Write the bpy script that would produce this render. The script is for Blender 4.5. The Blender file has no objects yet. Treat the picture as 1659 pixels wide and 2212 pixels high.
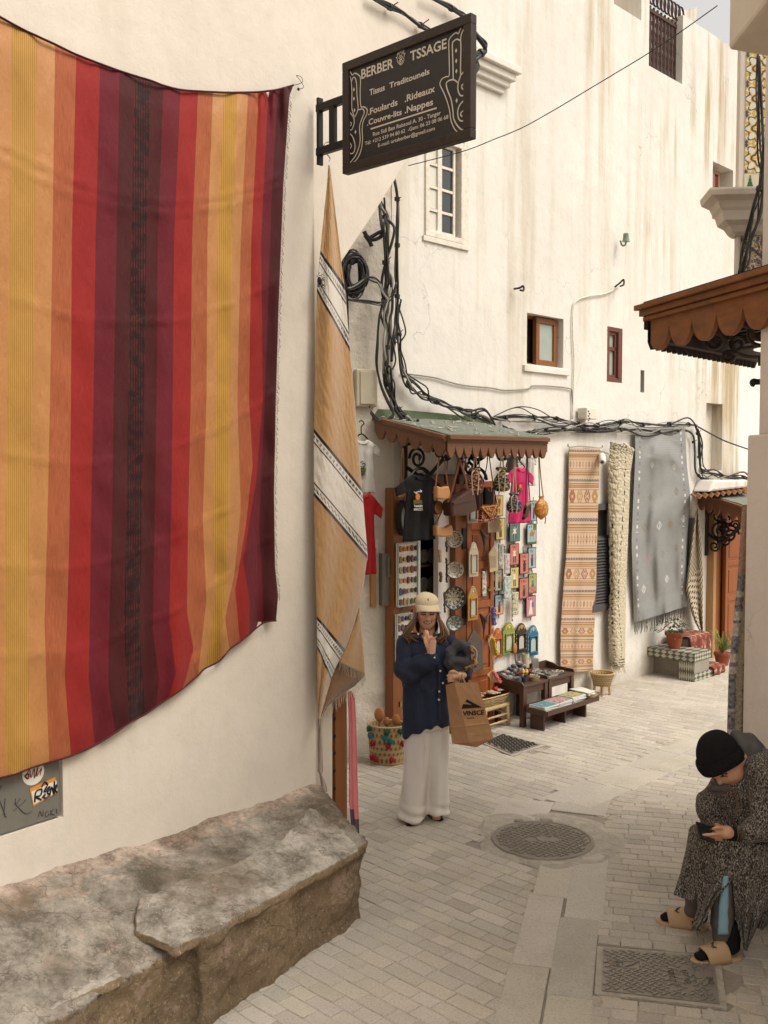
import bpy, math, random
from math import sin, cos, pi, radians as R, tan, atan, atan2, sqrt, exp
from mathutils import Vector, Matrix, noise, Euler
random.seed(7)
sc = bpy.context.scene
COL = sc.collection
# ---------------------------------------------------------------- camera, sky, sun, exposure
HC = 2.6; F = 2150.0; CU = 829.5; CV = 1106.0; PITCH = atan(106.0/F)
cam = bpy.data.objects.new('camera', bpy.data.cameras.new('camera')); COL.objects.link(cam)
cam.data.sensor_fit = 'HORIZONTAL'; cam.data.sensor_width = 24; cam.data.lens = 24*F/1659.0
cam.data.clip_end = 400; cam.data.clip_start = .05
cam.location = (0, 0, HC); cam.rotation_euler = (pi/2-PITCH, 0, 0); sc.camera = cam
SUN_EL, SUN_AZ = 54.0, 116.0            # azimuth clockwise from +Y
w = bpy.data.worlds.new("World"); sc.world = w; w.use_nodes = True
nt = w.node_tree; nt.nodes.clear()
sky = nt.nodes.new('ShaderNodeTexSky'); sky.sky_type = 'NISHITA'; sky.sun_disc = False
sky.sun_elevation = R(SUN_EL); sky.sun_rotation = R(SUN_AZ); sky.dust_density = 6; sky.air_density = 1.2
hs = nt.nodes.new('ShaderNodeHueSaturation'); hs.inputs['Saturation'].default_value = .06; hs.inputs['Value'].default_value = 1.45
mx = nt.nodes.new('ShaderNodeMix'); mx.data_type = 'RGBA'; mx.blend_type = 'MULTIPLY'; mx.inputs[0].default_value = 1
mx.inputs[7].default_value = (1.0, .965, .915, 1)
bg = nt.nodes.new('ShaderNodeBackground'); bg.inputs[1].default_value = .15
wo = nt.nodes.new('ShaderNodeOutputWorld')
nt.links.new(sky.outputs[0], hs.inputs['Color']); nt.links.new(hs.outputs[0], mx.inputs[6])
nt.links.new(mx.outputs[2], bg.inputs[0]); nt.links.new(bg.outputs[0], wo.inputs[0])
sun = bpy.data.objects.new('sun', bpy.data.lights.new('sun', 'SUN')); COL.objects.link(sun)
sun.data.energy = .9; sun.data.angle = R(17); sun.data.color = (1, .96, .91)
sd = Vector((sin(R(SUN_AZ))*cos(R(SUN_EL)), cos(R(SUN_AZ))*cos(R(SUN_EL)), sin(R(SUN_EL))))
sun.rotation_euler = sd.to_track_quat('Z', 'Y').to_euler(); sun.location = (5, 5, 20)
sc.view_settings.view_transform = 'Standard'; sc.view_settings.look = 'None'
sc.view_settings.exposure = 0.06; sc.view_settings.gamma = 1
# ---------------------------------------------------------------- helpers
def ray(u, v):
    x = (u-CU)/F; z = -(v-CV)/F
    return Vector((x, cos(PITCH)+z*sin(PITCH), z*cos(PITCH)-sin(PITCH)))
EYE = Vector((0, 0, HC))
def gp(u, v, z=0):
    d = ray(u, v); t = (z-HC)/d.z
    return EYE+d*t
def zc(ox, oy, s): return lambda x, y: ((ox+x/s)/1.507, (oy+y/s)/1.507)
zA = zc(950, 0, 2.212); zB = zc(1700, 0, 2.074); zC = zc(1000, 1000, 2.765); zD = zc(1180, 1350, 2.765)
zE = zc(1700, 1300, 2.074); zF = zc(1150, 1850, 3.318); zG = zc(1500, 1900, 3.318); zH = zc(2050, 2250, 2.2111)
zK = zc(0, 2400, 1.327); zL = zc(1100, 2400, 1.185); zM = zc(1000, 2000, 2.765)
zN = zc(2050, 800, 2.458); zO = zc(1100, 25, 3.607); zP = zc(1600, 900, 2.765)
class Fr:   # local frame: x to the right along azimuth az, y away (into a wall), z up
    def __init__(s, p, az):
        s.p = Vector((p[0], p[1], p[2] if len(p) > 2 else 0)); s.az = az; s.rot = R(90-az)
        s.M = Matrix.Translation(s.p) @ Matrix.Rotation(s.rot, 4, 'Z'); s.I = s.M.inverted()
    def l(s, u, v, y=0):
        o = s.I @ EYE; d = s.I.to_3x3() @ ray(u, v); t = (y-o.y)/d.y
        return o+d*t
    def at(s, x, y=0, z=0): return Fr(s.M @ Vector((x, y, z)), s.az)
    def px(s, u, v, y=0):   # new frame whose origin is that pixel on the plane y
        return Fr(s.M @ s.l(u, v, y), s.az)
    def w2l(s, p): return s.I @ Vector(p)
WORLD = Fr((0, 0, 0), 90)
def hexc(h): return tuple((lambda c: c/12.92 if c <= .04045 else ((c+.055)/1.055)**2.4)(int(h[i:i+2], 16)/255) for i in (0, 2, 4))
def N3(p, s=1, seed=0): return noise.noise(Vector((p[0]*s+seed*17.3, p[1]*s-seed*9.1, p[2]*s+seed*5.7)))
def lerp(a, b, t): return a+(b-a)*t
def interp(tab, t):   # tab: sorted [(t, a, b..)]
    if t <= tab[0][0]: return tab[0][1:]
    for i in range(len(tab)-1):
        if t <= tab[i+1][0]:
            k = (t-tab[i][0])/(tab[i+1][0]-tab[i][0]); return tuple(lerp(a, b, k) for a, b in zip(tab[i][1:], tab[i+1][1:]))
    return tab[-1][1:]
def smooth_path(pts, n=6):
    pts = [Vector(p) for p in pts]; out = []
    for i in range(len(pts)-1):
        p0 = pts[max(i-1, 0)]; p1 = pts[i]; p2 = pts[i+1]; p3 = pts[min(i+2, len(pts)-1)]
        for k in range(n):
            t = k/n; out.append(.5*((2*p1)+(p2-p0)*t+(2*p0-5*p1+4*p2-p3)*t*t+(3*p1-3*p2+p3-p0)*t*t*t))
    out.append(pts[-1]); return out
class MB:
    def __init__(s): s.v = []; s.f = []; s.c = []; s.uv = {}; s.cur = (1, 1, 1)
    def add(s, vs, fs, cols=None):
        b = len(s.v); s.v += [tuple(p) for p in vs]; s.f += [tuple(i+b for i in f) for f in fs]
        s.c += (cols if cols else [s.cur]*len(vs)); return s
    def box(s, x0, x1, y0, y1, z0, z1):
        return s.add([(x0,y0,z0),(x1,y0,z0),(x1,y1,z0),(x0,y1,z0),(x0,y0,z1),(x1,y0,z1),(x1,y1,z1),(x0,y1,z1)],
                     [(0,3,2,1),(4,5,6,7),(0,1,5,4),(1,2,6,5),(2,3,7,6),(3,0,4,7)])
    def obox(s, c, size, rot=(0,0,0)):
        m = Euler(rot).to_matrix(); c = Vector(c); hx, hy, hz = (k/2 for k in size)
        return s.add([c+m@Vector((a*hx,b*hy,d*hz)) for a,b,d in [(-1,-1,-1),(1,-1,-1),(1,1,-1),(-1,1,-1),(-1,-1,1),(1,-1,1),(1,1,1),(-1,1,1)]],
                     [(0,3,2,1),(4,5,6,7),(0,1,5,4),(1,2,6,5),(2,3,7,6),(3,0,4,7)])
    def beam(s, a, b, w, h):   # bar from a to b
        a = Vector(a); b = Vector(b); d = (b-a); L = d.length; q = d.to_track_quat('Y', 'Z').to_matrix(); c = (a+b)/2
        return s.add([c+q@Vector((i*w/2,j*L/2,k*h/2)) for i,j,k in [(-1,-1,-1),(1,-1,-1),(1,1,-1),(-1,1,-1),(-1,-1,1),(1,-1,1),(1,1,1),(-1,1,1)]],
                     [(0,3,2,1),(4,5,6,7),(0,1,5,4),(1,2,6,5),(2,3,7,6),(3,0,4,7)])
    def prism(s, pts, y0, y1):   # pts (x,z) polygon, extruded in y
        n = len(pts)
        return s.add([(x,y0,z) for x,z in pts]+[(x,y1,z) for x,z in pts],
                     [tuple(range(n)), tuple(range(2*n-1, n-1, -1))]+[(i, i+n, (i+1)%n+n, (i+1)%n) for i in range(n)])
    def zprism(s, pts, z0, z1):  # pts (x,y)
        n = len(pts)
        return s.add([(x,y,z0) for x,y in pts]+[(x,y,z1) for x,y in pts],
                     [tuple(range(n-1,-1,-1)), tuple(range(n, 2*n))]+[(i, (i+1)%n, (i+1)%n+n, i+n) for i in range(n)])
    def tube(s, pts, r, n=6, flat=1):
        pts = [Vector(p) for p in pts]; m = len(pts); vs = []; fs = []; up = Vector((0, 0, 1))
        prev = None
        for i, p in enumerate(pts):
            d = (pts[min(i+1, m-1)]-pts[max(i-1, 0)])
            if d.length < 1e-9: d = Vector((0, 0, 1))
            d.normalize()
            if prev is None: a = d.cross(up if abs(d.z) < .95 else Vector((0, 1, 0))).normalized()
            else:
                a = prev-d*prev.dot(d)
                a = a.normalized() if a.length > 1e-6 else prev
            prev = a; b = d.cross(a); rr = r[i] if isinstance(r, (list, tuple)) else r
            vs += [p+(a*cos(2*pi*k/n)+b*sin(2*pi*k/n)*flat)*rr for k in range(n)]
        for i in range(m-1):
            fs += [(i*n+k, i*n+(k+1)%n, (i+1)*n+(k+1)%n, (i+1)*n+k) for k in range(n)]
        fs += [tuple(range(n-1, -1, -1)), tuple(range((m-1)*n, m*n))]
        return s.add(vs, fs)
    def lathe(s, prof, n=24, axis='z', c=(0, 0, 0), cols=None, jit=0):
        c = Vector(c); vs = []; fs = []; m = len(prof); cc = []
        for i, (r, z) in enumerate(prof):
            for k in range(n):
                a = 2*pi*k/n
                x, y = r*cos(a), r*sin(a)
                vs.append(c+(Vector((x, y, z)) if axis == 'z' else Vector((x, -z, y)) if axis == 'y' else Vector((z, x, y))))
                cc.append(cols[i] if cols else s.cur)
        for i in range(m-1): fs += [(i*n+k, i*n+(k+1)%n, (i+1)*n+(k+1)%n, (i+1)*n+k) for k in range(n)]
        return s.add(vs, fs, cc)
    def ell(s, c, r, n=12, m=8, rot=None):
        c = Vector(c); r = (r, r, r) if not isinstance(r, (tuple, list)) else r; vs = []; fs = []
        q = Euler(rot).to_matrix() if rot else Matrix.Identity(3)
        for i in range(m+1):
            t = pi*i/m
            for k in range(n):
                a = 2*pi*k/n; vs.append(c+q@Vector((r[0]*sin(t)*cos(a), r[1]*sin(t)*sin(a), r[2]*cos(t))))
        for i in range(m): fs += [(i*n+k, (i+1)*n+k, (i+1)*n+(k+1)%n, i*n+(k+1)%n) for k in range(n)]
        return s.add(vs, fs)
    def cap(s, a, b, r0, r1, n=10, flat=1.0):   # tapered capsule
        a = Vector(a); b = Vector(b); d = b-a; L = max(d.length, 1e-6); pr = []
        for i in range(5): t = pi/2*(1-i/4); pr.append((a-d/L*r0*sin(t), r0*cos(t)+1e-4))
        for i in range(5): t = pi/2*i/4; pr.append((b+d/L*r1*sin(t), r1*cos(t)+1e-4))
        return s.tube([p for p, _ in pr], [q for _, q in pr], n, flat)
    def loft(s, rings, closed=True, caps=True):
        n = len(rings[0]); m = len(rings); vs = [p for r in rings for p in r]; fs = []
        for i in range(m-1):
            for k in range(n if closed else n-1): fs.append((i*n+k, i*n+(k+1)%n, (i+1)*n+(k+1)%n, (i+1)*n+k))
        if caps and closed: fs += [tuple(range(n-1, -1, -1)), tuple(range((m-1)*n, m*n))]
        return s.add(vs, fs)
    def grid(s, fn, nu, nv, col=None):
        vs = []; cc = []; uv0 = len(s.v)
        for j in range(nv+1):
            for i in range(nu+1):
                a, b = i/nu, j/nv; vs.append(fn(a, b)); s.uv[uv0+len(vs)-1] = (a, b)
                cc.append(col(a, b) if col else s.cur)
        fs = [(j*(nu+1)+i, (j+1)*(nu+1)+i, (j+1)*(nu+1)+i+1, j*(nu+1)+i+1) for j in range(nv) for i in range(nu)]
        return s.add(vs, fs, cc)
    def mesh(s, name):
        me = bpy.data.meshes.new(name); me.from_pydata(s.v, [], s.f); me.update()
        if any(c != (1, 1, 1) for c in s.c):
            at = me.color_attributes.new('Col', 'FLOAT_COLOR', 'POINT')
            fl = []
            for c in s.c: fl += [c[0], c[1], c[2], 1]
            at.data.foreach_set('color', fl)
        if s.uv:
            ul = me.uv_layers.new(name='UVMap'); 
            for lp in me.loops: ul.data[lp.index].uv = s.uv.get(lp.vertex_index, (0, 0))
        return me
    def build(s, name, mat, parent=None, fr=None, smooth=False, bev=0, solid=0, sub=0, me=None):
        me = me or s.mesh(name); me.materials.append(mat)
        if smooth: me.polygons.foreach_set('use_smooth', [True]*len(me.polygons))
        o = bpy.data.objects.new(name, me); COL.objects.link(o)
        if parent: o.parent = parent
        elif fr: o.location = fr.p; o.rotation_euler = (0, 0, fr.rot)
        if solid: m = o.modifiers.new('thick', 'SOLIDIFY'); m.thickness = solid; m.offset = 0
        if bev: m = o.modifiers.new('edge', 'BEVEL'); m.width = bev; m.segments = 2; m.limit_method = 'ANGLE'
        if sub: m = o.modifiers.new('sub', 'SUBSURF'); m.levels = sub; m.render_levels = sub
        return o
def remesh(mb, voxel, smooth=4, disp=None, name='m', dec=0):
    me = bpy.data.meshes.new(name); me.from_pydata(mb.v, [], mb.f); me.update()
    o = bpy.data.objects.new('tmp', me); COL.objects.link(o)
    m = o.modifiers.new('r', 'REMESH'); m.mode = 'VOXEL'; m.voxel_size = voxel
    if smooth: m = o.modifiers.new('s', 'SMOOTH'); m.iterations = smooth; m.factor = .6
    dg = bpy.context.evaluated_depsgraph_get(); dg.update()
    r = bpy.data.meshes.new_from_object(o.evaluated_get(dg)); bpy.data.objects.remove(o); r.name = name
    if disp:
        nn = [v.normal.copy() for v in r.vertices]
        for v, n in zip(r.vertices, nn): v.co = disp(v.co, n)
        r.update()
    r.materials.clear()
    return r
def colour(me, fn):
    at = me.color_attributes.new('Col', 'FLOAT_COLOR', 'POINT'); fl = []
    for v in me.vertices: c = fn(v.co, v.normal); fl += [c[0], c[1], c[2], 1]
    at.data.foreach_set('color', fl); return me
def tag(o, label=None, cat=None, group=None, kind=None):
    if label: o['label'] = label
    if cat: o['category'] = cat
    if group: o['group'] = group
    if kind: o['kind'] = kind
    return o
def thing(name, label, cat, fr, group=None):
    o = bpy.data.objects.new(name, None); COL.objects.link(o); o.location = fr.p; o.rotation_euler = (0, 0, fr.rot)
    o.empty_display_size = .1
    return tag(o, label, cat, group)
def dup(o, parent=None):
    c = o.copy(); COL.objects.link(c); c.parent = parent
    for ch in [x for x in bpy.data.objects if x.parent == o]: dup(ch, c)
    return c
def text_into(mb, body, p0, p1, h, y, depth=.004, bold=0.0, slant=0):
    """text from local p0 to p1 (x,z baseline), cap height h, front at y"""
    cu = bpy.data.curves.new('t', 'FONT'); cu.body = body; cu.size = 1; cu.extrude = 0; cu.offset = bold; cu.resolution_u = 3
    o = bpy.data.objects.new('t', cu); COL.objects.link(o); dg = bpy.context.evaluated_depsgraph_get(); dg.update()
    me = bpy.data.meshes.new_from_object(o.evaluated_get(dg)); bpy.data.objects.remove(o)
    xs = [v.co.x for v in me.vertices]; x0, x1 = min(xs), max(xs)
    L = sqrt((p1[0]-p0[0])**2+(p1[1]-p0[1])**2); sx = L/(x1-x0); sz = h/.72
    dx, dz = (p1[0]-p0[0])/L, (p1[1]-p0[1])/L
    vs = []
    for v in me.vertices:
        a = (v.co.x-x0)*sx; b = v.co.y*sz; vs.append((p0[0]+a*dx-b*dz*0, y, p0[1]+a*dz+b))
    mb.add(vs, [tuple(p.vertices) for p in me.polygons]); bpy.data.meshes.remove(me)
# ---------------------------------------------------------------- materials
def nodes(name):
    m = bpy.data.materials.new(name); m.use_nodes = True; t = m.node_tree; b = t.nodes['Principled BSDF']; return m, t, b
def nd(t, typ, **kw):
    n = t.nodes.new(typ)
    for k, v in kw.items():
        if k in n.inputs: n.inputs[k].default_value = v
        else: setattr(n, k, v)
    return n
def tex_noise(t, co, scale, detail=4, rough=.55, stretch=None):
    n = nd(t, 'ShaderNodeTexNoise'); n.inputs['Scale'].default_value = scale; n.inputs['Detail'].default_value = detail; n.inputs['Roughness'].default_value = rough
    if stretch:
        mp = nd(t, 'ShaderNodeMapping'); mp.inputs['Scale'].default_value = stretch; t.links.new(co, mp.inputs['Vector']); t.links.new(mp.outputs[0], n.inputs['Vector'])
    else: t.links.new(co, n.inputs['Vector'])
    return n.outputs['Fac']
def ramp(t, fac, stops, interp='LINEAR'):
    r = nd(t, 'ShaderNodeValToRGB'); r.color_ramp.interpolation = interp; e = r.color_ramp.elements
    while len(e) < len(stops): e.new(.5)
    for el, (p, c) in zip(e, stops): el.position = p; el.color = (c, c, c, 1) if not isinstance(c, tuple) else (*c[:3], 1)
    t.links.new(fac, r.inputs[0]); return r.outputs[0]
def mix(t, fac, a, b, mode='MIX'):
    m = nd(t, 'ShaderNodeMix'); m.data_type = 'RGBA'; m.blend_type = mode
    for idx, x in ((0, fac), (6, a), (7, b)):
        if isinstance(x, (int, float)): m.inputs[idx].default_value = x if idx == 0 else (x, x, x, 1)
        elif isinstance(x, tuple): m.inputs[idx].default_value = (*x[:3], 1)
        else: t.links.new(x, m.inputs[idx])
    return m.outputs[2]
def bumpit(t, b, h, strength, dist=.01, prev=None):
    n = nd(t, 'ShaderNodeBump'); n.inputs['Strength'].default_value = strength; n.inputs['Distance'].default_value = dist
    t.links.new(h, n.inputs['Height'])
    if prev: t.links.new(prev, n.inputs['Normal'])
    t.links.new(n.outputs[0], b.inputs['Normal']); return n.outputs[0]
def wcoord(t):
    g = nd(t, 'ShaderNodeNewGeometry'); return g.outputs['Position']
MC = {}
def mat(name, col, rough=.8, var=.12, vs=4, bump=.25, bs=60, metal=0, spec=.3, bd=.004, stretch=None, dirt=0):
    if name in MC: return MC[name]
    m, t, b = nodes(name); tc = nd(t, 'ShaderNodeTexCoord').outputs['Object']
    col = hexc(col) if isinstance(col, str) else col
    lo = tuple(c*(1-var) for c in col); hi = tuple(min(1, c*(1+var)) for c in col)
    c = mix(t, tex_noise(t, tc, vs, 5, .6, stretch), lo, hi)
    if dirt: c = mix(t, ramp(t, tex_noise(t, tc, vs*2.3, 6, .7), [(.45, 0.0), (.75, dirt)]), c, (.09, .07, .05))
    t.links.new(c, b.inputs['Base Color']); b.inputs['Roughness'].default_value = rough; b.inputs['Metallic'].default_value = metal
    b.inputs['Specular IOR Level'].default_value = spec
    if bump: bumpit(t, b, tex_noise(t, tc, bs, 4, .6, stretch), bump, bd)
    MC[name] = m; return m
def cmat(name, rough=.85, bump=.3, bs=120, bd=.003, spec=.2, metal=0, sheen=0):   # colours come from the mesh's own pattern
    if name in MC: return MC[name]
    m, t, b = nodes(name); tc = nd(t, 'ShaderNodeTexCoord').outputs['Object']
    a = nd(t, 'ShaderNodeAttribute'); a.attribute_name = 'Col'
    c = mix(t, tex_noise(t, tc, bs*.5, 3), 0.82, 1.1); c = mix(t, 1.0, a.outputs['Color'], c, 'MULTIPLY')
    t.links.new(c, b.inputs['Base Color']); b.inputs['Roughness'].default_value = rough; b.inputs['Specular IOR Level'].default_value = spec
    b.inputs['Metallic'].default_value = metal
    if sheen: b.inputs['Sheen Weight'].default_value = sheen
    bumpit(t, b, tex_noise(t, tc, bs, 3), bump, bd); MC[name] = m; return m
def plaster(name, col, dirt=.4, streak=.4, rough_b=.5, stain=(.42, .33, .2), crack=.4, xr=None):
    m, t, b = nodes(name); p = wcoord(t); col = hexc(col)
    c = mix(t, tex_noise(t, p, .9, 6, .6), tuple(x*.82 for x in col), tuple(min(1, x*1.08) for x in col))
    c = mix(t, ramp(t, tex_noise(t, p, 6, 8, .7), [(.46, 0.0), (.75, .4)]), c, tuple(x*.76 for x in col))
    st = ramp(t, tex_noise(t, p, 1.0, 6, .65, (3.2, 3.2, .22)), [(.48, 0.0), (.64, 1.0)])
    big = ramp(t, tex_noise(t, p, .45, 3, .5), [(.38, 0.0), (.6, 1.0)])
    k = mix(t, 1.0, st, big, 'MULTIPLY'); k = mix(t, 1.0, k, streak*.95, 'MULTIPLY')
    if xr:
        sx_ = nd(t, 'ShaderNodeSeparateXYZ'); t.links.new(p, sx_.inputs[0]); mr = nd(t, 'ShaderNodeMapRange'); mr.inputs['From Min'].default_value = xr[0]; mr.inputs['From Max'].default_value = xr[1]; mr.inputs['To Min'].default_value = .3; mr.inputs['To Max'].default_value = 1.0; t.links.new(sx_.outputs['X'], mr.inputs['Value']); k = mix(t, 1.0, k, mr.outputs[0], 'MULTIPLY')
    c = mix(t, k, c, stain)
    k2 = ramp(t, tex_noise(t, p, 14, 8, .75, (1, 1, .4)), [(.62, 0.0), (.78, dirt)])
    c = mix(t, k2, c, tuple(x*.45 for x in col))
    cr = nd(t, 'ShaderNodeTexVoronoi'); cr.feature = 'DISTANCE_TO_EDGE'; cr.inputs['Scale'].default_value = .55
    ds = nd(t, 'ShaderNodeTexNoise'); ds.inputs['Scale'].default_value = 2.2; ds.inputs['Detail'].default_value = 6; t.links.new(p, ds.inputs['Vector'])
    va = nd(t, 'ShaderNodeVectorMath'); va.operation = 'MULTIPLY_ADD'; va.inputs[1].default_value = (1.1, 1.1, 1.1); t.links.new(ds.outputs['Color'], va.inputs[0]); t.links.new(p, va.inputs[2])
    t.links.new(va.outputs[0], cr.inputs['Vector'])
    ck = ramp(t, cr.outputs['Distance'], [(0, crack), (.004, 0.0)])
    ck = mix(t, 1.0, ck, ramp(t, tex_noise(t, p, .7, 2), [(.5, 0.0), (.6, 1.0)]), 'MULTIPLY')
    c = mix(t, ck, c, tuple(x*.4 for x in col))
    sz = nd(t, 'ShaderNodeSeparateXYZ'); t.links.new(p, sz.inputs[0]); hz_ = nd(t, 'ShaderNodeMath'); hz_.operation = 'MULTIPLY_ADD'; hz_.inputs[1].default_value = -.9; t.links.new(sz.outputs['Z'], hz_.inputs[0]); t.links.new(tex_noise(t, p, 3.5, 7, .7), hz_.inputs[2])
    c = mix(t, ramp(t, hz_.outputs[0], [(.18, 0.0), (.55, .55)]), c, (.30, .24, .17))
    t.links.new(c, b.inputs['Base Color']); b.inputs['Roughness'].default_value = .92; b.inputs['Specular IOR Level'].default_value = .15
    n1 = bumpit(t, b, tex_noise(t, p, 3.5, 8, .62), rough_b, .05)
    bumpit(t, b, tex_noise(t, p, 70, 5, .7), .35, .004, n1)
    return m
# ================================================================ setting
FW = Fr((2.41, 11.25, 0), 44.3)      # far wall, x along it, its face on y=0
LW = Fr((-.43, 6.2, 0), 38)          # near left wall, ends at x=0
SHOPZ = 2.35
def wall(mb, x0, x1, z0, z1, thick, holes):
    xs = sorted({x0, x1}|{k for h in holes for k in h[:2] if x0 < k < x1}); zs = sorted({z0, z1}|{k for h in holes for k in h[2:4] if z0 < k < z1})
    inh = lambda x, z: any(h[0] < x < h[1] and h[2] < z < h[3] for h in holes)
    for i in range(len(xs)-1):
        for j in range(len(zs)-1):
            if not inh((xs[i]+xs[i+1])/2, (zs[j]+zs[j+1])/2):
                a, b, c, d = xs[i], xs[i+1], zs[j], zs[j+1]
                mb.add([(a,0,c),(b,0,c),(b,0,d),(a,0,d)], [(0,1,2,3)])
                mb.add([(a,thick,c),(b,thick,c),(b,thick,d),(a,thick,d)], [(3,2,1,0)])
    for h in holes:
        a, b, c, d = max(h[0], x0), min(h[1], x1), max(h[2], z0), min(h[3], z1); t = h[4]
        mb.add([(a,0,c),(a,t,c),(a,t,d),(a,0,d)], [(0,1,2,3)]); mb.add([(b,0,c),(b,t,c),(b,t,d),(b,0,d)], [(3,2,1,0)])
        if c > z0: mb.add([(a,0,c),(b,0,c),(b,t,c),(a,t,c)], [(0,1,2,3)])
        if d < z1: mb.add([(a,0,d),(b,0,d),(b,t,d),(a,t,d)], [(3,2,1,0)])
    mb.add([(x0,0,z1),(x1,0,z1),(x1,thick,z1),(x0,thick,z1)] if not any(h[3] >= z1 for h in holes) else [(x0,0,z1)]*4, [(0,1,2,3)])
    for x in (x0, x1): mb.add([(x,0,z0),(x,thick,z0),(x,thick,z1),(x,0,z1)], [(0,1,2,3)])
P_left = plaster('plaster_left', 'd6cbbb', .25, .2, .22, crack=0)
P_far = plaster('plaster_far', 'dcd6cb', .8, 1.5, .32, stain=(.42, .33, .20), crack=.7, xr=(1.6, 4.2))
P_rough = plaster('plaster_rough', 'ddd4c4', .5, .3, .9)
P_right = plaster('plaster_right', 'e8ded3', .5, .2, .3)
P_dist = plaster('plaster_distant', 'f2ede3', .2, .2, .3)
m_wood = mat('wood_orange', '7d4a24', .5, .35, 3, .3, 30, stretch=(9, 9, .8), spec=.4)
m_woodh = mat('wood_orange_h', '80491f', .55, .35, 3, .3, 30, stretch=(1.2, 9, 9), spec=.4)
m_woodd = mat('wood_dark', '4a3326', .45, .3, 4, .3, 40, stretch=(2, 8, 8), spec=.4)
m_iron = mat('black_iron', '221e1b', .5, .3, 20, .3, 80, metal=.5, spec=.5)
m_cable = mat('black_cable', '26231f', .55, .4, 10, 0, spec=.4)
m_cableg = mat('grey_cable', '8f8a7d', .6, .3, 10, 0, spec=.4)
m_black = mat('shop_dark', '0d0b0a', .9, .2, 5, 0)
m_green = mat('green_felt_roof', '73776a', .95, .3, 9, .7, 90, dirt=.35, bd=.01)
m_glass = mat('dusty_glass', '98a094', .18, .2, 3, 0, spec=.6)
m_glassd = mat('dark_glass', '22272a', .1, .3, 5, 0, spec=.7)
m_white = mat('white_paint_old', 'd8d0c0', .6, .15, 12, .3, 60, dirt=.3)
m_grey = mat('grey_metal', '6d6a5f', .5, .15, 6, .15, 40, spec=.45, dirt=.3)
m_concrete = mat('old_concrete', '8f877a', .95, .25, 3, .6, 30, dirt=.3, bd=.01)
# ---- left building
o = MB(); o.box(-9, 0, 0, 5, -.2, 9); lb = thing('house', 'smooth cream plastered house behind the big striped cloth', 'house', LW)
holes = [(LW.l(-600, 1700).x, LW.l(136, 1700).x, LW.l(136, 1765).z, LW.l(136, 1400).z, .035)]
o = MB(); wall(o, -5.5, 0, -.2, 8.5, .35, holes); o.build('wall', P_left, lb)
LW2 = Fr(LW.M @ Vector((-.02, .09, 0)), 38)
def l2(u, v, y=0): k = LW2.l(u, v, y); return (k.x, k.z)
pts = [(0, -.2), (l2(719, 1800)[0], -.2), l2(719, 900), l2(719, 600), l2(745, 556), l2(800, 474), l2(882, 345), l2(950, 240), l2(997, 170), (l2(997, 100)[0], 8.5), (0, 8.5)]
o = MB(); o.prism([(x-.02, z) for x, z in pts], .09, .44); o.build('side_wall', P_left, lb, bev=.01)
# ---- house above the shop (far wall)
def fz(u, v, y=0): k = FW.l(u, v, y); return k.x, k.z
def rect(z, a, b, c, d, dep):   # zoom fn, tl, tr, br, bl -> hole
    q = [fz(*z(*p)) for p in (a, b, c, d)]
    return ((q[0][0]+q[3][0])/2, (q[1][0]+q[2][0])/2, (q[2][1]+q[3][1])/2, (q[0][1]+q[1][1])/2, dep)
idn = lambda x, y: (x, y)
h_big = rect(idn, (917, 285), (1001, 312), (1001, 531), (917, 507), .1)
h_w1 = rect(idn, (1139.7, 674), (1218.9, 690.8), (1215, 795), (1136.6, 785.6), .16)
h_w2 = rect(idn, (1312.5, 705), (1346, 710), (1342.5, 827.6), (1310, 824), .12)
h_ni = rect(idn, (1383.5, 800), (1398, 800), (1398, 849), (1383.5, 847), .1)
h_tall = rect(idn, (1525, 870), (1560, 873), (1560, 1018), (1525, 1014), .16)
h_shut = rect(idn, (1539, 350), (1583, 366), (1583, 490), (1539, 472), .25)
h_louv = rect(idn, (1289, 1098), (1315, 1100), (1315, 1305), (1289, 1311), .1)
xd0, xd1 = fz(905, 1300)[0], fz(1045, 1300)[0]
h_door = (fz(908, 1300)[0], xd1-.06, .02, 2.45, .35)
h_ledge = (fz(1326, 30)[0], fz(1385, 74)[0], 7.74, 9.6, .6)
xs0 = fz(1393, 100)[0]; xs1 = fz(1401, 100)[0]; xg = fz(1474, 150)[0]
XE = fz(1598, 900)[0]
fdoor = (fz(1526, 1300)[0], fz(1612, 1300)[0], .02, 2.3, .4)
hh = thing('house', 'tall stained whitewashed house with small windows above the souvenir shop', 'house', FW)
TOP = 8.12
o = MB(); wall(o, -3.35, xs1, -.2, 10.5, .5, [h_big, h_w1, h_w2, h_ni, h_louv, h_door, h_ledge] if h_w2[1] < xs1 else [h_big])
o.build('wall', P_far, hh)
o = MB(); wall(o, xs1, XE, -.2, TOP, .5, [k for k in (h_tall, h_shut, fdoor, h_ni, h_w2) if k[0] > xs1]+[(xs1+.01, xg, 7.28, TOP+1, .5)]); o.build('wall', P_far, hh)
o = MB(); a = fz(1432, 32, .55)[0]; b = fz(1505, 12, .55)[0]
o.prism([(a-.9, 7.2), (b, 7.2), (b, fz(1503, 14, .55)[1]), (a, fz(1432, 34, .55)[1]), (a-.9, 8.2)], .55, 1.1); o.box(XE-2.2, XE, .5, 4, 0, TOP); o.build('parapet', P_far, hh)
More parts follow.
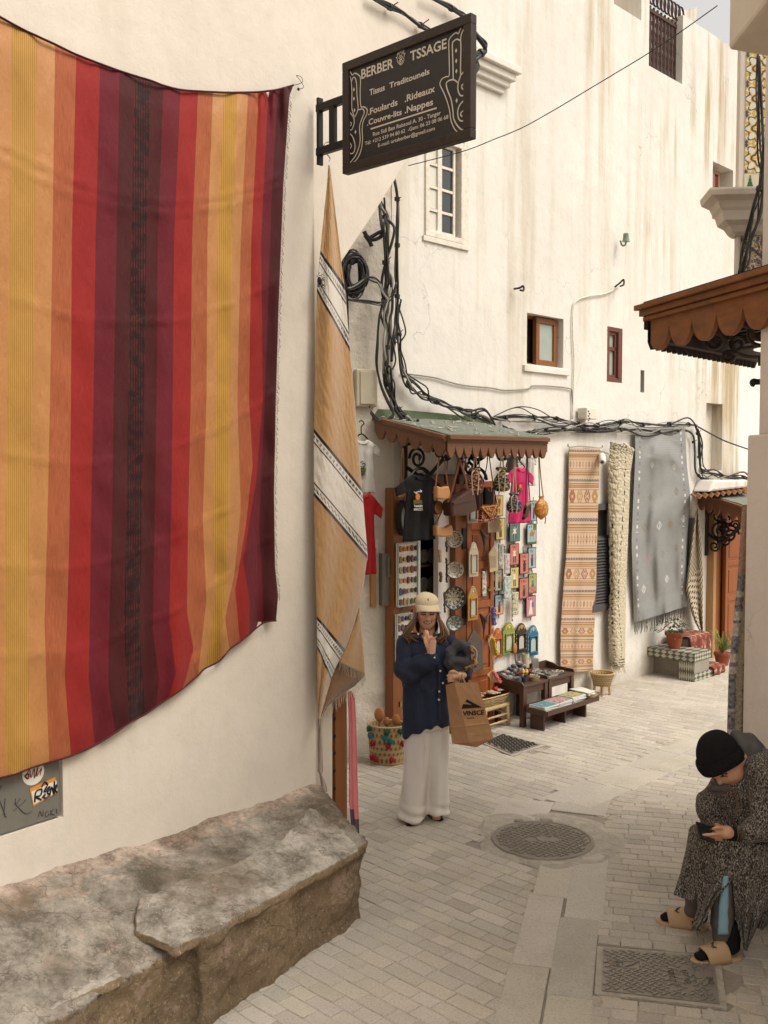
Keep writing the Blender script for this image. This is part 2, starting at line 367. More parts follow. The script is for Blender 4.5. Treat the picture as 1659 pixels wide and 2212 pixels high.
# back panels of recesses
def panel(h, m, nm, parent, y=None, inset=0):
    y = h[4]-.01 if y is None else y; o = MB(); o.box(h[0]+inset, h[1]-inset, y, y+.03, h[2]+inset, h[3]-inset); return o.build(nm, m, parent)
m_stainw = mat('stained_niche', '5d4a33', .95, .4, 8, .5, 30)
panel(h_ni, m_stainw, 'niche', hh); 
panel(h_tall, P_rough, 'blind_window', hh); o = MB(); o.box(h_tall[0], h_tall[0]+.05, .03, .15, h_tall[2], h_tall[3]); o.build('frame', m_woodd, hh)
o = MB(); o.box(h_ledge[0], h_ledge[1], .6, .64, 7.7, 9.6); o.build('balcony_recess', P_right, hh)
# big casement window
def frame_into(mb, x0, x1, z0, z1, w, y0, y1):
    mb.box(x0, x1, y0, y1, z1-w, z1); mb.box(x0, x1, y0, y1, z0, z0+w); mb.box(x0, x0+w, y0, y1, z0+w, z1-w); mb.box(x1-w, x1, y0, y1, z0+w, z1-w)
a, b, c, d, _ = h_big
wn = MB(); frame_into(wn, a, b, c, d, .05, -.02, .06); win = wn.build('window', m_white, hh, bev=.004); tag(win, 'white casement window with peeling paint and one row of dark panes')
mid = a+(b-a)*.42
for (x0, x1, gm, nm) in ((a+.05, mid, mat('frosted_pane', 'ccc8bb', .5, .1, 8, .2), 'frosted_leaf'), (mid, b-.1, m_glassd, 'clear_leaf')):
    o = MB(); frame_into(o, x0, x1, c+.05, d-.05, .028, .015, .055)
    zz = [c+.05+(d-c-.1)*k/4 for k in range(1, 4)]
    for z in zz: o.box(x0+.028, x1-.028, .02, .05, z-.012, z+.012)
    lf = o.build(nm, m_white, win)
    for k in range(4):
        o = MB(); o.box(x0+.025, x1-.025, .034, .04, c+.05+(d-c-.1)*k/4+.02, c+.05+(d-c-.1)*(k+1)/4-.02); o.build('pane', gm, win)
o = MB(); o.box(b, b+.07, -.012, .0, c-.03, d+.05); o.box(a-.03, b+.07, -.02, 0, c-.05, c-.0); o.build('surround', m_white, win, bev=.01)
# small window 1: dark opening, wooden sliding leaf
a, b, c, d, _ = h_w1
o = MB(); o.box(a-.07, b+.08, -.03, .0, c-.08, c-.015); wn = o.build('window', P_far, hh, bev=.006); tag(wn, 'half open window with dark gap and one brown wooden leaf')
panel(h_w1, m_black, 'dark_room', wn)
x0 = a+(b-a)*.38
o = MB(); frame_into(o, x0, b-.03, c+.01, d-.01, .06, .06, .11); o.build('leaf', m_wood, wn, bev=.004)
o = MB(); o.box(x0+.05, b-.08, .08, .085, c+.05, d-.05); o.build('pane', m_glass, wn)
o = MB(); frame_into(o, a, b, c, d, .03, .11, .15); o.build('frame', m_wood, wn)
# small window 2: red frame
a, b, c, d, _ = h_w2; m_red = mat('red_paint', '683a30', .6, .25, 9, .3, 50, dirt=.35)
o = MB(); frame_into(o, a, b, c, d, .05, .0, .07); wn = o.build('window', m_red, hh, bev=.004); tag(wn, 'narrow window with a flaking red frame')
o = MB(); frame_into(o, a+.05, b-.1, c+.05, d-.05, .035, .02, .06); o.box(a+.06, b-.11, .02, .06, (c+d)/2+.05, (c+d)/2+.09); o.box(b-.1, b-.05, -.01, .05, c+.05, d-.05); o.build('leaf', m_red, wn)
o = MB(); o.box(a+.07, b-.12, .045, .05, c+.07, d-.07); o.build('pane', m_glass, wn)
# shutter window upper right
a, b, c, d, _ = h_shut; m_shut = mat('brown_shutter', '8a5c4a', .7, .2, 9, .2)
o = MB(); xm = a+(b-a)*.62
for x0, x1 in ((a, (a+xm)/2), ((a+xm)/2, xm)):
    frame_into(o, x0, x1, c, d-.05, .045, .08, .13)
    for k in range(26): z = c+.06+(d-c-.16)*k/26; o.obox(((x0+x1)/2, .105, z), (x1-x0-.09, .045, .012), (R(35), 0, 0))
wn = o.build('shutter', m_shut, hh); tag(wn, 'closed brown louvred shutters high on the wall')
panel(h_shut, P_rough, 'shutter_recess', hh)
# grey louvred shutter beside the kilim
a, b, c, d, _ = h_louv; m_gshut = mat('grey_shutter', '4b4846', .7, .15, 9, .2)
a -= .1
o = MB(); frame_into(o, a-.06, b+.12, c-.05, d+.06, .07, -.05, .02)
n = 24
for k in range(n):
    z = c+(d-.3-c)*k/n
    o.obox(((a+b)/2, -.01, z), (b-a+.1, .07, .014), (R(38), 0, 0))
o.box(a, b+.06, .03, .05, c, d); wn = o.build('shutter', m_gshut, hh); tag(wn, 'dark grey louvred shutter between the two hanging rugs')
# grille
m_rust = mat('rusty_iron', '4b3730', .8, .3, 20, .4, 60)
x0, x1 = xs1+.02, xg; z0, z1 = 7.28, 8.0
o = MB(); o.beam((x0, .1, z1), (x1, .1, z1), .04, .04); o.beam((x0, .1, z0+.04), (x1, .1, z0+.04), .03, .03)
nb = 9
for k in range(nb+1):
    x = lerp(x0, x1, k/nb); o.beam((x, .1, z0), (x, .1, z1+.06), .022, .022)
for k in range(nb):
    x = lerp(x0, x1, (k+.5)/nb); r = (x1-x0)/nb*.33
    for q in range(6):
        zc_ = z0+.12+q*(z1-z0-.2)/5
        o.tube([(x+r*cos(t)*(.8 if q % 2 else 1), .1, zc_+.07*sin(t)) for t in [i*pi/5 for i in range(11)]], .011, 4)
for k in range(nb+3):
    x = lerp(x0-.1, x1+.1, k/(nb+2)); o.tube([(x+.065*cos(t), .08, z1+.17+.1*sin(t)) for t in [i*pi/5-.6 for i in range(10)]], .013, 4)
tag(o.build('balcony_grille', m_rust, hh), 'rusty wrought iron grille with curled top')
# cornice high on the far wall, partly behind the sign
o = MB(); ax, az_ = fz(1015, 128); bx, bz = fz(1100, 155)
for dz, ww in ((0, .16), (-.07, .12), (-.13, .08), (-.19, .04)): o.box(ax-1.2, bx-(.16-ww), -ww, 0, bz+dz-.07, bz+dz)
o.build('cornice', P_far, hh, bev=.01)
# ---- rough wall left of the shop
RW = Fr(FW.M @ Vector((-3.35, 0, 0)), 66)
rh = thing('house_wall', 'rough whitewashed wall carrying the cable bundles beside the shop', 'wall', RW)
o = MB(); n1, n2 = 60, 220
def rwf(a, b): 
    x, z = lerp(-3.2, .02, a), lerp(-.2, 9.5, b); return (x, .03*N3((x, z, 0), 1.5)+.018*N3((x, z, 3), 6)*(1 if z < 2.2 else .4), z)
o.grid(rwf, n1, n2); o.build('wall', P_rough, rh, smooth=True)
o = MB(); o.box(-3.2, .0, .06, .6, -.2, 9.5); o.build('wall_core', P_rough, rh)
# ---- distant building past the corner
DB = Fr(gp(1640, 1300, 0) if False else (6.6, 17.2, 0), 62)
o = MB(); o.box(-3.5, 6, 0, 3, -.2, 7.6); d_ = o.build('house', P_dist, fr=DB, bev=.03); tag(d_, 'pale far house closing the lane behind the corner', 'house')
# ---- right building
RB = thing('house', 'pinkish plastered house edge at the right behind the sitting man', 'house', WORLD)
c0 = gp(1612, 1600); 
RX0, RY0 = 2.13, 5.85
near = Vector((sin(R(-13)), cos(R(-13)))); far = Vector((sin(R(27)), cos(R(27))))
def rb(t): return (RX0-near.x*t, RY0-near.y*t)
q0 = (RX0, RY0); q1 = (RX0+far.x*7, RY0+far.y*7)
def lowtop(): return EYE.z+(1000-940)/2150*5.85
zt = lowtop()
o = MB(); o.zprism([q0, rb(7), (rb(7)[0]+2.5, rb(7)[1]), (q0[0]+2.6, q0[1]+1.0)][::1], -.2, zt)
o.build('wall', P_right, RB, bev=.012)
off = .065
o = MB(); o.zprism([(q0[0]+off, q0[1]), (rb(7)[0]+off, rb(7)[1]), (rb(7)[0]+1.0, rb(7)[1]), (q0[0]+1.2, q0[1]+.5)], zt, 5.3)
o.build('upper_wall', P_right, RB, bev=.01)
# white balcony corner at the top right
o = MB()
pB = [EYE+ray(*p)*5.3 for p in ((1585, 95), (1567, 0), (1572, 50))]
zb0 = pB[0].z; xb = pB[0].x
o.zprism([(xb, 5.5), (xb-.02, 4.4), (xb+1.6, 3.6), (xb+1.6, 6.1)], zb0, zb0+.5)
o.zprism([(xb-.05, 5.55), (xb-.07, 4.35), (xb+1.6, 3.5), (xb+1.6, 6.2)], zb0+.5, zb0+.62); o.build('balcony', P_left, RB, bev=.02)
# ---- tiled pillar of the house beyond the corner
PF = Fr(((1590-CU)/F*7.6, 7.6, 0), 96)
tp = thing('tiled_pillar', 'yellow and green tiled pillar with a moulded white capital', 'pillar', PF)
def pz(v): return HC+(1000-v)/F*7.6
def tilecol(a, b):
    x = (a*1.0) % 1; z = (b) % 1; dx, dz = (x-.5)*2, (z-.5)*2; r = sqrt(dx*dx+dz*dz); an = atan2(dz, dx)
    g = hexc('3d5034'); ye = hexc('d2a544'); wh = hexc('ddd3bc'); bl = hexc('3c4450')
    if r < .16: return g if r < .09 else ye
    if abs(r-.42-.1*cos(4*an)) < .07: return hexc('4d4433')
    if abs(r-.42-.1*cos(4*an)) < .13: return ye
    if r < .36 and abs(sin(2*an)) < .35: return ye
    if abs(r-.9-.14*cos(8*an)) < .06: return g
    if r > 1.12: return bl if (abs(abs(dx)-.9)+abs(abs(dz)-.9) < .16) else ye
    if abs(sin(4*an)) > .9 and r > .6: return ye
    return wh
pw = (1652-1590)/F*7.6*1.0
m_tile = cmat('glazed_tile', .35, .1, 30, .002, .5)
zt0, zt1 = pz(385), pz(-60)
o = MB(); o.grid(lambda a, b: (.02+a*(pw-.02), -.004, lerp(zt0, zt1, b)), 40, 560, lambda a, b: tilecol(a*1.0, b*(zt1-zt0)/(pw*1.0)))
o.build('tile_panel', m_tile, tp)
o = MB(); o.box(-.02, pw+.3, 0, .1, pz(425), zt1); o.build('shaft', P_left, tp)
def treecol(a, b):
    x = (a*2.4) % 1; k = abs(x-.5)*2; kk = (b*5) % 1
    if k < (1-b)*.75*(.75+.25*(1-kk)) and b < .93: return hexc('2e5a38') if int(a*2.4) == 0 else hexc('3f4142')
    return hexc('cfc4ac')
o = MB(); o.grid(lambda a, b: (.02+a*(pw-.02), -.006, lerp(pz(420), pz(386), b)), 36, 24, treecol); o.build('tree_tiles', m_tile, tp)
o = MB()
prof = [(432, .0), (436, .26), (446, .25), (454, .19), (466, .17), (472, .15), (490, .13), (498, .08), (510, .05), (516, .02)]
for (v0, e0), (v1, e1) in zip(prof, prof[1:]):
    e0 = e0 or e1; z0_, z1_ = pz(v1), pz(v0); o.add([(-e1-.02,-e1,z0_),(pw+.3,-e1,z0_),(pw+.3,.1,z0_),(-e1-.02,.1,z0_),(-e0-.02,-e0,z1_),(pw+.3,-e0,z1_),(pw+.3,.1,z1_),(-e0-.02,.1,z1_)], [(0,3,2,1),(4,5,6,7),(0,1,5,4),(1,2,6,5),(2,3,7,6),(3,0,4,7)])
o.build('capital', P_left, tp)
def mosaic(a, b):
    n = N3((a*6, b*7, 1), 1.3); c = [hexc(k) for k in ('d5cab0', '9a5f35', '33406a', '6a7350', 'c5b48c', '403a33')]
    if abs(b-.42-.35*abs(a-.7)*2) < .05: return c[5]
    return c[int((n+1)*3.2*1.7) % 6]
o = MB(); o.grid(lambda a, b: (-.0+a*(pw), -.006, lerp(pz(592), pz(517), b)), 40, 50, mosaic); o.build('mosaic_panel', m_tile, tp)
o = MB(); o.box(-.02, pw+.3, 0, .1, pz(610), pz(516)); o.build('lower_shaft', P_left, tp)
# ================================================================ ground
m_mortar = mat('paving_joint', '92877a', 1, .3, 8, .6, 50, bd=.01, dirt=.3)
o = MB(); o.add([(-120,-60,0),(120,-60,0),(120,220,0),(-120,220,0)], [(0,1,2,3)]); g = o.build('ground', m_mortar); tag(g, kind='structure')
m_pav = None
def stone_mat():
    m, t, b = nodes('paving_stone'); p = wcoord(t); a = nd(t, 'ShaderNodeAttribute'); a.attribute_name = 'Col'
    c = mix(t, tex_noise(t, p, 2.0, 5, .6), .74, 1.12); c = mix(t, 1.0, a.outputs['Color'], c, 'MULTIPLY')
    c = mix(t, ramp(t, tex_noise(t, p, 90, 3, .8), [(.5, 0.0), (.7, .5)]), c, hexc('6f6658'))
    c = mix(t, ramp(t, tex_noise(t, p, 75, 2, .8), [(.58, 0.0), (.75, .5)]), c, hexc('d8cfbd'))
    c = mix(t, ramp(t, tex_noise(t, p, 1.1, 6, .7), [(.5, 0.0), (.75, .35)]), c, hexc('7a6c5a'))
    t.links.new(c, b.inputs['Base Color']); b.inputs['Roughness'].default_value = .8; b.inputs['Specular IOR Level'].default_value = .3
    n1 = bumpit(t, b, tex_noise(t, p, 18, 6, .65), .5, .012); bumpit(t, b, tex_noise(t, p, 140, 3, .8), .5, .004, n1); return m
m_stone = stone_mat()
def pin(p, poly):
    x, y = p; r = False; n = len(poly)
    for i in range(n):
        x1, y1 = poly[i]; x2, y2 = poly[(i+1) % n]
        if (y1 > y) != (y2 > y) and x < (x2-x1)*(y-y1)/(y2-y1)+x1: r = not r
    return r
def paver(mb, c, ax, L, W, h, shade):
    """one stone with softened, uneven edge"""
    bx = Vector((-ax.y, ax.x)); vs = []; g = .0055
    for (k, zz, ins) in ((0, .0005, 0), (1, h-.003, .0), (2, h, .0045)):
        for sx, sy in ((-1,-1),(0,-1),(1,-1),(1,1),(0,1),(-1,1)):
            j = .0035; q = c+ax*(sx*(L/2-g/2-ins))+bx*(sy*(W/2-g/2-ins))
            rx = N3((q.x, q.y, 0), 37)*j; ry = N3((q.x, q.y, 5), 37)*j
            vs.append((q.x+rx, q.y+ry, zz if k == 0 else zz+N3((q.x, q.y, 9), 4)*.004))
    fs = [(i, (i+1) % 6, (i+1) % 6+6, i+6) for i in range(6)]+[(i+6, (i+1) % 6+6, (i+1) % 6+12, i+12) for i in range(6)]+[tuple(range(12, 18))]
    mb.add(vs, fs, [shade]*18)
def field(mb, az, poly, excl, L, W, h=.012, base='bdb3a4', minL=.6, hole=()):
    d = Vector((sin(R(az)), cos(R(az)))); e = Vector((-d.y, d.x)); xs = [p[0]*d.x+p[1]*d.y for p in poly]; ys = [p[0]*e.x+p[1]*e.y for p in poly]
    b = hexc(base); y = min(ys)
    while y < max(ys):
        w_ = W*random.uniform(.93, 1.07); x = min(xs)+random.uniform(-L, 0)
        while x < max(xs):
            l_ = L*random.choice((.7, 1, 1, 1, 1.25)); c = d*(x+l_/2)+e*(y+w_/2+.018*sin(x*1.7+y))
            ends = [c, c+d*l_*.4, c-d*l_*.4]
            if (pin(c, poly) or (any(pin(k, poly) for k in ends) and any(pin(c, q) for q in strips))) and not any(all(pin(k, q) for k in ends) for q in excl if len(q) > 4 or q in strips) and not any(any(pin(k, q) for k in ends) for q in excl if q not in strips) and not any((c-Vector(hc)).length < hr for hc, hr in hole):
                s = random.uniform(.86, 1.06)*(.9 if random.random() < .08 else 1); paver(mb, c, d, l_, w_, h, (b[0]*s, b[1]*s*random.uniform(.985, 1.01), b[2]*s*random.uniform(.96, 1.03)))
            x += l_
        y += w_
MH = Vector((1.087, 6.71))
sdir = Vector((sin(R(14.4)), cos(R(14.4)))); sn = Vector((sdir.y, -sdir.x))
sL0 = Vector((.623, 4.97))-sdir*4; 
strip = [tuple(sL0), tuple(sL0+sdir*5.55), tuple(sL0+sdir*5.5+sn*.46), tuple(sL0+sn*.46)]
fdir = Vector((sin(R(43.5)), cos(R(43.5)))); fn_ = Vector((fdir.y, -fdir.x))
fL0 = Vector((1.0, 7.35)); fstrip = [tuple(fL0), tuple(fL0+fdir*9), tuple(fL0+fdir*9+fn_*.42), tuple(fL0+fn_*.42)]
mstrip = [(1.02, 6.9), (.98, 7.5), (1.42, 7.9), (1.75, 7.5), (1.5, 6.9)]
strips = [strip, fstrip, mstrip]
cover = [(1.169, 5.18), (1.7235, 5.085), (1.604, 4.636), (1.067, 4.757)]
cc = Vector((sum(p[0] for p in cover)/4, sum(p[1] for p in cover)/4)); coverx = [tuple(cc+(Vector(p)-cc)*1.12) for p in cover]
gr = [(.914, 9.13), (1.134, 9.38), (1.434, 9.02), (1.137, 8.73)]; gc = Vector((sum(p[0] for p in gr)/4, sum(p[1] for p in gr)/4)); grx = [tuple(gc+(Vector(p)-gc)*1.15) for p in gr]
ring = [(MH, .46)]
o = MB()
zoneL = [(-6, 1), (.0, 1), tuple(sL0), tuple(sL0+sdir*5.5), (1.0, 7.4), tuple(fL0+fdir*9), (3.5, 16), (-6, 16)]
field(o, 134, [(-6, 1), (3.4, 1), (12, 12), (6, 16), (-6, 16)], [strip, fstrip, mstrip, coverx, grx], .19, .098, .007, hole=ring, base='b8ad9b')
field(o, 134, zoneL, strips+[coverx, grx], .19, .098, hole=ring)
zoneR = [tuple(sL0+sn*.46), tuple(sL0+sn*.46+sdir*5.4), (1.75, 7.5), (3.4, 7.9), (3.4, 1)]
field(o, 104, zoneR, strips+[coverx], .17, .092, hole=ring, base='bab0a1')
zoneF = [(1.6, 7.55), tuple(fL0+fn_*.42), tuple(fL0+fdir*9+fn_*.42), (12, 12), (3.4, 7.2), (2.2, 7.4)]
field(o, 118, zoneF, strips, .19, .095, base='bfb5a6')
field(o, 14.4, strip, [coverx], .85, .225, .014, base='bbb2a3', hole=ring)
field(o, 43.5, fstrip, [mstrip], .6, .21, .014, base='bbb2a3')
field(o, 20, mstrip, [], .5, .4, .013, base='bcb2a3', hole=ring)
g = o.build('paving', m_stone); tag(g, kind='structure')
# concrete apron round the round cover and the square one
m_apron = mat('cement_patch', 'a89f90', .95, .3, 12, 1.0, 26, bd=.02, dirt=.2)
o = MB(); n = 48
def blob_disc(mb, c, r0, z, amp, seed):
    vs = [(c.x, c.y, z)]
    for ri in range(1, 9):
        for k in range(n):
            a = 2*pi*k/n; r = r0*ri/8*(1+amp*N3((cos(a), sin(a), seed), 1.6)); p = (c.x+r*cos(a), c.y+r*sin(a)*.92, z+(.006*N3((r*cos(a)*9, r*sin(a)*9, 0), 1) if ri < 8 else -.012)); vs.append(p)
    fs = [(0, 1+k, 1+(k+1) % n) for k in range(n)]+[(1+i*n+k, 1+(i+1)*n+k, 1+(i+1)*n+(k+1) % n, 1+i*n+(k+1) % n) for i in range(7) for k in range(n)]
    mb.add(vs, fs)
blob_disc(o, MH, .56, .015, .5, 3); 
ex = [cc+(Vector(p)-cc)*1.12 for p in cover]; o.zprism([(p.x, p.y) for p in ex], .001, .0135)
ex = [gc+(Vector(p)-gc)*1.15 for p in gr]; o.zprism([(p.x, p.y) for p in ex], .001, .0135)
g = o.build('cement_patches', m_apron); tag(g, kind='structure')
# covers with raised tread
m_castiron = mat('cast_iron', '8c8478', .5, .25, 14, .3, 90, metal=.35, spec=.5, dirt=.25)
def tread(mb, test, step, L, W, z, ang=0):
    k = int(1.2/step)
    for i in range(-k, k+1):
        for j in range(-k, k+1):
            x, y = i*step, j*step*.5
            x += (step*.5 if j % 2 else 0)
            rx, ry = x*cos(ang)-y*sin(ang), x*sin(ang)+y*cos(ang)
            if test(rx, ry): mb.obox((rx, ry, z), (L, W, .008), (0, 0, ang+(R(35) if j % 2 else R(-35))))
fr = Fr((MH.x, MH.y, .016), 88)
mh = thing('manhole_cover', 'round iron manhole cover set in rough cement in mid lane', 'manhole cover', fr)
o = MB(); o.lathe([(0, .004), (.325, .004), (.328, .010), (.345, .010), (.35, 0)], 48); o.build('frame', m_castiron, mh, smooth=False)
o = MB(); tread(o, lambda x, y: x*x+y*y < .30**2 and not (abs(x) < .13 and abs(y) < .035), .052, .042, .013, .007); o.build('tread', m_castiron, mh)
o = MB(); o.obox((.1, .36, .0), (.08, .05, .02)); o.obox((-.1, .36, .0), (.06, .04, .02)); o.lathe([(0, .012), (.04, .012), (.045, .004)], 20); o.build('lug', m_castiron, mh)
fr = Fr((cc.x, cc.y, .0145), 99.7)
sq = thing('manhole_cover', 'rectangular iron access cover near the slippers of the sitting man', 'manhole cover', fr)
lc = [fr.w2l((p[0], p[1], 0)) for p in cover]; o = MB(); o.zprism([(p.x, p.y) for p in lc][::-1], 0, .006); o.build('plate', m_castiron, sq)
ps = [(p.x, p.y) for p in lc]
sh = [(x*.94, y*.94) for x, y in ps]
boxes = [(-.13, .06, .055, .05), (-.2, .06, .03, .03), (.03, .05, .03, .03), (.2, .02, .03, .05), (.13, -.02, .02, .15), (.245, -.04, .02, .12), (.06, -.03, .02, .12)]
o = MB(); tread(o, lambda x, y: pin((x, y), sh) and not any(abs(x-bx) < bw and abs(y-by) < bh for bx, by, bw, bh in boxes), .044, .036, .011, .008, R(8)); o.build('tread', m_castiron, sq)
for bx, by, bw, bh in boxes[:4]:
    o = MB()
    for s in (-1, 1): o.box(bx-bw*.8, bx+bw*.8, by+s*bh*.75-.003, by+s*bh*.75+.003, .006, .012); o.box(bx+s*bw*.8-.003, bx+s*bw*.8+.003, by-bh*.75, by+bh*.75, .006, .012)
    o.build('raised_mark', m_castiron, sq)
o = MB()
for i in range(4): o.obox((-.15+i*.013, .055+.01*i, .009), (.006, .05, .008), (0, 0, -.6))
o.build('raised_emblem', m_castiron, sq)
def flat_text(mb, s, cx, cy, h, rot, z):
    t_ = MB(); text_into(t_, s, (0, 0), (h*.75*len(s), 0), h, 0); m_ = Matrix.Rotation(rot, 3, 'Z')
    mb.add([m_ @ Vector((x-h*.375*len(s), zz-h/2, 0))+Vector((cx, cy, z)) for x, y, zz in t_.v], t_.f)
o = MB()
for s, x, y, h in (('12/2001', .06, -.03, .03), ('B125', -.2, .06, .018), ('EN 124', .13, -.02, .03), ('ONE', .245, -.04, .03)): flat_text(o, s, x, y, h, R(90), .0125)
m_ink = mat('dark_recess', '3b352d', .8, .1)
o.build('lettering', m_ink, sq)
fr = Fr((gc.x, gc.y, .0145), 134)
gt = thing('drain_cover', 'small square tread plate drain cover in front of the stool', 'drain cover', fr)
lc = [fr.w2l((p[0], p[1], 0)) for p in gr]; o = MB(); ps = [(p.x, p.y) for p in lc]; o.zprism(ps[::-1], 0, .005); o.build('plate', m_castiron, gt)
sh = [(x*.92, y*.92) for x, y in ps]; o = MB(); tread(o, lambda x, y: pin((x, y), sh), .05, .034, .014, .007, R(10)); o.build('tread', m_ink, gt)
# ================================================================ stone bench
m_bench = None
def bench_mat():
    m, t, b = nodes('weathered_stone'); p = wcoord(t); g = nd(t, 'ShaderNodeNewGeometry'); sp = nd(t, 'ShaderNodeSeparateXYZ'); t.links.new(g.outputs['Normal'], sp.inputs[0])
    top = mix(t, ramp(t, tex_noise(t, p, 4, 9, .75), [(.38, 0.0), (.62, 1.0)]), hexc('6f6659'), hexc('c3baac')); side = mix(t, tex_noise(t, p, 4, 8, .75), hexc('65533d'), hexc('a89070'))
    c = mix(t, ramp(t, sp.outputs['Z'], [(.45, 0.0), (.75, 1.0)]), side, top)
    c = mix(t, ramp(t, tex_noise(t, p, 26, 8, .8), [(.52, 0.0), (.68, .65)]), c, hexc('5f563f'))
    c = mix(t, ramp(t, tex_noise(t, p, 60, 4, .8), [(.56, 0.0), (.7, .8)]), c, hexc('c9bfae'))
    c = mix(t, ramp(t, tex_noise(t, p, 1.7, 5, .6), [(.5, 0.0), (.66, .7)]), c, hexc('6a5a43'))
    c = mix(t, ramp(t, tex_noise(t, p, 5, 8, .8), [(.57, 0.0), (.62, .5)]), c, hexc('b89e90'))
    a = nd(t, 'ShaderNodeAttribute'); a.attribute_name = 'Col'; c = mix(t, 1.0, c, a.outputs['Color'], 'MULTIPLY')
    vo = nd(t, 'ShaderNodeTexVoronoi'); vo.feature = 'DISTANCE_TO_EDGE'; vo.inputs['Scale'].default_value = 4.6
    ds = nd(t, 'ShaderNodeTexNoise'); ds.inputs['Scale'].default_value = 4; ds.inputs['Detail'].default_value = 7; t.links.new(p, ds.inputs['Vector'])
    va = nd(t, 'ShaderNodeVectorMath'); va.operation = 'MULTIPLY_ADD'; va.inputs[1].default_value = (.4, .4, .4); t.links.new(ds.outputs['Color'], va.inputs[0]); t.links.new(p, va.inputs[2]); t.links.new(va.outputs[0], vo.inputs['Vector'])
    ck = ramp(t, vo.outputs['Distance'], [(0, 1.0), (.012, 0.0)])
    c = mix(t, mix(t, 1.0, ck, .6, 'MULTIPLY'), c, hexc('4c4233'))
    t.links.new(c, b.inputs['Base Color']); b.inputs['Roughness'].default_value = .75; b.inputs['Specular IOR Level'].default_value = .35
    n1 = bumpit(t, b, tex_noise(t, p, 14, 10, .75), 1.0, .045)
    inv = ramp(t, vo.outputs['Distance'], [(0, 0.0), (.03, 1.0)]); n2 = bumpit(t, b, inv, .5, .01, n1); bumpit(t, b, tex_noise(t, p, 90, 4, .8), .6, .006, n2); return m
m_bench = bench_mat()
F1 = Vector((-.125, 5.55)); bd = Vector((sin(R(32.5)), cos(R(32.5))))
W0 = Vector((LW.p.x+.03, LW.p.y+.02))
lwd = Vector((sin(R(38)), cos(R(38))))
def col_prism(mb, poly, ztop): 
    n = len(poly); mb.add([(p[0], p[1], -.05) for p in poly]+[(p[0], p[1], z) for p, z in zip(poly, ztop)], [tuple(range(n-1, -1, -1)), tuple(range(n, 2*n))]+[(i, (i+1) % n, (i+1) % n+n, i+n) for i in range(n)])
o = MB()
Wn = Vector((-sin(R(38)), -cos(R(38)))); wo_ = Vector((-lwd.y, lwd.x))*.06
A = W0+wo_+lwd*.0; B1 = F1; Cn = F1-bd*1.32; Cw = W0+wo_-lwd*1.5
col_prism(o, [tuple(A), tuple(B1+Vector((-.03, .1))), tuple(B1), tuple(Cn), tuple(Cw)][::-1], [.655, .47, .6, .46, .48, .56][-5:] if False else [.655, .475, .455, .47, .575][::1] if False else [.60, .46, .455, .47, .57][::1])
# (heights follow the reversed outline: wall side near, front near, front far, end, wall corner)
base = MB()
out = [tuple(Cw), tuple(Cn), tuple(B1), tuple(B1+Vector((-.05, .12))), tuple(A)]
hts = [.62, .45, .455, .48, .58]
col_prism(base, out, hts)
Dn = F1-bd*5.0; Dw = W0+wo_-lwd*5.2
ofs = Vector((bd.y, -bd.x))
col_prism(base, [tuple(Dw), tuple(Dn-ofs*.04), tuple(Cn-ofs*.09), tuple(Cn-ofs*.02+bd*.03), tuple(Cw+lwd*.03)], [.70, .42, .39, .42, .645])
def bdisp(c, n):
    k = .018*N3(c, 3.2)+.012*N3(c, 9, 2)+.008*N3(c, 24, 4)+.010*N3(c, 5.5, 9)
    if n.z < .5:
        k += .035*N3((c.x, c.y, c.z*1.3), 4.5, 7)+.02*abs(N3(c, 11, 8))
        # horizontal cap slab lip
        if c.z > .38: k += .012
    return c+n*k
me = remesh(base, .016, 3, bdisp, 'bench_base')
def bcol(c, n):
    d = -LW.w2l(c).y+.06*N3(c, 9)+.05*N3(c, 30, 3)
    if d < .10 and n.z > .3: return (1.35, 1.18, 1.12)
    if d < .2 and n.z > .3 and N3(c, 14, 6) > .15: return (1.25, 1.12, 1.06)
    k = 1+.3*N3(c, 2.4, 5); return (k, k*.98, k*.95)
colour(me, bcol)
bt = thing('stone_bench', 'low weathered masonry bench along the foot of the left wall', 'bench', WORLD)
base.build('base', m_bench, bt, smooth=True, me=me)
def slab(poly, z0, zs, nm='slab', seed=0, tint=1.0):
    s_ = MB(); n = len(poly); s_.add([(p[0], p[1], z-.055) for p, z in zip(poly, zs)]+[(p[0], p[1], z) for p, z in zip(poly, zs)], [tuple(range(n-1, -1, -1)), tuple(range(n, 2*n))]+[(i, (i+1) % n, (i+1) % n+n, i+n) for i in range(n)])
    me = remesh(s_, .011, 2, lambda c, n_: c+n_*(.016*N3(c, 5, seed)+.009*N3(c, 17, seed)+.004*N3(c, 45, seed)), nm); colour(me, lambda c, n_: (tint, tint, tint)); s_.build(nm, m_bench, bt, smooth=True, me=me)
def hp(u, v, z): p = gp(u, v, z); return (p.x, p.y)
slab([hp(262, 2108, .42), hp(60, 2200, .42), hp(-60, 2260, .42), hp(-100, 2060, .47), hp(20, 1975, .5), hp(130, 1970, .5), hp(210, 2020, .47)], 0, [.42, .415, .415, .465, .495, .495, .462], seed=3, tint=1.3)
slab([hp(378, 2044, .46), hp(290, 2000, .5), hp(300, 1925, .55), hp(480, 1860, .56), hp(600, 1815, .56), hp(668, 1735, .6), hp(740, 1790, .49), hp(776, 1836, .465), hp(560, 1950, .465)][::1], 0, [.456, .487, .524, .538, .541, .58, .502, .466, .460], seed=5, tint=1.28)
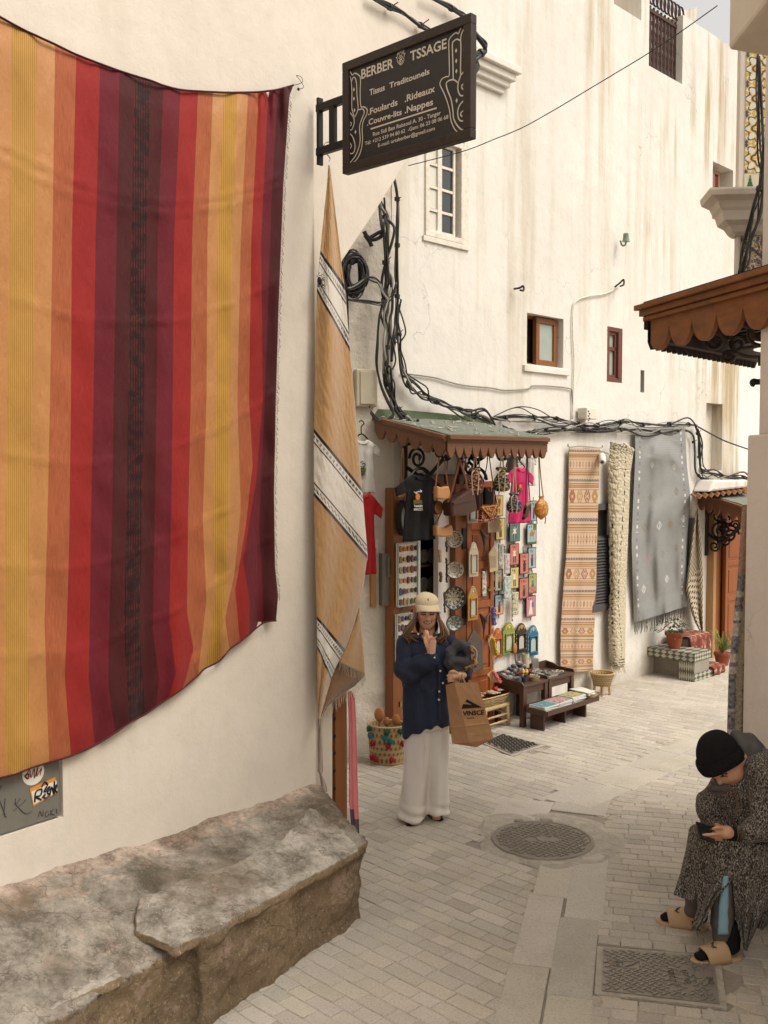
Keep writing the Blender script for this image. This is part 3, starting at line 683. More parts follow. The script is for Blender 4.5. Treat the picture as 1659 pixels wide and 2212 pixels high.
# ================================================================ big striped cloth on the left wall
def Q(fr, zf, pts, y=0):
    out = []
    for p in pts: k = fr.l(*zf(*p), y); out.append((k.x, k.z))
    return out
zI = zc(0, 0, 1.659); zJ = zc(0, 1300, 1.659)
def fabric(name, c1, c2=None, kind='plain', rough=.7, sheen=.04):
    m, t, b = nodes(name); tc = nd(t, 'ShaderNodeTexCoord'); uv = tc.outputs['UV']; ob = tc.outputs['Object']
    c1 = hexc(c1); c2 = hexc(c2) if c2 else tuple(x*.8 for x in c1)
    def wav(freq, axis='X'):
        s_ = nd(t, 'ShaderNodeSeparateXYZ'); t.links.new(uv, s_.inputs[0]); a = nd(t, 'ShaderNodeMath'); a.operation = 'MULTIPLY'; a.inputs[1].default_value = freq; t.links.new(s_.outputs[axis], a.inputs[0])
        q = nd(t, 'ShaderNodeMath'); q.operation = 'SINE'; t.links.new(a.outputs[0], q.inputs[0]); r = nd(t, 'ShaderNodeMath'); r.operation = 'MULTIPLY_ADD'; r.inputs[1].default_value = .5; r.inputs[2].default_value = .5; t.links.new(q.outputs[0], r.inputs[0]); return r.outputs[0]
    if kind == 'plain': f = tex_noise(t, uv, 60, 4, .7)
    elif kind == 'streak': f = ramp(t, tex_noise(t, uv, 1, 5, .7, (260, 14, 1)), [(.3, 0.0), (.7, 1.0)])
    elif kind == 'lines': f = mix(t, .35, ramp(t, wav(520), [(.3, 0.0), (.7, 1.0)]), tex_noise(t, uv, 1, 3, .7, (150, 200, 1)))
    elif kind == 'ikat':
        f = mix(t, 1.0, ramp(t, wav(420), [(.2, 0.0), (.8, 1.0)]), ramp(t, tex_noise(t, uv, 1, 4, .6, (14, 26, 1)), [(.42, 0.0), (.6, 1.0)]), 'MULTIPLY')
    c = mix(t, f, c1, c2); c = mix(t, 1.0, c, mix(t, tex_noise(t, ob, 3, 4), .84, 1.12), 'MULTIPLY')
    t.links.new(c, b.inputs['Base Color']); b.inputs['Roughness'].default_value = rough; b.inputs['Sheen Weight'].default_value = sheen; b.inputs['Specular IOR Level'].default_value = .2
    n1 = bumpit(t, b, tex_noise(t, ob, 5, 6, .6, (1, 1, .45)), .75, .035); bumpit(t, b, tex_noise(t, uv, 1, 3, .7, (500, 350, 1)), .6, .003, n1); return m
tan = fabric('cloth_tan', 'b88350', 'a67040', rough=.32); gold = fabric('cloth_gold', 'bd8f42', '91672c', 'lines'); orng = fabric('cloth_orange', 'a9613c', '8a4529', 'streak')
redm = fabric('cloth_red', '94241f', '80201b'); purp = fabric('cloth_plum', '6b1b25', '58161e'); dark = fabric('cloth_maroon', '4b1818', '3e1314'); ikat = fabric('cloth_ikat', '250c0d', '55201c', 'ikat')
from math import tan as mtan
T_ = 2157   # zJ y=0 equals zI y=2157
B = [ # boundaries in zI coordinates: x,y polylines (y>2157 are from the lower zoom)
 [(-420,-150),(-420,1300),(-420,T_),(-420,T_+1200),(-420,T_+2130)],
 [(65,128),(50,1300),(42,T_),(30,T_+700),(22,T_+1200),(38,T_+2035)],
 [(200,195),(187,1300),(175,T_),(160,T_+700),(150,T_+1200),(168,T_+1990)],
 [(298,240),(283,1300),(270,T_),(255,T_+700),(240,T_+1200),(265,T_+1960)],
 [(412,295),(388,1300),(383,T_),(375,T_+700),(362,T_+1200),(350,T_+1500),(383,T_+1925)],
 [(541,345),(516,1300),(505,T_),(490,T_+700),(485,T_+1200),(480,T_+1500),(512,T_+1868)],
 [(645,383),(630,1300),(613,T_),(605,T_+700),(590,T_+1200),(585,T_+1550),(622,T_+1800)],
 [(728,410),(708,1300),(693,T_),(682,T_+700),(668,T_+1250),(700,T_+1745)],
 [(815,436),(790,1300),(778,T_),(765,T_+700),(755,T_+1250),(785,T_+1700)],
 [(883,462),(852,1300),(846,T_),(835,T_+700),(825,T_+1250),(858,T_+1500),(845,T_+1658)],
 [(975,485),(940,1300),(933,T_),(922,T_+700),(915,T_+1200),(950,T_+1480),(905,T_+1617)],
 [(1070,493),(1037,1300),(1030,T_),(1015,T_+700),(1010,T_+1150),(1045,T_+1350),(990,T_+1558)],
 [(1150,497),(1120,1300),(1115,T_),(1095,T_+650),(1115,T_+1080),(1085,T_+1350),(1070,T_+1490)],
 [(1210,500),(1175,1300),(1170,T_),(1150,T_+700),(1170,T_+1000),(1135,T_+1300),(1105,T_+1455)],
 [(1285,500),(1250,1300),(1242,T_),(1238,T_+650),(1222,T_+1000),(1195,T_+1250),(1185,T_+1412)],
 [(1340,499),(1300,1300),(1282,T_),(1300,T_+600),(1265,T_+950),(1215,T_+1180),(1240,T_+1350)],
 [(1397,497),(1357,1300),(1345,T_),(1365,T_+350),(1325,T_+700),(1270,T_+1030),(1295,T_+1310)],
 [(1450,491),(1410,1300),(1420,T_),(1382,T_+450),(1312,T_+870),(1348,T_+1080),(1350,T_+1265)],
 [(1503,483),(1470,1000),(1430,T_),(1400,T_+700),(1420,T_+1060),(1424,T_+1207)],
 [(1585,460),(1563,520),(1530,1000),(1503,1700),(1490,T_),(1480,T_+500),(1485,T_+900),(1502,T_+1060),(1491,T_+1195)]]
cols = [tan, gold, tan, orng, redm, purp, dark, ikat, dark, purp, redm, orng, tan, gold, tan, orng, redm, purp, dark]
BT = [[(p[1], p[0]) for p in b] for b in B]
def bpt(i, t):
    b = B[i]; y = lerp(b[0][1], b[-1][1], t); return interp(BT[i], y)[0], y
TF = LW.px(200, 600, 0)
def textile():
    sub = 5; nv = 150; mb = MB(); nc = (len(B)-1)*sub
    for j in range(nv+1):
        t = j/nv
        for c in range(nc+1):
            i = min(c//sub, len(B)-2); f = c/sub-i
            x0, y0 = bpt(i, t); x1, y1 = bpt(i+1, t); x, y = lerp(x0, x1, f), lerp(y0, y1, f)
            u, v = zI(x, y); s = (x+420)/2000
            k = s*2.0; amp = .006+.022*max(0, s-.55)*2.2*t+.01*max(0, t-.85)*4
            off = .045+.02*sin(pi*t)+amp*(sin(x*.021+1.2*sin(t*3))+.5*sin(x*.05+t*4))
            off += .014*N3((x*.004, t*3.5, 1), 1.6)+.010*N3((x*.003+t*2, t*16-x*.006, 5), 1)*(.4+t)+.006*N3((x*.01+t*6, t*9, 2), 1.5)
            # fold creases, horizontal
            for ct in (.165, .185, .36, .57, .72, .84): off += .006*exp(-((t-ct-.02*sin(x*.002))/.0036)**2)
            if s > .9: # gathered pull towards the top right knot
                off += .02*max(0, 1-t*8)*sin((x-1400)*.1)
            off += .012*sin(s*26+t*9)*max(0,s-.4)*t+.006*sin(s*60-t*30)*max(0,s-.3); off -= .03*max(0, 1-min(t, 1-t)*30)*.5
            p = TF.l(u, v, -off); mb.v.append(tuple(p)); mb.c.append((1, 1, 1)); mb.uv[len(mb.v)-1] = (s*2.2, t*2.8)
    for j in range(nv):
        for c in range(nc): mb.f.append((j*(nc+1)+c, (j+1)*(nc+1)+c, (j+1)*(nc+1)+c+1, j*(nc+1)+c+1))
    me = mb.mesh('cloth'); me.polygons.foreach_set('use_smooth', [True]*len(me.polygons))
    ms = list(dict.fromkeys(cols)); [me.materials.append(m) for m in ms]
    for j in range(nv):
        for c in range(nc): me.polygons[j*nc+c].material_index = ms.index(cols[c//sub])
    root = thing('striped_cloth', 'huge red, maroon, gold and orange striped cloth pinned along the left wall', 'cloth', TF)
    ob = bpy.data.objects.new('cloth', me); COL.objects.link(ob); ob.parent = root
    hem = MB()
    top = [TF.l(*zI(*(bpt(i, 0))), -.045) for i in range(len(B))]; hem.tube(smooth_path(top, 5), .006, 5); hem.build('top_hem', dark, root); hem = MB()
    bot = [TF.l(*zI(*(bpt(i, 1))), -.045) for i in range(len(B))]; hem.tube(smooth_path(bot, 5), .005, 5); hem.build('bottom_hem', dark, root)
    fr_ = MB()
    for k in range(170):
        t = .02+.94*k/170; x, y = bpt(len(B)-1, t); p = TF.l(*zI(x, y), -.04); 
        q = p+Vector((random.uniform(.012, .028), 0, -random.uniform(.005, .03))); fr_.tube([p, (p+q)/2+Vector((.004, 0, -.002)), q, q+Vector((-.008, 0, -.006))], .0013, 3)
    fr_.build('fringe', dark, root)
    st = MB(); p = TF.l(*zI(1585, 460), -.04); pth = [TF.l(*zI(*a), -.03) for a in ((1585,460),(1610,455),(1635,440),(1625,415),(1600,408),(1618,430),(1640,470),(1612,482))]; st.tube(smooth_path(pth, 4), .002, 4); st.ell(pth[-1], (.008, .008, .01), 8, 6); st.build('tie_string', m_iron, root)
textile()
# ---- metal hatch with stickers
HF = LW.px(68, 1740, 0)
ht = thing('metal_hatch', 'grey metal hatch with stickers and scrawls below the striped cloth', 'hatch', HF)
a = HF.l(-500, 1700); b = HF.l(136, 1765); z0_ = HF.l(0, 1813).z; zt_ = HF.l(136, 1400).z
o = MB(); o.box(a.x, b.x-.012, .006, .034, b.z+.008, zt_); hp_ = o.build('panel', m_grey, ht, bev=.004)
def disc(mb, c, r, y, n=28, zs=1): mb.add([(c[0], y, c[1])]+[(c[0]+r*cos(2*pi*k/n), y, c[1]+r*zs*sin(2*pi*k/n)) for k in range(n)], [(0, 1+(k+1) % n, 1+k) for k in range(n)])
m_stw = mat('sticker_white', 'd8cfc0', .5, .08, 20, 0); m_sto = mat('sticker_orange', 'd28a2c', .5, .08, 20, 0); m_ink2 = mat('ink_black', '1c1a18', .6, .1, 20, 0); m_mar = mat('marker_scrawl', '4a4444', .7, .1, 20, 0); m_redink = mat('ink_dark_red', '6d2a26', .6, .1)
zKK = zK
o = MB(); c = Q(HF, zK, [(146, 155)])[0]; r = abs(Q(HF, zK, [(193, 155)], 0)[0][0]-c[0]); disc(o, c, r, .004); s1 = o.build('round_sticker', m_stw, ht)
o = MB(); 
def scrib(mb, fr, zf, pts, r, y, n=4): mb.tube(smooth_path([(*((lambda k: (k[0], y, k[1]))(Q(fr, zf, [p])[0])),) for p in pts], 4), r, n, 1)
scrib(o, HF, zK, [(115,165),(130,140),(135,175),(150,135),(150,178),(165,130),(160,170),(180,135),(175,165)], .0025, .003); scrib(o, HF, zK, [(108,168),(125,160),(122,180),(108,168)], .004, .003); o.build('drawing', m_redink, s1)
o = MB(); o.add([(x, .003, z) for x, z in Q(HF, zK, [(130,222),(240,172),(250,240),(145,300)])], [(0, 3, 2, 1)]); s2 = o.build('name_sticker', m_sto, ht)
o = MB(); o.add([(x, .001, z) for x, z in Q(HF, zK, [(136,236),(244,186),(249,236),(146,292)])], [(0, 3, 2, 1)]); o.build('white_field', m_stw, s2)
o = MB()
for pts in ([(150,280),(155,235),(180,225),(175,250),(155,258),(178,270)], [(182,262),(195,245),(190,262),(200,262)], [(200,228),(215,212),(205,240),(215,248),(203,258)], [(180,215),(192,195),(205,205),(190,235),(215,225)], [(215,250),(222,215),(232,245)], [(235,190),(233,245),(245,205),(234,222),(247,238)]): scrib(o, HF, zK, pts, .0045, -.001)
o.build('scrawl', m_ink2, s2)
o = MB()
for pts in ([(168,345),(175,320),(185,342),(190,318)], [(212,318),(200,325),(198,342),(212,338),(212,330)], [(222,315),(222,340)], [(235,310),(222,328),(240,336)], [(246,310),(248,330)], [(60,318),(95,290),(115,270)], [(65,285),(110,330),(140,320)], [(70,265),(70,290),(90,265)], [(0,270),(15,310),(25,335)], [(0,215),(8,212),(0,235)], [(25,265),(20,330),(30,345)]): scrib(o, HF, zK, pts, .0022, .004)
tag(o.build('marker_scrawls', m_mar, ht), 'faint marker scrawls')
# ================================================================ hanging sign
o_ = LW2.M @ Vector((.0, -.02, 0)); SF0 = Fr(o_, 133.5)
tl = SF0.l(740, 137); SF = SF0.at(tl.x, 0, SF0.l(745, 375).z)
sg = thing('shop_sign', 'black framed hanging shop sign with white lettering and hand emblems', 'sign', SF)
X1 = SF.l(1018, 160).x; Z1 = SF.l(740, 137).z
m_signb = mat('sign_black', '23211f', .55, .3, 8, .15, 60, spec=.4, dirt=.15); m_signf = mat('sign_frame', '352b24', .6, .35, 10, .4, 60, dirt=.2); m_letter = mat('letter_cream', 'cfc6b4', .6, .12, 30, 0)
o = MB(); fx = .052; o.box(fx*.6, X1-fx*.6, .012, .03, fx*.6, Z1-fx*.6); o.build('board', m_signb, sg)
o = MB(); frame_into(o, 0, X1, 0, Z1, fx, -.005, .045); o.build('frame', m_signf, sg, bev=.004)
m_edge = m_signf
def sq_(x, y): return Q(SF, zO, [(x, y)], .011)[0]
def T(s, a, b, h, nm='lettering', bold=.02):
    o = MB(); p0, p1 = sq_(*a), sq_(*b); text_into(o, s, p0, p1, h, .0105, bold=bold); o.build(nm, m_letter, sg)
def hh_(x, y0, y1): return abs(sq_(x, y0)[1]-sq_(x, y1)[1])
T('BERBER', (275,838), (652,703), hh_(272,715,838)*.93, bold=.018); T('TSSAGE', (850,628), (1277,473), hh_(1250,340,480)*.85, bold=.018)
T('Tissus', (372,1033), (550,968), hh_(372,960,1033)); T('Traditounels', (605,948), (1075,777), hh_(605,878,948)*.95)
T('.Foulards', (355,1262), (700,1143), hh_(400,1165,1240)*.98); T('.Rideaux', (785,1110), (1140,985), hh_(840,1010,1090)); T('.Couvre-lits', (343,1385), (750,1255), hh_(390,1300,1380)*.85); T('.Nappes', (785,1242), (1118,1140), hh_(830,1150,1228))
T('Rue Sidi Ben Raissoul A. 30 - Tanger', (412,1510), (1208,1255), hh_(412,1460,1510)*.95, bold=.012); T('Tél: +212 539 94 80 62  -Gsm: 06 23 08 06 68', (318,1618), (1297,1300), hh_(318,1575,1618), bold=.012); T('E-mail: artsberber@gmail.com', (472,1640), (1138,1435), hh_(472,1595,1640)*.95, bold=.012)
o = MB(); q = [sq_(*p) for p in ((385,1415),(1160,1168),(1160,1187),(385,1434))]; o.add([(x, .0105, z) for x, z in q], [(0, 3, 2, 1)]); o.build('rule', m_letter, sg)
def stroke(mb, pts, w):
    P = smooth_path([Vector((*sq_(*p), 0)) for p in pts], 5); vs = []; m = len(P)
    for i, p in enumerate(P):
        d = (P[min(i+1, m-1)]-P[max(i-1, 0)]).normalized(); n_ = Vector((-d.y, d.x, 0))*w/2; vs += [(p.x+n_.x, .0105, p.y+n_.y), (p.x-n_.x, .0105, p.y-n_.y)]
    mb.add(vs, [(2*i, 2*i+1, 2*i+3, 2*i+2) for i in range(m-1)])
def dia(mb, c, r): x, z = sq_(*c); mb.add([(x-r*.6, .0105, z), (x, .0105, z-r), (x+r*.6, .0105, z), (x, .0105, z+r)], [(0, 1, 2, 3)])
rh_ = [[(1485,180),(1455,215),(1430,270),(1415,305),(1385,295),(1345,325),(1310,370),(1303,420),(1307,600),(1308,790),(1270,810),(1225,835),(1200,880),(1205,920),(1240,990),(1280,1090),(1310,1200),(1330,1330),(1375,1430),(1420,1468)],
 [(1485,240),(1455,300),(1442,370),(1445,480),(1440,700),(1440,800),(1412,880)],[(1435,385),(1400,370),(1365,390),(1345,430),(1350,620),(1355,845)],
 [(1405,880),(1370,850),(1320,850),(1275,885),(1285,960),(1330,1080),(1350,1200),(1360,1300),(1400,1380),(1450,1430),(1490,1435)],
 [(1490,740),(1440,800),(1415,880),(1410,960),(1430,1020),(1460,1035),(1490,1020)],[(1490,900),(1460,905),(1455,940),(1475,960)],[(1490,1080),(1440,1130),(1410,1200),(1410,1270),(1430,1320),(1470,1330),(1490,1300)],[(1490,1210),(1465,1215),(1440,1250),(1460,1280)]]
lh_ = [[(108,715),(130,730),(150,760),(170,790),(200,770),(235,785),(265,830),(262,1000),(270,1155),(310,1165),(345,1200),(335,1260),(300,1330),(285,1420),(290,1560),(270,1680),(230,1770),(160,1840)],
 [(100,775),(130,790),(152,830),(160,900),(165,1000),(165,1180),(190,1270)],[(160,870),(180,820),(205,830),(220,900),(225,1030),(237,1190),(195,1290)],[(240,1200),(290,1190),(310,1230),(280,1310),(255,1400),(262,1560),(240,1660),(200,1750),(125,1840)],
 [(112,1185),(150,1240),(185,1290),(190,1360),(165,1430),(125,1440)],[(115,1370),(150,1345),(155,1380),(120,1400)],[(120,1460),(170,1510),(200,1600),(195,1680),(165,1715),(130,1700)],[(125,1560),(160,1620),(140,1660)]]
o = MB(); [stroke(o, p, .0075 if i else .006) for i, p in enumerate(rh_)]; [dia(o, c, .013) for c in ((1388,505),(1390,625),(1392,745),(1395,1090))]; [dia(o, c, .008) for c in ((1480,340),(1480,480),(1482,620),(1485,810),(1487,1140))]; o.build('hand_emblem', m_letter, sg)
o = MB(); [stroke(o, p, .0065) for p in lh_]; [dia(o, c, .013) for c in ((188,960),(188,1070),(195,1205),(207,1460))]; [dia(o, c, .009) for c in ((108,880),(112,970),(115,1090),(118,1280))]; o.build('hand_emblem', m_letter, sg)
o = MB(); 
for pts in ([(683,582),(698,580),(700,500),(708,478),(720,490),(722,475),(735,460),(748,475),(752,478),(768,462),(775,490),(775,545),(790,535),(775,580),(772,630),(740,672),(705,640),(695,600),(683,582)], [(722,490),(722,560)], [(752,480),(750,550)], [(715,590),(738,560),(760,585),(738,605),(715,590)], [(718,625),(738,612),(760,622),(738,660),(718,625)]): stroke(o, pts, .0035)
for c in ((711,510),(711,540),(737,490),(737,520),(764,500),(764,530),(738,582),(738,632)): dia(o, c, .007)
o.build('hand_emblem', m_letter, sg)
# bracket
o = MB(); a0 = SF.l(683, 222); b0 = SF.l(737, 205); a1 = SF.l(683, 337); b1 = SF.l(741, 300)
for p, q in ((a0, b0), (a1, b1)): o.beam((a0.x-.02, .02, (p.z)), (.01, .02, p.z), .04, .045)
zA0, zA1 = a0.z, a1.z; zA1 = SF.l(700, 322).z; 
o = MB(); o.beam((a0.x-.01, .02, zA0-.03), (.01, .02, zA0-.03), .035, .045); o.beam((a0.x-.01, .02, zA1), (.01, .02, zA1), .035, .045); xm_ = (a0.x)*.45; o.beam((xm_, .02, zA1), (xm_, .02, zA0-.03), .045, .03); o.beam((a0.x+.01, .02, zA1-.08), (a0.x+.01, .02, zA0+.03), .02, .04)
o.build('bracket', m_iron, sg, bev=.003)
# ---- tan and white striped blanket on a wire hanger
BF = LW2.px(710, 355, -.17)
bk = thing('hanging_blanket', 'tan woven blanket with diagonal white bands hanging by one corner from a wire hanger', 'blanket', BF)
TT = [(0, 710, 357, 711.5, 357), (.04, 707, 400, 717, 400), (.158, 692, 546, 744, 621), (.242, 685, 627, 756, 757), (.47, 678, 930, 782, 1060), (.59, 678, 1067, 794, 1205), (.81, 684, 1334, 739, 1406), (.88, 686, 1397, 715, 1466), (1, 687.5, 1552, 690, 1554)]
RE = [(0, 711), (.158, 744), (.242, 756), (.47, 782), (.59, 794), (.655, 797), (.73, 775), (.81, 739), (.88, 715), (1, 690)]
def bands(t, a):
    tn = (.66, .43, .22); tn = hexc('ab8456'); wh = hexc('cfc5b6'); bk_ = hexc('1d1713'); c = tn
    if .158 < t < .242 or .47 < t < .59 or .81 < t < .88: c = wh
    for g, sgn in ((.158, 1), (.242, -1), (.47, 1), (.59, -1), (.81, 1), (.88, -1)):
        d = (t-g)*sgn
        if -.003 < d < .024:
            c = wh
            if d < .005 or .019 < d: c = bk_
            elif .0085 < d < .0155 and (sin(a*95+(d > .012)*2) > -.1): c = bk_
    n_ = 1+.10*N3((a*40, t*160, 0), 1)+.05*N3((a*4, t*8, 2), 1); return tuple(k*n_ for k in c)
def bfn(a, t):
    _ = interp(TT, t); lu, lv, ru, rv = _; u = lerp(lu, ru, a); v = lerp(lv, rv, a)
    if .6 < t < .85: u += 10*sin(pi*(t-.6)/.25)*a
    y = -.05*sin(pi*min(1, t*2.2)*.5)*sin(a*pi)+.02*sin(a*9+t*5)*min(1, t*4)+.004*N3((a*20, t*60, 0), 1)
    return BF.l(u, v, y)
m_wool = cmat('wool_blanket', .95, .7, 220, .004, .1, sheen=.4)
o = MB(); o.grid(bfn, 46, 520, lambda a, t: bands(t, a)); o.build('front_fold', m_wool, bk, smooth=True, solid=.005)
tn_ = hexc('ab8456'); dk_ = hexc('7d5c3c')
def poly_cloth(mb, fr, zf, left, right, y0, nv=40, nu=10, wave=.008, col=None):
    def fn(a, t):
        l = interp([(i/(len(left)-1), *p) for i, p in enumerate(left)], t); r = interp([(i/(len(right)-1), *p) for i, p in enumerate(right)], t)
        return fr.l(*zf(lerp(l[0], r[0], a), lerp(l[1], r[1], a)), y0+wave*sin(a*7+t*3)+.3*wave*N3((a*8, t*30, 0), 1))
    mb.grid(fn, nu, nv, col)
o = MB(); o.cur = tn_; poly_cloth(o, BF, zM, [(440,-60),(420,60),(330,230),(300,360),(285,425)], [(478,-60),(480,60),(500,250),(510,400),(520,545)], .05, col=lambda a, t: tuple(k*(1+.12*N3((a*30, t*60, 0), 1)) for k in tn_)); o.build('back_fold', m_wool, bk, smooth=True, solid=.005)
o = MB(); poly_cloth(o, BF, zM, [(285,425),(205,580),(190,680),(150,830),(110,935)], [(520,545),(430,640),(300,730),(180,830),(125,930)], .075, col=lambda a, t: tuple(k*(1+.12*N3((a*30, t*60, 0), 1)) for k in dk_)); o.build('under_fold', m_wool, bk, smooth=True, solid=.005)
o = MB()
def fringe(mb, fr, zf, line, n, L, y, r=.0016, jit=.5):
    P = [(i/(len(line)-1), *p) for i, p in enumerate(line)]
    for k in range(n):
        x, yy = interp(P, (k+.5)/n); p = fr.l(*zf(x, yy), y); l = L*random.uniform(1-jit*.6, 1+jit*.3); dx = random.uniform(-.25, .25)*l
        mb.tube([p, p+Vector((dx*.3, -.004, -l*.5)), p+Vector((dx, 0, -l))], [r, r, r*.7], 3)
fringe(o, BF, zM, [(520,545),(430,645),(330,700),(225,790),(150,850),(105,935)], 52, .075, .07); fringe(o, BF, zM, [(285,425),(360,450),(440,490),(525,550)], 22, .07, .03)
o.build('fringe', mat('fringe_cream', 'c9bda6', .9, .1), bk)
o = MB(); o.ell(BF.l(690, 607, -.02), (.02, .008, .026), 10, 6)
for k in range(26): p = BF.l(690+random.uniform(-6, 6), 607+random.uniform(-14, 14), -.03); o.tube([p, p+Vector((random.uniform(-.025, .025), -.01, random.uniform(-.025, .02)))], .002, 3)
o.build('knot_tassel', m_iron, bk)
o = MB(); pth = [BF.l(*zA(x, y), 0) for x, y in ((268,1160),(275,1140),(250,1105),(235,1080),(230,1050),(245,1028),(275,1025),(295,1050))]; o.tube(smooth_path(pth, 4), .0035, 5)
tag(o.build('wire_hanger', mat('wire', '6b6257', .4, .1, metal=.7), fr=BF), 'bent wire hook holding up the tan blanket', 'hanger')
# sash hanging below the blanket
o = MB(); poly_cloth(o, BF, zM, [(98,940),(98,1100),(97,1300),(95,1405),(115,1440)], [(132,935),(132,1100),(138,1300),(142,1400),(128,1440)], .09, wave=.006, col=lambda a, t: (.30, .22, .16)); poly_cloth(o, BF, zM, [(115,1440),(122,1500),(125,1560),(140,1590)], [(128,1440),(155,1490),(175,1550),(178,1600)], .09, wave=.006, col=lambda a, t: (.33, .25, .19))
o.uv = {}; tag(o.build('fabric_sash', m_wool, fr=BF, smooth=True, solid=.006), 'thin brown knotted sash dangling below the tan blanket', 'sash')
# ---- studded wooden door post and pink scarf
DF = LW2.px(740, 1800, .02)
dp = thing('door_post', 'brown wooden door post with a row of dark studs beside the stone bench', 'door frame', DF)
x0, x1, x2 = DF.l(719.5, 1650).x, DF.l(733, 1650).x, DF.l(754, 1650).x
o = MB(); zb, zt = -DF.p.z, DF.l(740, 1460).z; o.box(x0, x1+.003, -.02, .1, zb, zt+.7); o.build('jamb', m_wood, dp, bev=.003)
o = MB(); o.box(x1+.003, x2-.02, .0, .12, zb, zt+.7); o.box(x1+.012, x1+.05, -.012, .0, zb, zt+.7); o.box(x2-.02, x2, .02, .3, zb, zt+.7); o.build('door_edge', m_wood, dp, bev=.004)
o = MB()
for k, yy in enumerate((938, 1095, 1250, 1408, 1567, 1722)):
    p = DF.l(*zM(249, yy), -.02); o = MB(); o.ell(p, (.011, .006, .013), 10, 6); o.build('stud', m_iron, dp)
KF = DF
m_pink = fabric('scarf_pink', 'dd8384', 'd07576', 'plain'); m_scg = fabric('scarf_grey', '655058', '584650', 'plain')
o = MB()
def sc_fn(a, t):
    yy = lerp(695, 2020, t); l = interp([(0, 372), (.2, 382), (.75, 385), (1, 412)], t)[0]; r = interp([(0, 395), (.05, 425), (.2, 438), (.5, 450), (1, 468)], t)[0]
    return KF.l(*zM(lerp(l, r, a), yy), .02+.005*sin(a*9.5))
o.grid(sc_fn, 24, 60); me = o.mesh('pink_scarf'); me.materials.append(m_pink); me.materials.append(m_scg)
for p in me.polygons:
    i, j = p.index % 24, p.index//24
    p.material_index = 1 if j/60 > (.79 if i < 11 else .86) else 0
me.polygons.foreach_set('use_smooth', [True]*len(me.polygons))
ob = bpy.data.objects.new('hanging_scarf', me); COL.objects.link(ob); ob.location = KF.p; ob.rotation_euler = (0, 0, KF.rot); m = ob.modifiers.new('t', 'SOLIDIFY'); m.thickness = .006; tag(ob, 'coral pink scarf with grey end hanging beside the wooden door post', 'scarf')
# ================================================================ cables
def bundle(name, label, fr, pts, n, r, spread, mats=None, ties=0, seed=1, y=-.05, wild=.0):
    rnd = random.Random(seed); root = thing(name, label, 'cables', fr.at(fr.l(*pts[0], y).x, 0, fr.l(*pts[0], y).z), None)
    f2 = Fr(root.location, fr.az); base_ = [f2.l(u, v, y) for u, v in pts]; L = len(base_)
    for k in range(n):
        ph = rnd.uniform(0, 6.3); P = []
        for i, p in enumerate(base_):
            s = spread*(1 if 0 < i < L-1 else .5)*(rnd.uniform(.2, 1)+(rnd.random() < wild)*1.6); a = ph+i*rnd.uniform(.4, 1.2)
            P.append(p+Vector((cos(a)*s*.8, min(0, -abs(sin(a))*s*.6), sin(a)*s)))
        o = MB(); o.tube(smooth_path(P, 5), r*rnd.uniform(.42, .95), 5); o.build('cable', (mats or [m_cable])[k % len(mats or [1])], root, smooth=True)
    if ties:
        for k in range(ties):
            t = (k+.5)/ties*(L-1); i = int(t); p = base_[i].lerp(base_[min(i+1, L-1)], t-i); q = (base_[min(i+1, L-1)]-base_[i]).normalized()
            o = MB(); o.tube([p-q*.015, p+q*.015], spread*.45+r, 8); o.tube([p, p+Vector((rnd.uniform(-.04, .04), -.05, rnd.uniform(-.05, .05)))], .004, 4); o.build('tie', m_cable, root)
    return root
two = [m_cable, m_cable, m_cable, m_cableg]
FC = FW
bundle('cable_bundle', 'upper run of black cables strung along the far wall above the rugs', FC, [(1060,905),(1110,902),(1160,903),(1200,905),(1240,914),(1270,922),(1310,916),(1350,911),(1390,918),(1440,916),(1475,915),(1505,920)], 8, .011, .045, two, 9, 3, wild=.15)
bundle('cable_bundle', 'lower run of black cables sagging just above the hanging rugs', FC, [(1085,925),(1128,937),(1170,932),(1210,928),(1260,930),(1310,928),(1345,930),(1390,932),(1440,934),(1482,930)], 8, .010, .035, two, 10, 5, wild=.15)
bundle('cable_bundle', 'loose cables dropping down the wall right of the grey shawl', FC, [(1480,928),(1497,940),(1499,970),(1500,1000),(1503,1020),(1515,1034),(1530,1036)], 4, .012, .02, [m_cable], 2, 6)
bundle('cable_bundle', 'cables bending down and right towards the far green awning', FC, [(1503,920),(1508,940),(1510,975),(1511,1005),(1516,1020),(1540,1026),(1570,1030),(1600,1030),(1625,1038)], 8, .011, .032, two, 5, 7, wild=.3)
bundle('cable_bundle', 'pair of bundles running down the wall and over the souvenir shop awning', FC, [(860,660),(859,700),(862,745),(868,790),(878,815),(890,835),(908,852),(930,862),(955,872),(985,885),(1010,893),(1040,905),(1068,915)], 7, .012, .04, two, 4, 8, wild=.15, y=-.08)
bundle('cable_bundle', 'thick black cables coming straight down the corner beside the blanket', RW, [(852,388),(858,430),(857,480),(858,530),(855,590),(858,640),(857,690),(850,740),(846,780)], 6, .013, .028, two, 4, 9, y=-.12)
bundle('cable_bundle', 'thick tangled cables left of the corner ending on the awning roof', RW, [(822,436),(832,470),(835,520),(833,580),(830,620),(832,664),(836,720),(834,780),(837,820),(845,850),(856,880),(872,905),(890,915),(905,918)], 10, .014, .045, two, 7, 10, y=-.16, wild=.15)
bundle('cable_loop', 'looping loose cables beside the tangled bundle above the meter box', RW, [(838,640),(820,680),(816,740),(815,790),(825,840),(846,880),(848,900),(830,910),(812,905),(800,890)], 4, .010, .02, [m_cable], 0, 12, y=-.2)
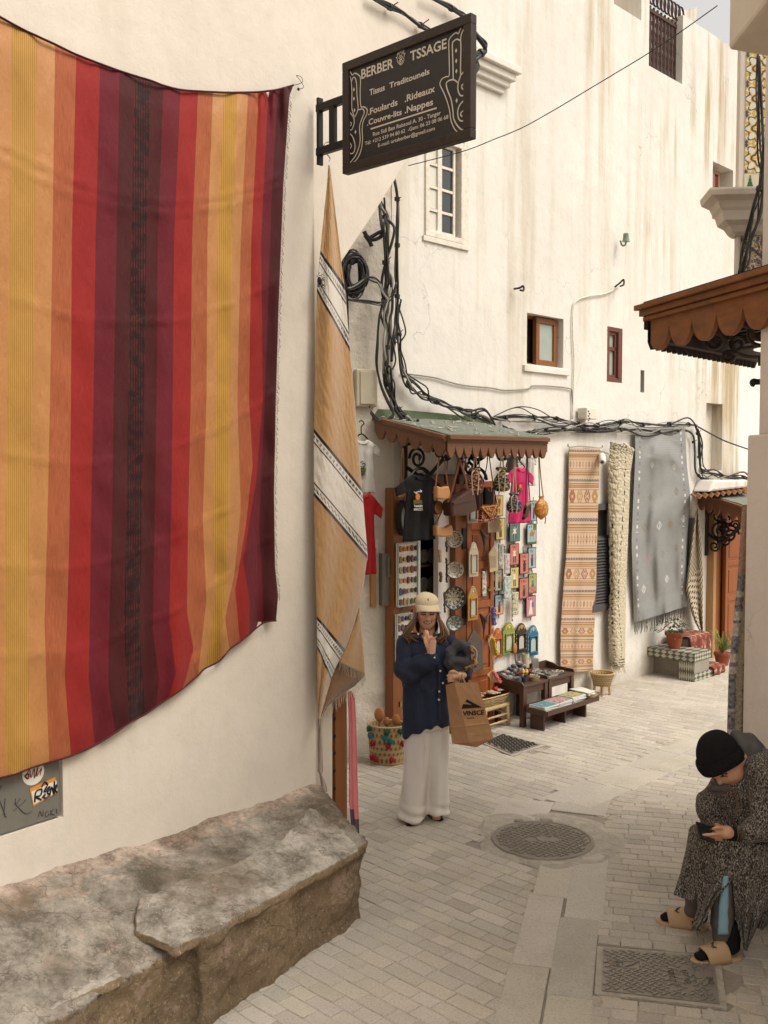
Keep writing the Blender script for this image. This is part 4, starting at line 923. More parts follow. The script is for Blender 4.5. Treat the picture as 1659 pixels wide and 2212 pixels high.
bundle('cable_bundle', 'grey cables sagging sideways from the coil to the vertical bundle', RW, [(752,625),(770,618),(790,605),(806,604),(820,612),(828,630),(838,650)], 6, .010, .022, [m_cableg, m_cable], 0, 13, y=-.2)
bundle('cable_bundle', 'dark cables running below the coil towards the corner', RW, [(750,648),(775,650),(800,652),(825,655),(845,640),(856,610)], 4, .009, .022, [m_cable], 0, 14, y=-.2)
bundle('cable_bundle', 'black cables across the top of the plaster wall behind the sign', LW2, [(795,-10),(835,12),(865,28),(890,45),(915,58),(950,75)], 5, .012, .022, two, 2, 15, y=-.04)
bundle('cable_bundle', 'second dark cables at the top of the picture passing behind the sign', LW2, [(915,-12),(945,2),(975,18),(1002,36),(1025,60)], 4, .014, .02, [m_cable], 1, 16, y=-.05)
bundle('cable_loop', 'black cables looping down behind the right edge of the sign', FW, [(1005,40),(1030,75),(1046,100),(1038,115),(1022,125),(1030,140),(1020,160)], 4, .022, .03, [m_cable], 1, 17, y=-.9)
CF = RW.px(765, 592, -.12)
o = MB(); rnd = random.Random(4)
for k in range(26):
    rx, rz = .095+rnd.uniform(-.035, .02), .165+rnd.uniform(-.05, .03); ph = rnd.uniform(0, 6.3); c = Vector((rnd.uniform(-.02, .02), rnd.uniform(-.06, .02), rnd.uniform(-.03, .03)))
    o.tube([c+Vector((rx*cos(a), .01*sin(3*a+ph), rz*sin(a)+.1*rx*cos(a))) for a in [ph+i*2*pi/22 for i in range(22)]], .0085, 5)
tag(o.build('cable_coil', m_cable, fr=CF, smooth=True), 'big coil of black cable hung on the wall right of the blanket', 'cable coil')
o = MB(); P = smooth_path([RW.l(*zA(x, y), -.1)-RW.l(*zA(580, 1690), 0) for x, y in ((520,1665),(540,1700),(580,1725),(625,1715),(650,1690),(640,1670),(600,1690),(560,1720),(575,1775),(560,1740),(525,1690))], 4); o.tube(P, .018, 6)
tag(o.build('cable_hook', m_cable, fr=RW.px(*zA(580, 1690), 0)), 'small black twist of cable under the slanting plaster edge', 'cable')
o = MB(); P = [(882,358),(1000,327),(1065,302),(1128,276),(1200,236),(1265,197),(1330,158),(1393,120),(1460,76),(1550,12)]
P = smooth_path([EYE+ray(u, v)*lerp(7.2, 6.0, i/9)*1.1 for i, (u, v) in enumerate(P)], 5); of = Vector(P[0]); o.tube([p-of for p in P], .0038, 5); tag(o.build('overhead_wire', m_cable, fr=Fr(of, 90)), 'single thin wire crossing the lane from the wall to the balcony', 'wire')
def wire(pts, fr, r, name, label, m=m_cableg, y=-.02):
    f2 = fr.px(*pts[0], 0); o = MB(); o.tube(smooth_path([f2.l(u, v, y) for u, v in pts], 4), r, 5); return tag(o.build(name, m, fr=f2, smooth=True), label, 'wire')
wire([(866,806),(900,810),(940,816),(960,822),(1000,832),(1060,838),(1090,843),(1140,840),(1155,833),(1225,838),(1236,850),(1237,900)], FW, .008, 'wall_wire', 'thin twisted wire pinned across the wall under the half open window')
wire([(1340,615),(1322,628),(1300,636),(1270,640),(1245,650),(1238,668),(1237,720),(1240,780),(1238,850),(1236,905)], FW, .009, 'wall_wire', 'pale cable dropping between the two small windows', m_white)
wire([(749,600),(752,700),(753,800),(757,860)], RW, .008, 'wall_wire', 'dark wire straight down the wall behind the blanket edge', m_cable, -.03)
wire([(1508,922),(1560,950),(1600,965),(1640,978)], FW, .010, 'overhead_wire', 'short wire running right from the cable corner to the pink wall', m_cable, -.2)
for nm, pts, lab in (('wall_hook', [(1340,520),(1344,530),(1351,528),(1352,516)], 'green glass insulator on a bent hook high on the far wall'), ('wall_hook', [(1110,624),(1122,622),(1130,618),(1131,627),(1124,627)], 'small black wall hook left above the half open window'), ('wall_hook', [(1328,620),(1338,612),(1347,604),(1347,615),(1340,618)], 'bent hook with frayed wire above the red framed window')):
    f2 = FW.px(*pts[0], 0); o = MB(); o.tube(smooth_path([f2.l(u, v, -.04-.03*i) for i, (u, v) in enumerate(pts)], 4), .011, 5)
    if 'green' in lab: o.lathe([(0, .1), (.03, .09), (.035, .03), (.045, 0), (0, 0)], 12, c=f2.l(1352, 522, -.12))
    tag(o.build(nm, m_iron if 'green' not in lab else mat('green_glass', '6e7c68', .3), fr=f2), lab, 'hook')
# boxes on walls
f2 = RW.px(788, 842, 0); mb_ = thing('wall_box', 'cream closed electric box on the rough wall right of the blanket', 'electric box', f2)
k0, k1 = f2.l(770, 806), f2.l(808, 880); m_cream = mat('cream_plastic', 'bfb49c', .5, .08, 8, .1)
o = MB(); o.box(k0.x-.03, k1.x, -.08, .0, k1.z, k0.z+.03); o.build('box', m_cream, mb_, bev=.012); o = MB(); o.box(k0.x, k1.x-.02, -.092, -.08, k1.z+.02, k0.z+.01); l_ = o.build('lid', m_cream, mb_, bev=.008); o = MB(); o.ell(((k0.x+k1.x)/2, -.095, k1.z+.0), .008); o.build('lock', m_iron, l_)
f2 = RW.px(*zD(195, 1480), 0); gb = thing('meter_box', 'grey meter box with a small dark window beside the shop door post', 'meter box', f2)
k0, k1 = f2.l(*zD(145, 1245)), f2.l(*zD(250, 1710)); o = MB(); o.box(k0.x, k1.x, -.08, 0, k1.z, k0.z); o.build('box', m_grey, gb, bev=.01)
o = MB(); a_, b_ = f2.l(*zD(188, 1265)), f2.l(*zD(248, 1450)); frame_into(o, a_.x, b_.x, b_.z, a_.z, .02, -.095, -.08); w_ = o.build('window_frame', m_grey, gb); o = MB(); o.box(a_.x+.02, b_.x-.02, -.085, -.08, b_.z+.02, a_.z-.02); o.build('pane', m_glassd, w_)
f2 = RW.px(*zD(88, 1580), 0); k0, k1 = f2.l(*zD(63, 1400)), f2.l(*zD(110, 1725)); o = MB(); o.box(k0.x, k1.x, -.04, 0, k1.z, k0.z+.2); tag(o.build('wooden_plank', mat('pale_wood', 'a4774a', .7, .2, 5, .2, stretch=(8, 8, 1)), fr=f2, bev=.003), 'narrow pale plank on the wall under the red shirt', 'plank')
f2 = FW.px(1255, 893, 0); o = MB(); k0, k1 = f2.l(1244, 881), f2.l(1266, 907); o.box(k0.x, k1.x, -.14, -.02, k1.z, k0.z); bx_ = thing('alarm_box', 'small white electronics box with tiny marks above the cable run', 'electronics box', f2); o.build('case', m_white, bx_, bev=.01)
for i in range(5): o = MB(); o.box(k0.x+.02+.02*(i % 2), k0.x+.04+.02*(i % 2), -.144, -.14, k0.z-.05-i*.025, k0.z-.035-i*.025); o.build('mark', m_ink2, bx_)
f2 = FW.px(1300, 990, 0); cm_ = thing('security_camera', 'small white camera with dark eye beside the zigzag kilim', 'camera', f2)
o = MB(); o.cap(f2.l(1300, 985, -.1), f2.l(1302, 996, -.2), .04, .04); o.build('body', m_white, cm_, smooth=True); o = MB(); o.ell(f2.l(1301, 998, -.235), (.03, .012, .02)); o.build('lens', m_ink2, cm_); o = MB(); k_ = f2.l(1298, 975); o.beam((k_.x, 0, k_.z), (k_.x+.02, -.1, k_.z-.03), .02, .02); o.build('mount', m_white, cm_)
# ================================================================ souvenir shop front
SH = FW
# interior
h = h_door; x0, x1, zt = h[0], h[1], h[3]
sr = thing('shop_interior', 'dark shop doorway with shelves of pottery between the brown doors', 'shop doorway', FW.at(x0, 0, 0))
W_ = x1-x0
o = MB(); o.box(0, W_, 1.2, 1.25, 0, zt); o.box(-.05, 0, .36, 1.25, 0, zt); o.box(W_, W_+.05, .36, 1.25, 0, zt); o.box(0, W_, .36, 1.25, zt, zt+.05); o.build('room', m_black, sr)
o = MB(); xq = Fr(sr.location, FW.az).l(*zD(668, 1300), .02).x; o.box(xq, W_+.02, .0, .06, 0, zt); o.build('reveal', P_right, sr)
f2 = Fr(sr.location, FW.az)
rnd = random.Random(2); m_potg = mat('pottery_grey', '57564b', .5, .4, 25, .2); 
for zz in (.75, 1.05, 1.35, 1.62):
    o = MB(); o.box(.02, W_*.6, .12, .34, zz, zz+.02); o.build('shelf', m_woodd, sr)
    for k in range(4):
        o = MB(); c = Vector((.08+k*W_*.6/4.3, .16, zz+.1)); r = rnd.uniform(.055, .085)
        o.lathe([(0, 0), (r*.5, .0), (r*.95, .012), (r, .02), (r*.8, .02), (0, .012)], 18, 'y', c); o.build('dish', m_potg, sr, smooth=True)
m_frost = mat('door_glass', '7e7a6c', .3, .2, 3, 0)
# wall strip and door frames
def zD_(x, y, yy=0): k = FW.l(*zD(x, y), yy); return k.x, k.z
dl = FW.at(zD_(245, 900)[0], 0, 0)
dr = thing('shop_door', 'left brown wooden shop door leaf carrying the magnet boards', 'door', dl)
a = dl.l(*zD(248, 900), -.06).x; b = dl.l(*zD(300, 900), -.06).x; c = dl.l(*zD(500, 900), -.06).x; top = dl.l(*zD(270, 658), -.06).z
def paneldoor(root, a, b, z0, z1, y0, y1, rows, m, fw_=.07):
    o = MB(); frame_into(o, a, b, z0, z1, fw_, y0, y1)
    for r in rows: o.box(a+fw_, b-fw_, y0, y1, z0+(z1-z0)*r-.035, z0+(z1-z0)*r+.035)
    o.build('frame', m, root, bev=.005)
    rr = [0]+list(rows)+[1]
    for i in range(len(rr)-1):
        zA1, zB1 = z0+(z1-z0)*rr[i]+.05, z0+(z1-z0)*rr[i+1]-.05
        o = MB(); o.box(a+fw_-.005, b-fw_+.005, y0+.015, y1-.004, zA1-.02, zB1+.02); o.box(a+fw_+.03, b-fw_-.03, y0+.005, y0+.02, zA1+.03, zB1-.03); o.build('panel', m, root, bev=.006)
o = MB(); o.box(a, b, -.1, -.0, 0, top); o.box(b, b+.012, -.09, 0, 0, top); o.build('jamb', m_wood, dr, bev=.004)
paneldoor(dr, b+.012, c, 0.02, top-.02, -.06, -.02, [.2, .55, .85], m_wood)
for zz in (.45, .95, 1.5): o = MB(); o.obox((b+.02, -.1, zz), (.03, .02, .05)); o.build('latch', mat('brass', '9a7b4c', .35, .2, metal=.8), dr)
# right door leaf with posts
dl = FW.at(zD_(825, 900)[0], 0, 0)
dr2 = thing('shop_door', 'right brown wooden shop door leaf hung with plates and small arched mirrors', 'door', dl)
a = dl.l(*zD(822, 1300), -.05).x; b = dl.l(*zD(922, 1300), -.05).x; c = dl.l(*zD(1172, 1300), -.05).x; top = dl.l(*zD(1100, 598), -.05).z
o = MB(); o.box(a, b, -.07, .0, 0, top); o.build('post', m_wood, dr2, bev=.004)
m_door = mat('wood_door_leaf', '864a22', .42, .3, 3, .3, 30, stretch=(9, 9, .8), spec=.45)
paneldoor(dr2, b+.01, c, .02, top, -.07, -.02, [.22, .5, .66, .82], m_door, .06)
for yy in (1115, 1800): k = dl.l(*zD(912, yy), -.08); o = MB(); o.box(k.x-.02, k.x+.035, -.085, -.068, k.z-.1, k.z+.1); o.build('hinge', m_iron, dr2, bev=.003)
for zf, p in ((zD, (1155, 1570)), (zF, (1470, 755))): k = dl.l(*zf(*p), -.08); o = MB(); o.beam((k.x-.06, -.1, k.z), (k.x+.04, -.1, k.z+.01), .025, .025); o.box(k.x-.03, k.x+.02, -.1, -.07, k.z-.02, k.z+.03); o.build('bolt', MC['brass'], dr2)
# lintel
lf = FW.at(zD_(640, 560)[0], 0, zD_(640, 600)[1]); o = MB(); k0 = lf.l(*zD(560, 540), -.05); k1 = lf.l(*zD(1000, 545), -.05); o.box(k0.x, k1.x, -.06, -.0, k0.z-.17, k0.z); tag(o.build('door_lintel', mat('wood_lintel', '6d4a35', .6, .2, 5, .2), fr=lf, bev=.01), 'dull brown lintel board above the shop doorway', 'lintel')
# ---- awning
def to3(pf, z): return FW.l(*z, pf)
def awning(name, label, fr, x0, x1, zw, zf, depth, drop, sc_n, left_x, m_roof, m_w, right=True, lt=.0):
    """fr wall frame; roof from wall (y=0,z=zw) to front (y=-depth,z=zf); x0..x1 at the front"""
    root = thing(name, label, 'awning', fr)
    xl = left_x; xr = x1+.0
    A, B_, C_, D_ = Vector((xl, 0, zw)), Vector((x0, -depth, zf)), Vector((x1, -depth, zf)), Vector((xr, 0, zw))
    o = MB(); th = Vector((0, 0, .03)); ev = .02
    def gr(a, b): 
        p = A.lerp(D_, a).lerp(B_.lerp(C_, a), b); return p+Vector((0, -ev*b, .034+.004*N3(p, 9)))
    o.grid(gr, 30, 14); o.build('felt', m_roof, root, smooth=True, solid=.008)
    o = MB(); o.add([A, B_, C_, D_]+[p-Vector((0, 0, .02)) for p in (A, B_, C_, D_)], [(0, 1, 2, 3), (7, 6, 5, 4)]); o.build('deck', m_woodd, root)
    def fascia(p, q, n, nm, inward):
        d = q-p; L = d.length; d.normalize(); up = Vector((0, 0, 1)); nrm = d.cross(up).normalized()
        if nrm.dot(inward) > 0: nrm = -nrm
        o = MB(); o.beam(p+up*.015+nrm*.02, q+up*.015+nrm*.02, .05, .035); o.beam(p-up*.012+nrm*.008, q-up*.012+nrm*.008, .03, .022); o.build('moulding', m_w, root, bev=.004)
        pts = [(0, -.0), (0, -drop*.6)]; w_ = L/n
        for k in range(n):
            s0 = k*w_
            for i in range(7):
                t = i/6; a = pi*t; pts.append((s0+w_*.06+w_*.8*t, -drop*.62-drop*.38*sin(a)**.8 if 0 < t < 1 else -drop*.62))
            pts += [(s0+w_*.90, -drop*.5), (s0+w_*.95, -drop*.38), (s0+w_, -drop*.5)]
        pts = pts[:-3]+[(L, -drop*.62), (L, 0)]
        # build as strips so the outline stays clean
        o = MB(); top_ = [p+d*s+nrm*.0 for s, z in pts[1:-1]]; 
        for (s0, z0), (s1, z1) in zip(pts[1:-1], pts[2:-1]):
            if s1-s0 < 1e-4: continue
            q0, q1 = p+d*s0, p+d*s1; t_ = nrm*.012
            o.add([q0+t_, q1+t_, q1+t_+up*z1, q0+t_+up*z0, q0-t_, q1-t_, q1-t_+up*z1, q0-t_+up*z0], [(0, 3, 2, 1), (4, 5, 6, 7), (3, 7, 6, 2)])
        o.build('scalloped_board', m_w, root)
    inn = Vector((.3, 1, 0))
    fascia(A, B_, sc_n[0], 'l', Vector((1, 0, 0))); fascia(B_, C_, sc_n[1], 'f', Vector((0, 1, 0)))
    if right: fascia(C_, D_, sc_n[0], 'r', Vector((-1, 0, 0)))
    return root
pA = FW.l(*zD(118, 80), 0); 
dep = .85; pB_ = FW.l(*zD(755, 218), -dep); pC_ = FW.l(*zD(1655, 235), -dep)
m_fas = mat('wood_fascia', '6f472c', .5, .3, 3, .3, 30, stretch=(2, 9, 9), spec=.4)
aw = awning('shop_awning', 'green felted wooden awning with scalloped fascia over the souvenir shop', FW, pB_.x, pC_.x, 2.97, pB_.z, dep, .155, (6, 13), pA.x, m_green, m_fas)
o = MB(); rnd = random.Random(5)
for k in range(60):
    a, b = rnd.random(), rnd.random(); p = Vector((lerp(lerp(pA.x, pB_.x, b), pC_.x, a), -dep*b, lerp(2.97, pB_.z, b)+.05)); o.obox(p, (rnd.uniform(.01, .06), rnd.uniform(.008, .03), .006), (0, 0, rnd.uniform(0, 3)))
o.build('debris', m_white, aw)
o = MB(); o.prism([(FW.l(803, 882).x, 2.98), (FW.l(1060, 882).x, 2.98), (FW.l(1060, 900).x, FW.l(1060, 905).z), (FW.l(940, 880).x, FW.l(940, 892).z), (FW.l(870, 880).x, FW.l(870, 886).z), (FW.l(815, 880).x, FW.l(815, 884).z)], -.02, -.004); tag(o.build('roof_flashing', mat('green_old_felt', '5f6a4e', .95, .3, 6, .4, dirt=.3), fr=FW), 'old green felt upstand on the wall above the awning', 'flashing')
def scroll(mb, c, r, turns, a0, x, w=.013, sgn=1):
    pts = []; n = int(turns*16)
    for i in range(n+1):
        t = i/n; rr = r*(1-t*.78); a = a0+sgn*t*turns*2*pi; pts.append((x, c[0]+rr*cos(a), c[1]+rr*sin(a)))
    mb.tube(pts, w, 5)
def bracket(x, fr, d, z0, z1, root):
    o = MB(); o.tube([(x, -.02, z0), (x, -.02, z1)], .024, 6); o.tube([(x, -.02, z1-.03), (x, -d, z1-.03)], .016, 5)
    P = smooth_path([(x, -.05, z0+.28), (x, -.25*d/.7, z0+.2), (x, -.45*d/.7, z0+.36), (x, -.62*d/.7, z1-.08)], 6); o.tube(P, .018, 5)
    scroll(o, (-.17, z1-.16), .1, 1.6, 0, x); scroll(o, (-.2, z1-.36), .13, 1.7, pi, x, .016, -1); scroll(o, (-.13, z0+.13), .085, 1.5, pi/2, x); scroll(o, (-.42, z0+.42), .065, 1.5, 0, x); scroll(o, (-.5, z1-.12), .07, 1.5, 2, x)
    o.build('scroll_bracket', m_iron, root)
f_ = FW
xb = FW.l(*zD(165, 500), -.02).x+.02; bracket(max(xb, -3.2), FW, .75, FW.l(*zD(160, 765), 0).z, 2.8, aw); xb2 = FW.l(*zD(1095, 500), -.3).x; bracket(xb2, FW, .7, FW.l(*zD(1100, 590), 0).z, 2.8, aw)
# ---- shirts
def shirt(fr, zf, L, R_, top, bot, m, label, group=None, sleeve=.36, prints=None, y=0, name='t_shirt', hanger_m=m_iron, tilt=0):
    """shirt whose body spans zoom x L..R_ and y top..bot"""
    cx = (L+R_)/2; f2 = fr.px(*zf(cx, top), y); root = thing(name, label, 't-shirt', f2, group)
    p0, p1 = f2.l(*zf(L, (top+bot)/2)), f2.l(*zf(R_, (top+bot)/2)); w = (p1.x-p0.x)/2; zb = f2.l(*zf(cx, bot)).z; H_ = -zb; cx0 = (p0.x+p1.x)/2
    def bw(t): return interp([(0, w*.42), (.05, w*.8), (.10, w*1.0), (.3, w*.86), (.7, w*.93), (1, w)], t)[0]
    def fn(a, t):
        k = a*2-1; x = k*bw(t); z = zb*t-.03*H_*(1-abs(k)**2)*max(0, 1-t*12); cur = -.03*(1-k*k)
        return (cx0+x+tilt*t, cur+.012*sin(k*8+t*3)*min(1, t*3)+.006*N3((x*30, t*9, 1), 1), z)
    o = MB(); o.grid(fn, 18, 30)
    for s in (-1, 1):
        def fs(a, t):
            p = Vector(fn((1+s)/2, .06+.2*t*(1))); q = Vector((cx0+s*w*(1+.52*lerp(.8, 1.0, 1-t)), .01, zb*lerp(.20, .33, t)*.98)); 
            return p.lerp(q, a)+Vector((0, -.01*sin(a*3), 0))
        o.grid(fs, 8, 8)
    o.uv = {}; o.build('body', m, root, smooth=True, solid=.012)
    o = MB(); o.tube([(cx0+w*.40*cos(a), -.035, -.03*H_+w*.18*sin(a)*1.0) for a in [pi+i*pi/10 for i in range(11)]], .008, 5); o.build('collar', m, root)
    o = MB(); hx = w*.8; o.tube(smooth_path([(cx0-hx, 0, -.045*H_-.02), (cx0, 0, .05), (cx0+hx, 0, -.045*H_-.02)], 6), .007, 5); o.tube(smooth_path([(cx0, 0, .05), (cx0, 0, .11), (cx0+.025, 0, .14), (cx0, 0, .165), (cx0-.02, 0, .15)], 4), .005, 5)
    h_ = o.build('hanger', hanger_m, fr=Fr(f2.M @ Vector((0, 0, 0)), fr.az)); tag(h_, 'hanger inside the '+label, 'hanger')
    if prints: prints(root, f2, zf)
    return root
m_shb = mat('shirt_black', '141312', .9, .2, 12, .3, 200); m_shp = mat('shirt_pink', 'b8285a', .85, .15, 12, .3, 200); m_shr = mat('shirt_red', 'a01c1e', .85, .15, 12, .3, 200); m_shg = mat('shirt_grey', 'b4aea4', .9, .12, 12, .3, 200); m_shn = mat('shirt_charcoal', '35332f', .9, .2, 12, .3, 200)
m_prw = mat('print_white', 'c9c4b8', .7, .05, 20, 0); m_pro = mat('print_orange', 'c07028', .7, .1, 20, 0); m_prg = mat('print_green', '4f5f30', .7, .3, 20, 0); m_prk = mat('print_black', '1d1a18', .7, .1, 20, 0); m_prr = mat('print_red', '8c3424', .7, .2, 20, 0)
def prints_black(root, f2, zf, c0=498, top=660, sc=1.0, ink=None, yy=-.055):
    ink = ink or m_prw
    def P(x, y): k = f2.l(*zf(c0+(x-498)*sc, top+(y-660)*sc), yy); return k
    def tube_px(pts, r, m, nm): o = MB(); o.tube(smooth_path([P(*p) for p in pts], 3), r, 4); o.build(nm, m, root)
    o = MB()
    for pts in ([(465,690),(468,698),(478,700),(490,698),(500,694)], [(478,712),(492,708)], [(500,694),(508,690),(515,692),(520,698)], [(520,698),(532,694),(534,685),(524,688),(520,698)], [(522,700),(522,672)], [(505,704),(505,706)]): o.tube(smooth_path([P(*p) for p in pts], 3), .0032*sc, 4)
    o.build('arabic_word', ink, root)
    o = MB(); c = P(498, 738); r = abs(P(518, 738).x-c.x); disc(o, (c.x, c.z), r, c.y-.001); o.build('sun_print', m_pro, root)
    o = MB(); q = [P(*p) for p in ((458,775),(475,762),(500,770),(520,765),(538,772),(538,800),(462,802))]; o.add(q, [tuple(range(len(q)-1, -1, -1))]); o.build('city_print', m_prg, root)
    o = MB(); q = [P(*p) for p in ((470,775),(486,768),(500,776),(516,766),(532,776),(532,784),(470,784))]; o.add([k+Vector((0, -.002, 0)) for k in q], [tuple(range(len(q)-1, -1, -1))]); o.build('house_print', m_prr, root)
    for s, y in (('TANGER', 832), ('MOROCCO', 862)):
        o = MB(); p0, p1 = P(463, y), P(542, y); text_into(o, s, (p0.x, p0.z), (p1.x, p1.z), abs(P(463, y-20).z-p0.z), yy-.001, bold=.03); o.build('lettering', ink, root)
AW = FW
shirt(FW, zD, 372, 645, 535, 1130, m_shb, 'black t-shirt with sun and city print hanging at the shop doorway', prints=prints_black, y=-.62)
shirt(FW, zD, 1322, 1500, 470, 975, m_shp, 'bright pink t-shirt hanging under the right end of the awning', prints=lambda r, f, z: prints_black(r, f, z, 1420, 600, .55, m_prk, -.05), y=-.35)
shirt(FW, zD, 1290, 1400, 365, 520, m_shn, 'charcoal t-shirt half hidden above the pink one', y=-.12)
shirt(FW, zD, 1450, 1545, 365, 640, m_shg, 'pale grey t-shirt behind the pink one at the awning end', y=-.10)
zS = idn
def pr_w(root, f2, zf):
    o = MB()
    for pts in ([(782,1003),(786,1000),(789,1004),(785,1008)], [(779,1000),(783,996)]): o.tube(smooth_path([f2.l(u, v, -.045) for u, v in pts], 3), .004, 4)
    o.build('arabic_word', m_prk, root)
    o = MB(); k = f2.l(783, 1002, -.045); disc(o, (k.x, k.z-.06), .03, -.046); o.build('tree_print', m_prg, root)
    o = MB(); p0, p1 = f2.l(779, 1016, -.046), f2.l(790, 1016, -.046); text_into(o, 'TAN', (p0.x, p0.z), (p1.x, p1.z), .035, -.046, bold=.02); p0, p1 = f2.l(779, 1026, -.046), f2.l(790, 1026, -.046); text_into(o, 'GER', (p0.x, p0.z), (p1.x, p1.z), .035, -.046, bold=.02); o.build('lettering', m_prk, root)
shirt(RW, idn, 752, 809, 950, 1065, m_shg, 'pale grey t-shirt on a hanger above the red one beside the blanket', prints=pr_w, y=-.2)
shirt(RW, idn, 752, 812, 1064, 1241, m_shr, 'red t-shirt hanging on the rough wall beside the blanket', y=-.22)
# ---- bags under the awning
def strap(mb, pts, r, fr): mb.tube(smooth_path(pts, 4), r, 5)
m_leat = mat('leather_brown', '46291c', .4, .3, 9, .4, 60, spec=.5); m_tanl = mat('leather_tan', 'b07c4c', .5, .2, 9, .3, 60); m_strap = mat('leather_strap', '6f452b', .5, .2, 9, .2)
BY = -.78
bf = FW.px(*zD(870, 760), BY); bg_ = thing('leather_bag', 'dark brown leather satchel hanging from the awning fascia', 'bag', bf)
q = [bf.l(*zD(*p)) for p in ((760,780),(900,690),(945,652),(975,690),(1000,860),(905,905),(770,915))]
o = MB(); o.prism([(p.x, p.z) for p in q][::-1], -.05, .06); o.build('body', m_leat, bg_, bev=.02)
o = MB(); q = [bf.l(*zD(*p)) for p in ((768,785),(925,680),(950,770),(775,815))]; o.prism([(p.x, p.z) for p in q][::-1], -.06, -.05); o.build('flap', m_leat, bg_, bev=.006)
o = MB(); a, b = bf.l(*zD(780, 770), -.065), bf.l(*zD(880, 715), -.065); o.beam(a, b, .006, .008); o.build('zip', m_iron, bg_)
o = MB()
for pts in ([(765,790),(800,690),(845,520),(868,400)], [(945,680),(925,560),(890,460),(872,400)]): o.tube(smooth_path([bf.l(*zD(*p), -.02) for p in pts], 4), .014, 6, .4)
o.tube(smooth_path([bf.l(*zD(*p), -.02) for p in ((868,410),(900,410),(930,440),(955,475))], 4), .014, 6, .4)
o.build('strap', m_strap, bg_)
def lbag(poly, straps, lab, m, y=BY, holes=None, cat='bag', name='leather_bag'):
    c = poly[0]; f2 = FW.px(*zD(*c), y); r = thing(name, lab, cat, f2)
    q = [f2.l(*zD(*p)) for p in poly]; q = [(p.x, p.z) for p in q]; ar = sum(q[i][0]*q[(i+1) % len(q)][1]-q[(i+1) % len(q)][0]*q[i][1] for i in range(len(q)))
    o = MB(); o.prism(q if ar > 0 else q[::-1], -.025, .025); o.build('body', m, r, bev=.012)
    if straps:
        o = MB(); [o.tube(smooth_path([f2.l(*zD(*p)) for p in s], 4), .008, 5, .5) for s in straps]; o.build('strap', m_strap, r)
    return r, f2
lbag([(655,640),(700,655),(760,640),(775,700),(770,755),(715,765),(655,755)], [[(658,645),(675,500),(690,385)], [(768,645),(750,500),(735,385)]], 'flat tan leather pouch hung by two long straps beside the black shirt', m_tanl)
lbag([(648,990),(690,1015),(740,1015),(785,985),(800,1040),(790,1090),(720,1100),(650,1090)], [[(655,995),(700,900),(750,780),(790,640)], [(785,990),(780,900),(775,770)]], 'small tan leather bag with scooped top hanging lowest by the doorway', m_tanl, -.7)
lbag([(1085,670),(1095,655),(1110,660),(1130,700),(1165,690),(1165,805),(1090,810)], [], 'plain black pouch hanging behind the red embroidered clutch', m_shb, -.3)
def patcol(bg, cs, sx, sz, th=.25):
    bg = hexc(bg); cs = [hexc(c) for c in cs]
    def f(a, b):
        v = N3((a*sx, b*sz, 3), 1)
        if v > th*.4: return cs[int(abs(N3((a*sx*1.7, b*sz*1.7, 8), 1))*9) % len(cs)]
        return bg
    return f
m_emb = cmat('embroidery', .85, .5, 150)
def pouch(c, rx, ytop, ybot, lab, bg, cs, strapto, y=BY, gather=.3):
    f2 = FW.px(*zD(c, (ytop+ybot)/2), y); r = thing('drawstring_pouch', lab, 'pouch', f2)
    a, b = f2.l(*zD(c, ytop)), f2.l(*zD(c, ybot)); w = abs(f2.l(*zD(c+rx, ybot)).x-f2.l(*zD(c, ybot)).x); col = patcol(bg, cs, 9, 10)
    def fn(u_, t):
        w_ = interp([(0, .55), (.08, .75), (.2, .3), (.3, .55), (.55, .95), (.85, 1.0), (.96, .8), (1, .3)], t)[0]*w; an = u_*2*pi
        fl = 1+.08*sin(an*7)*(1-t); return (w_*cos(an)*fl, -w_*.6*sin(an)*fl, lerp(a.z, b.z, t))
    o = MB(); o.grid(fn, 28, 26, lambda u_, t: col(u_*3, t*2)); o.uv = {}; o.build('body', m_emb, r, smooth=True)
    o = MB()
    for s in (-1, 1): o.tube(smooth_path([f2.l(*zD(c+s*rx*.3, ytop+18)), f2.l(*zD(c+s*rx*.1+(strapto[0]-c)*.5, (ytop+strapto[1])/2)), f2.l(*zD(*strapto))], 4), .006, 5)
    for s in (-1, 1): o.tube(smooth_path([f2.l(*zD(c+s*8, ytop+25), -.05), f2.l(*zD(c+s*rx*.5, ytop+60), -w*.7), f2.l(*zD(c+s*rx*.35, ybot+8), -w*.7)], 4), .0045, 5)
    o.build('cord', mat('cord_cream', 'b8a888', .8, .2), r); return r
pouch(1015, 62, 480, 715, 'maroon embroidered drawstring pouch with gold vines and white rope', '3f1519', ['b08a5a', '7a2a3a', 'c8a878'], (1012, 290))
pouch(1255, 60, 470, 692, 'navy drawstring pouch with gold embroidery next to the pink shirt', '14151f', ['b09a6a', '8a7a58'], (1255, 285))
pouch(1368, 55, 700, 878, 'small grey and blue sequinned pouch in front of the pink shirt', '2c2a38', ['9a8f76', '4a4668', 'b8ac90'], (1368, 290))
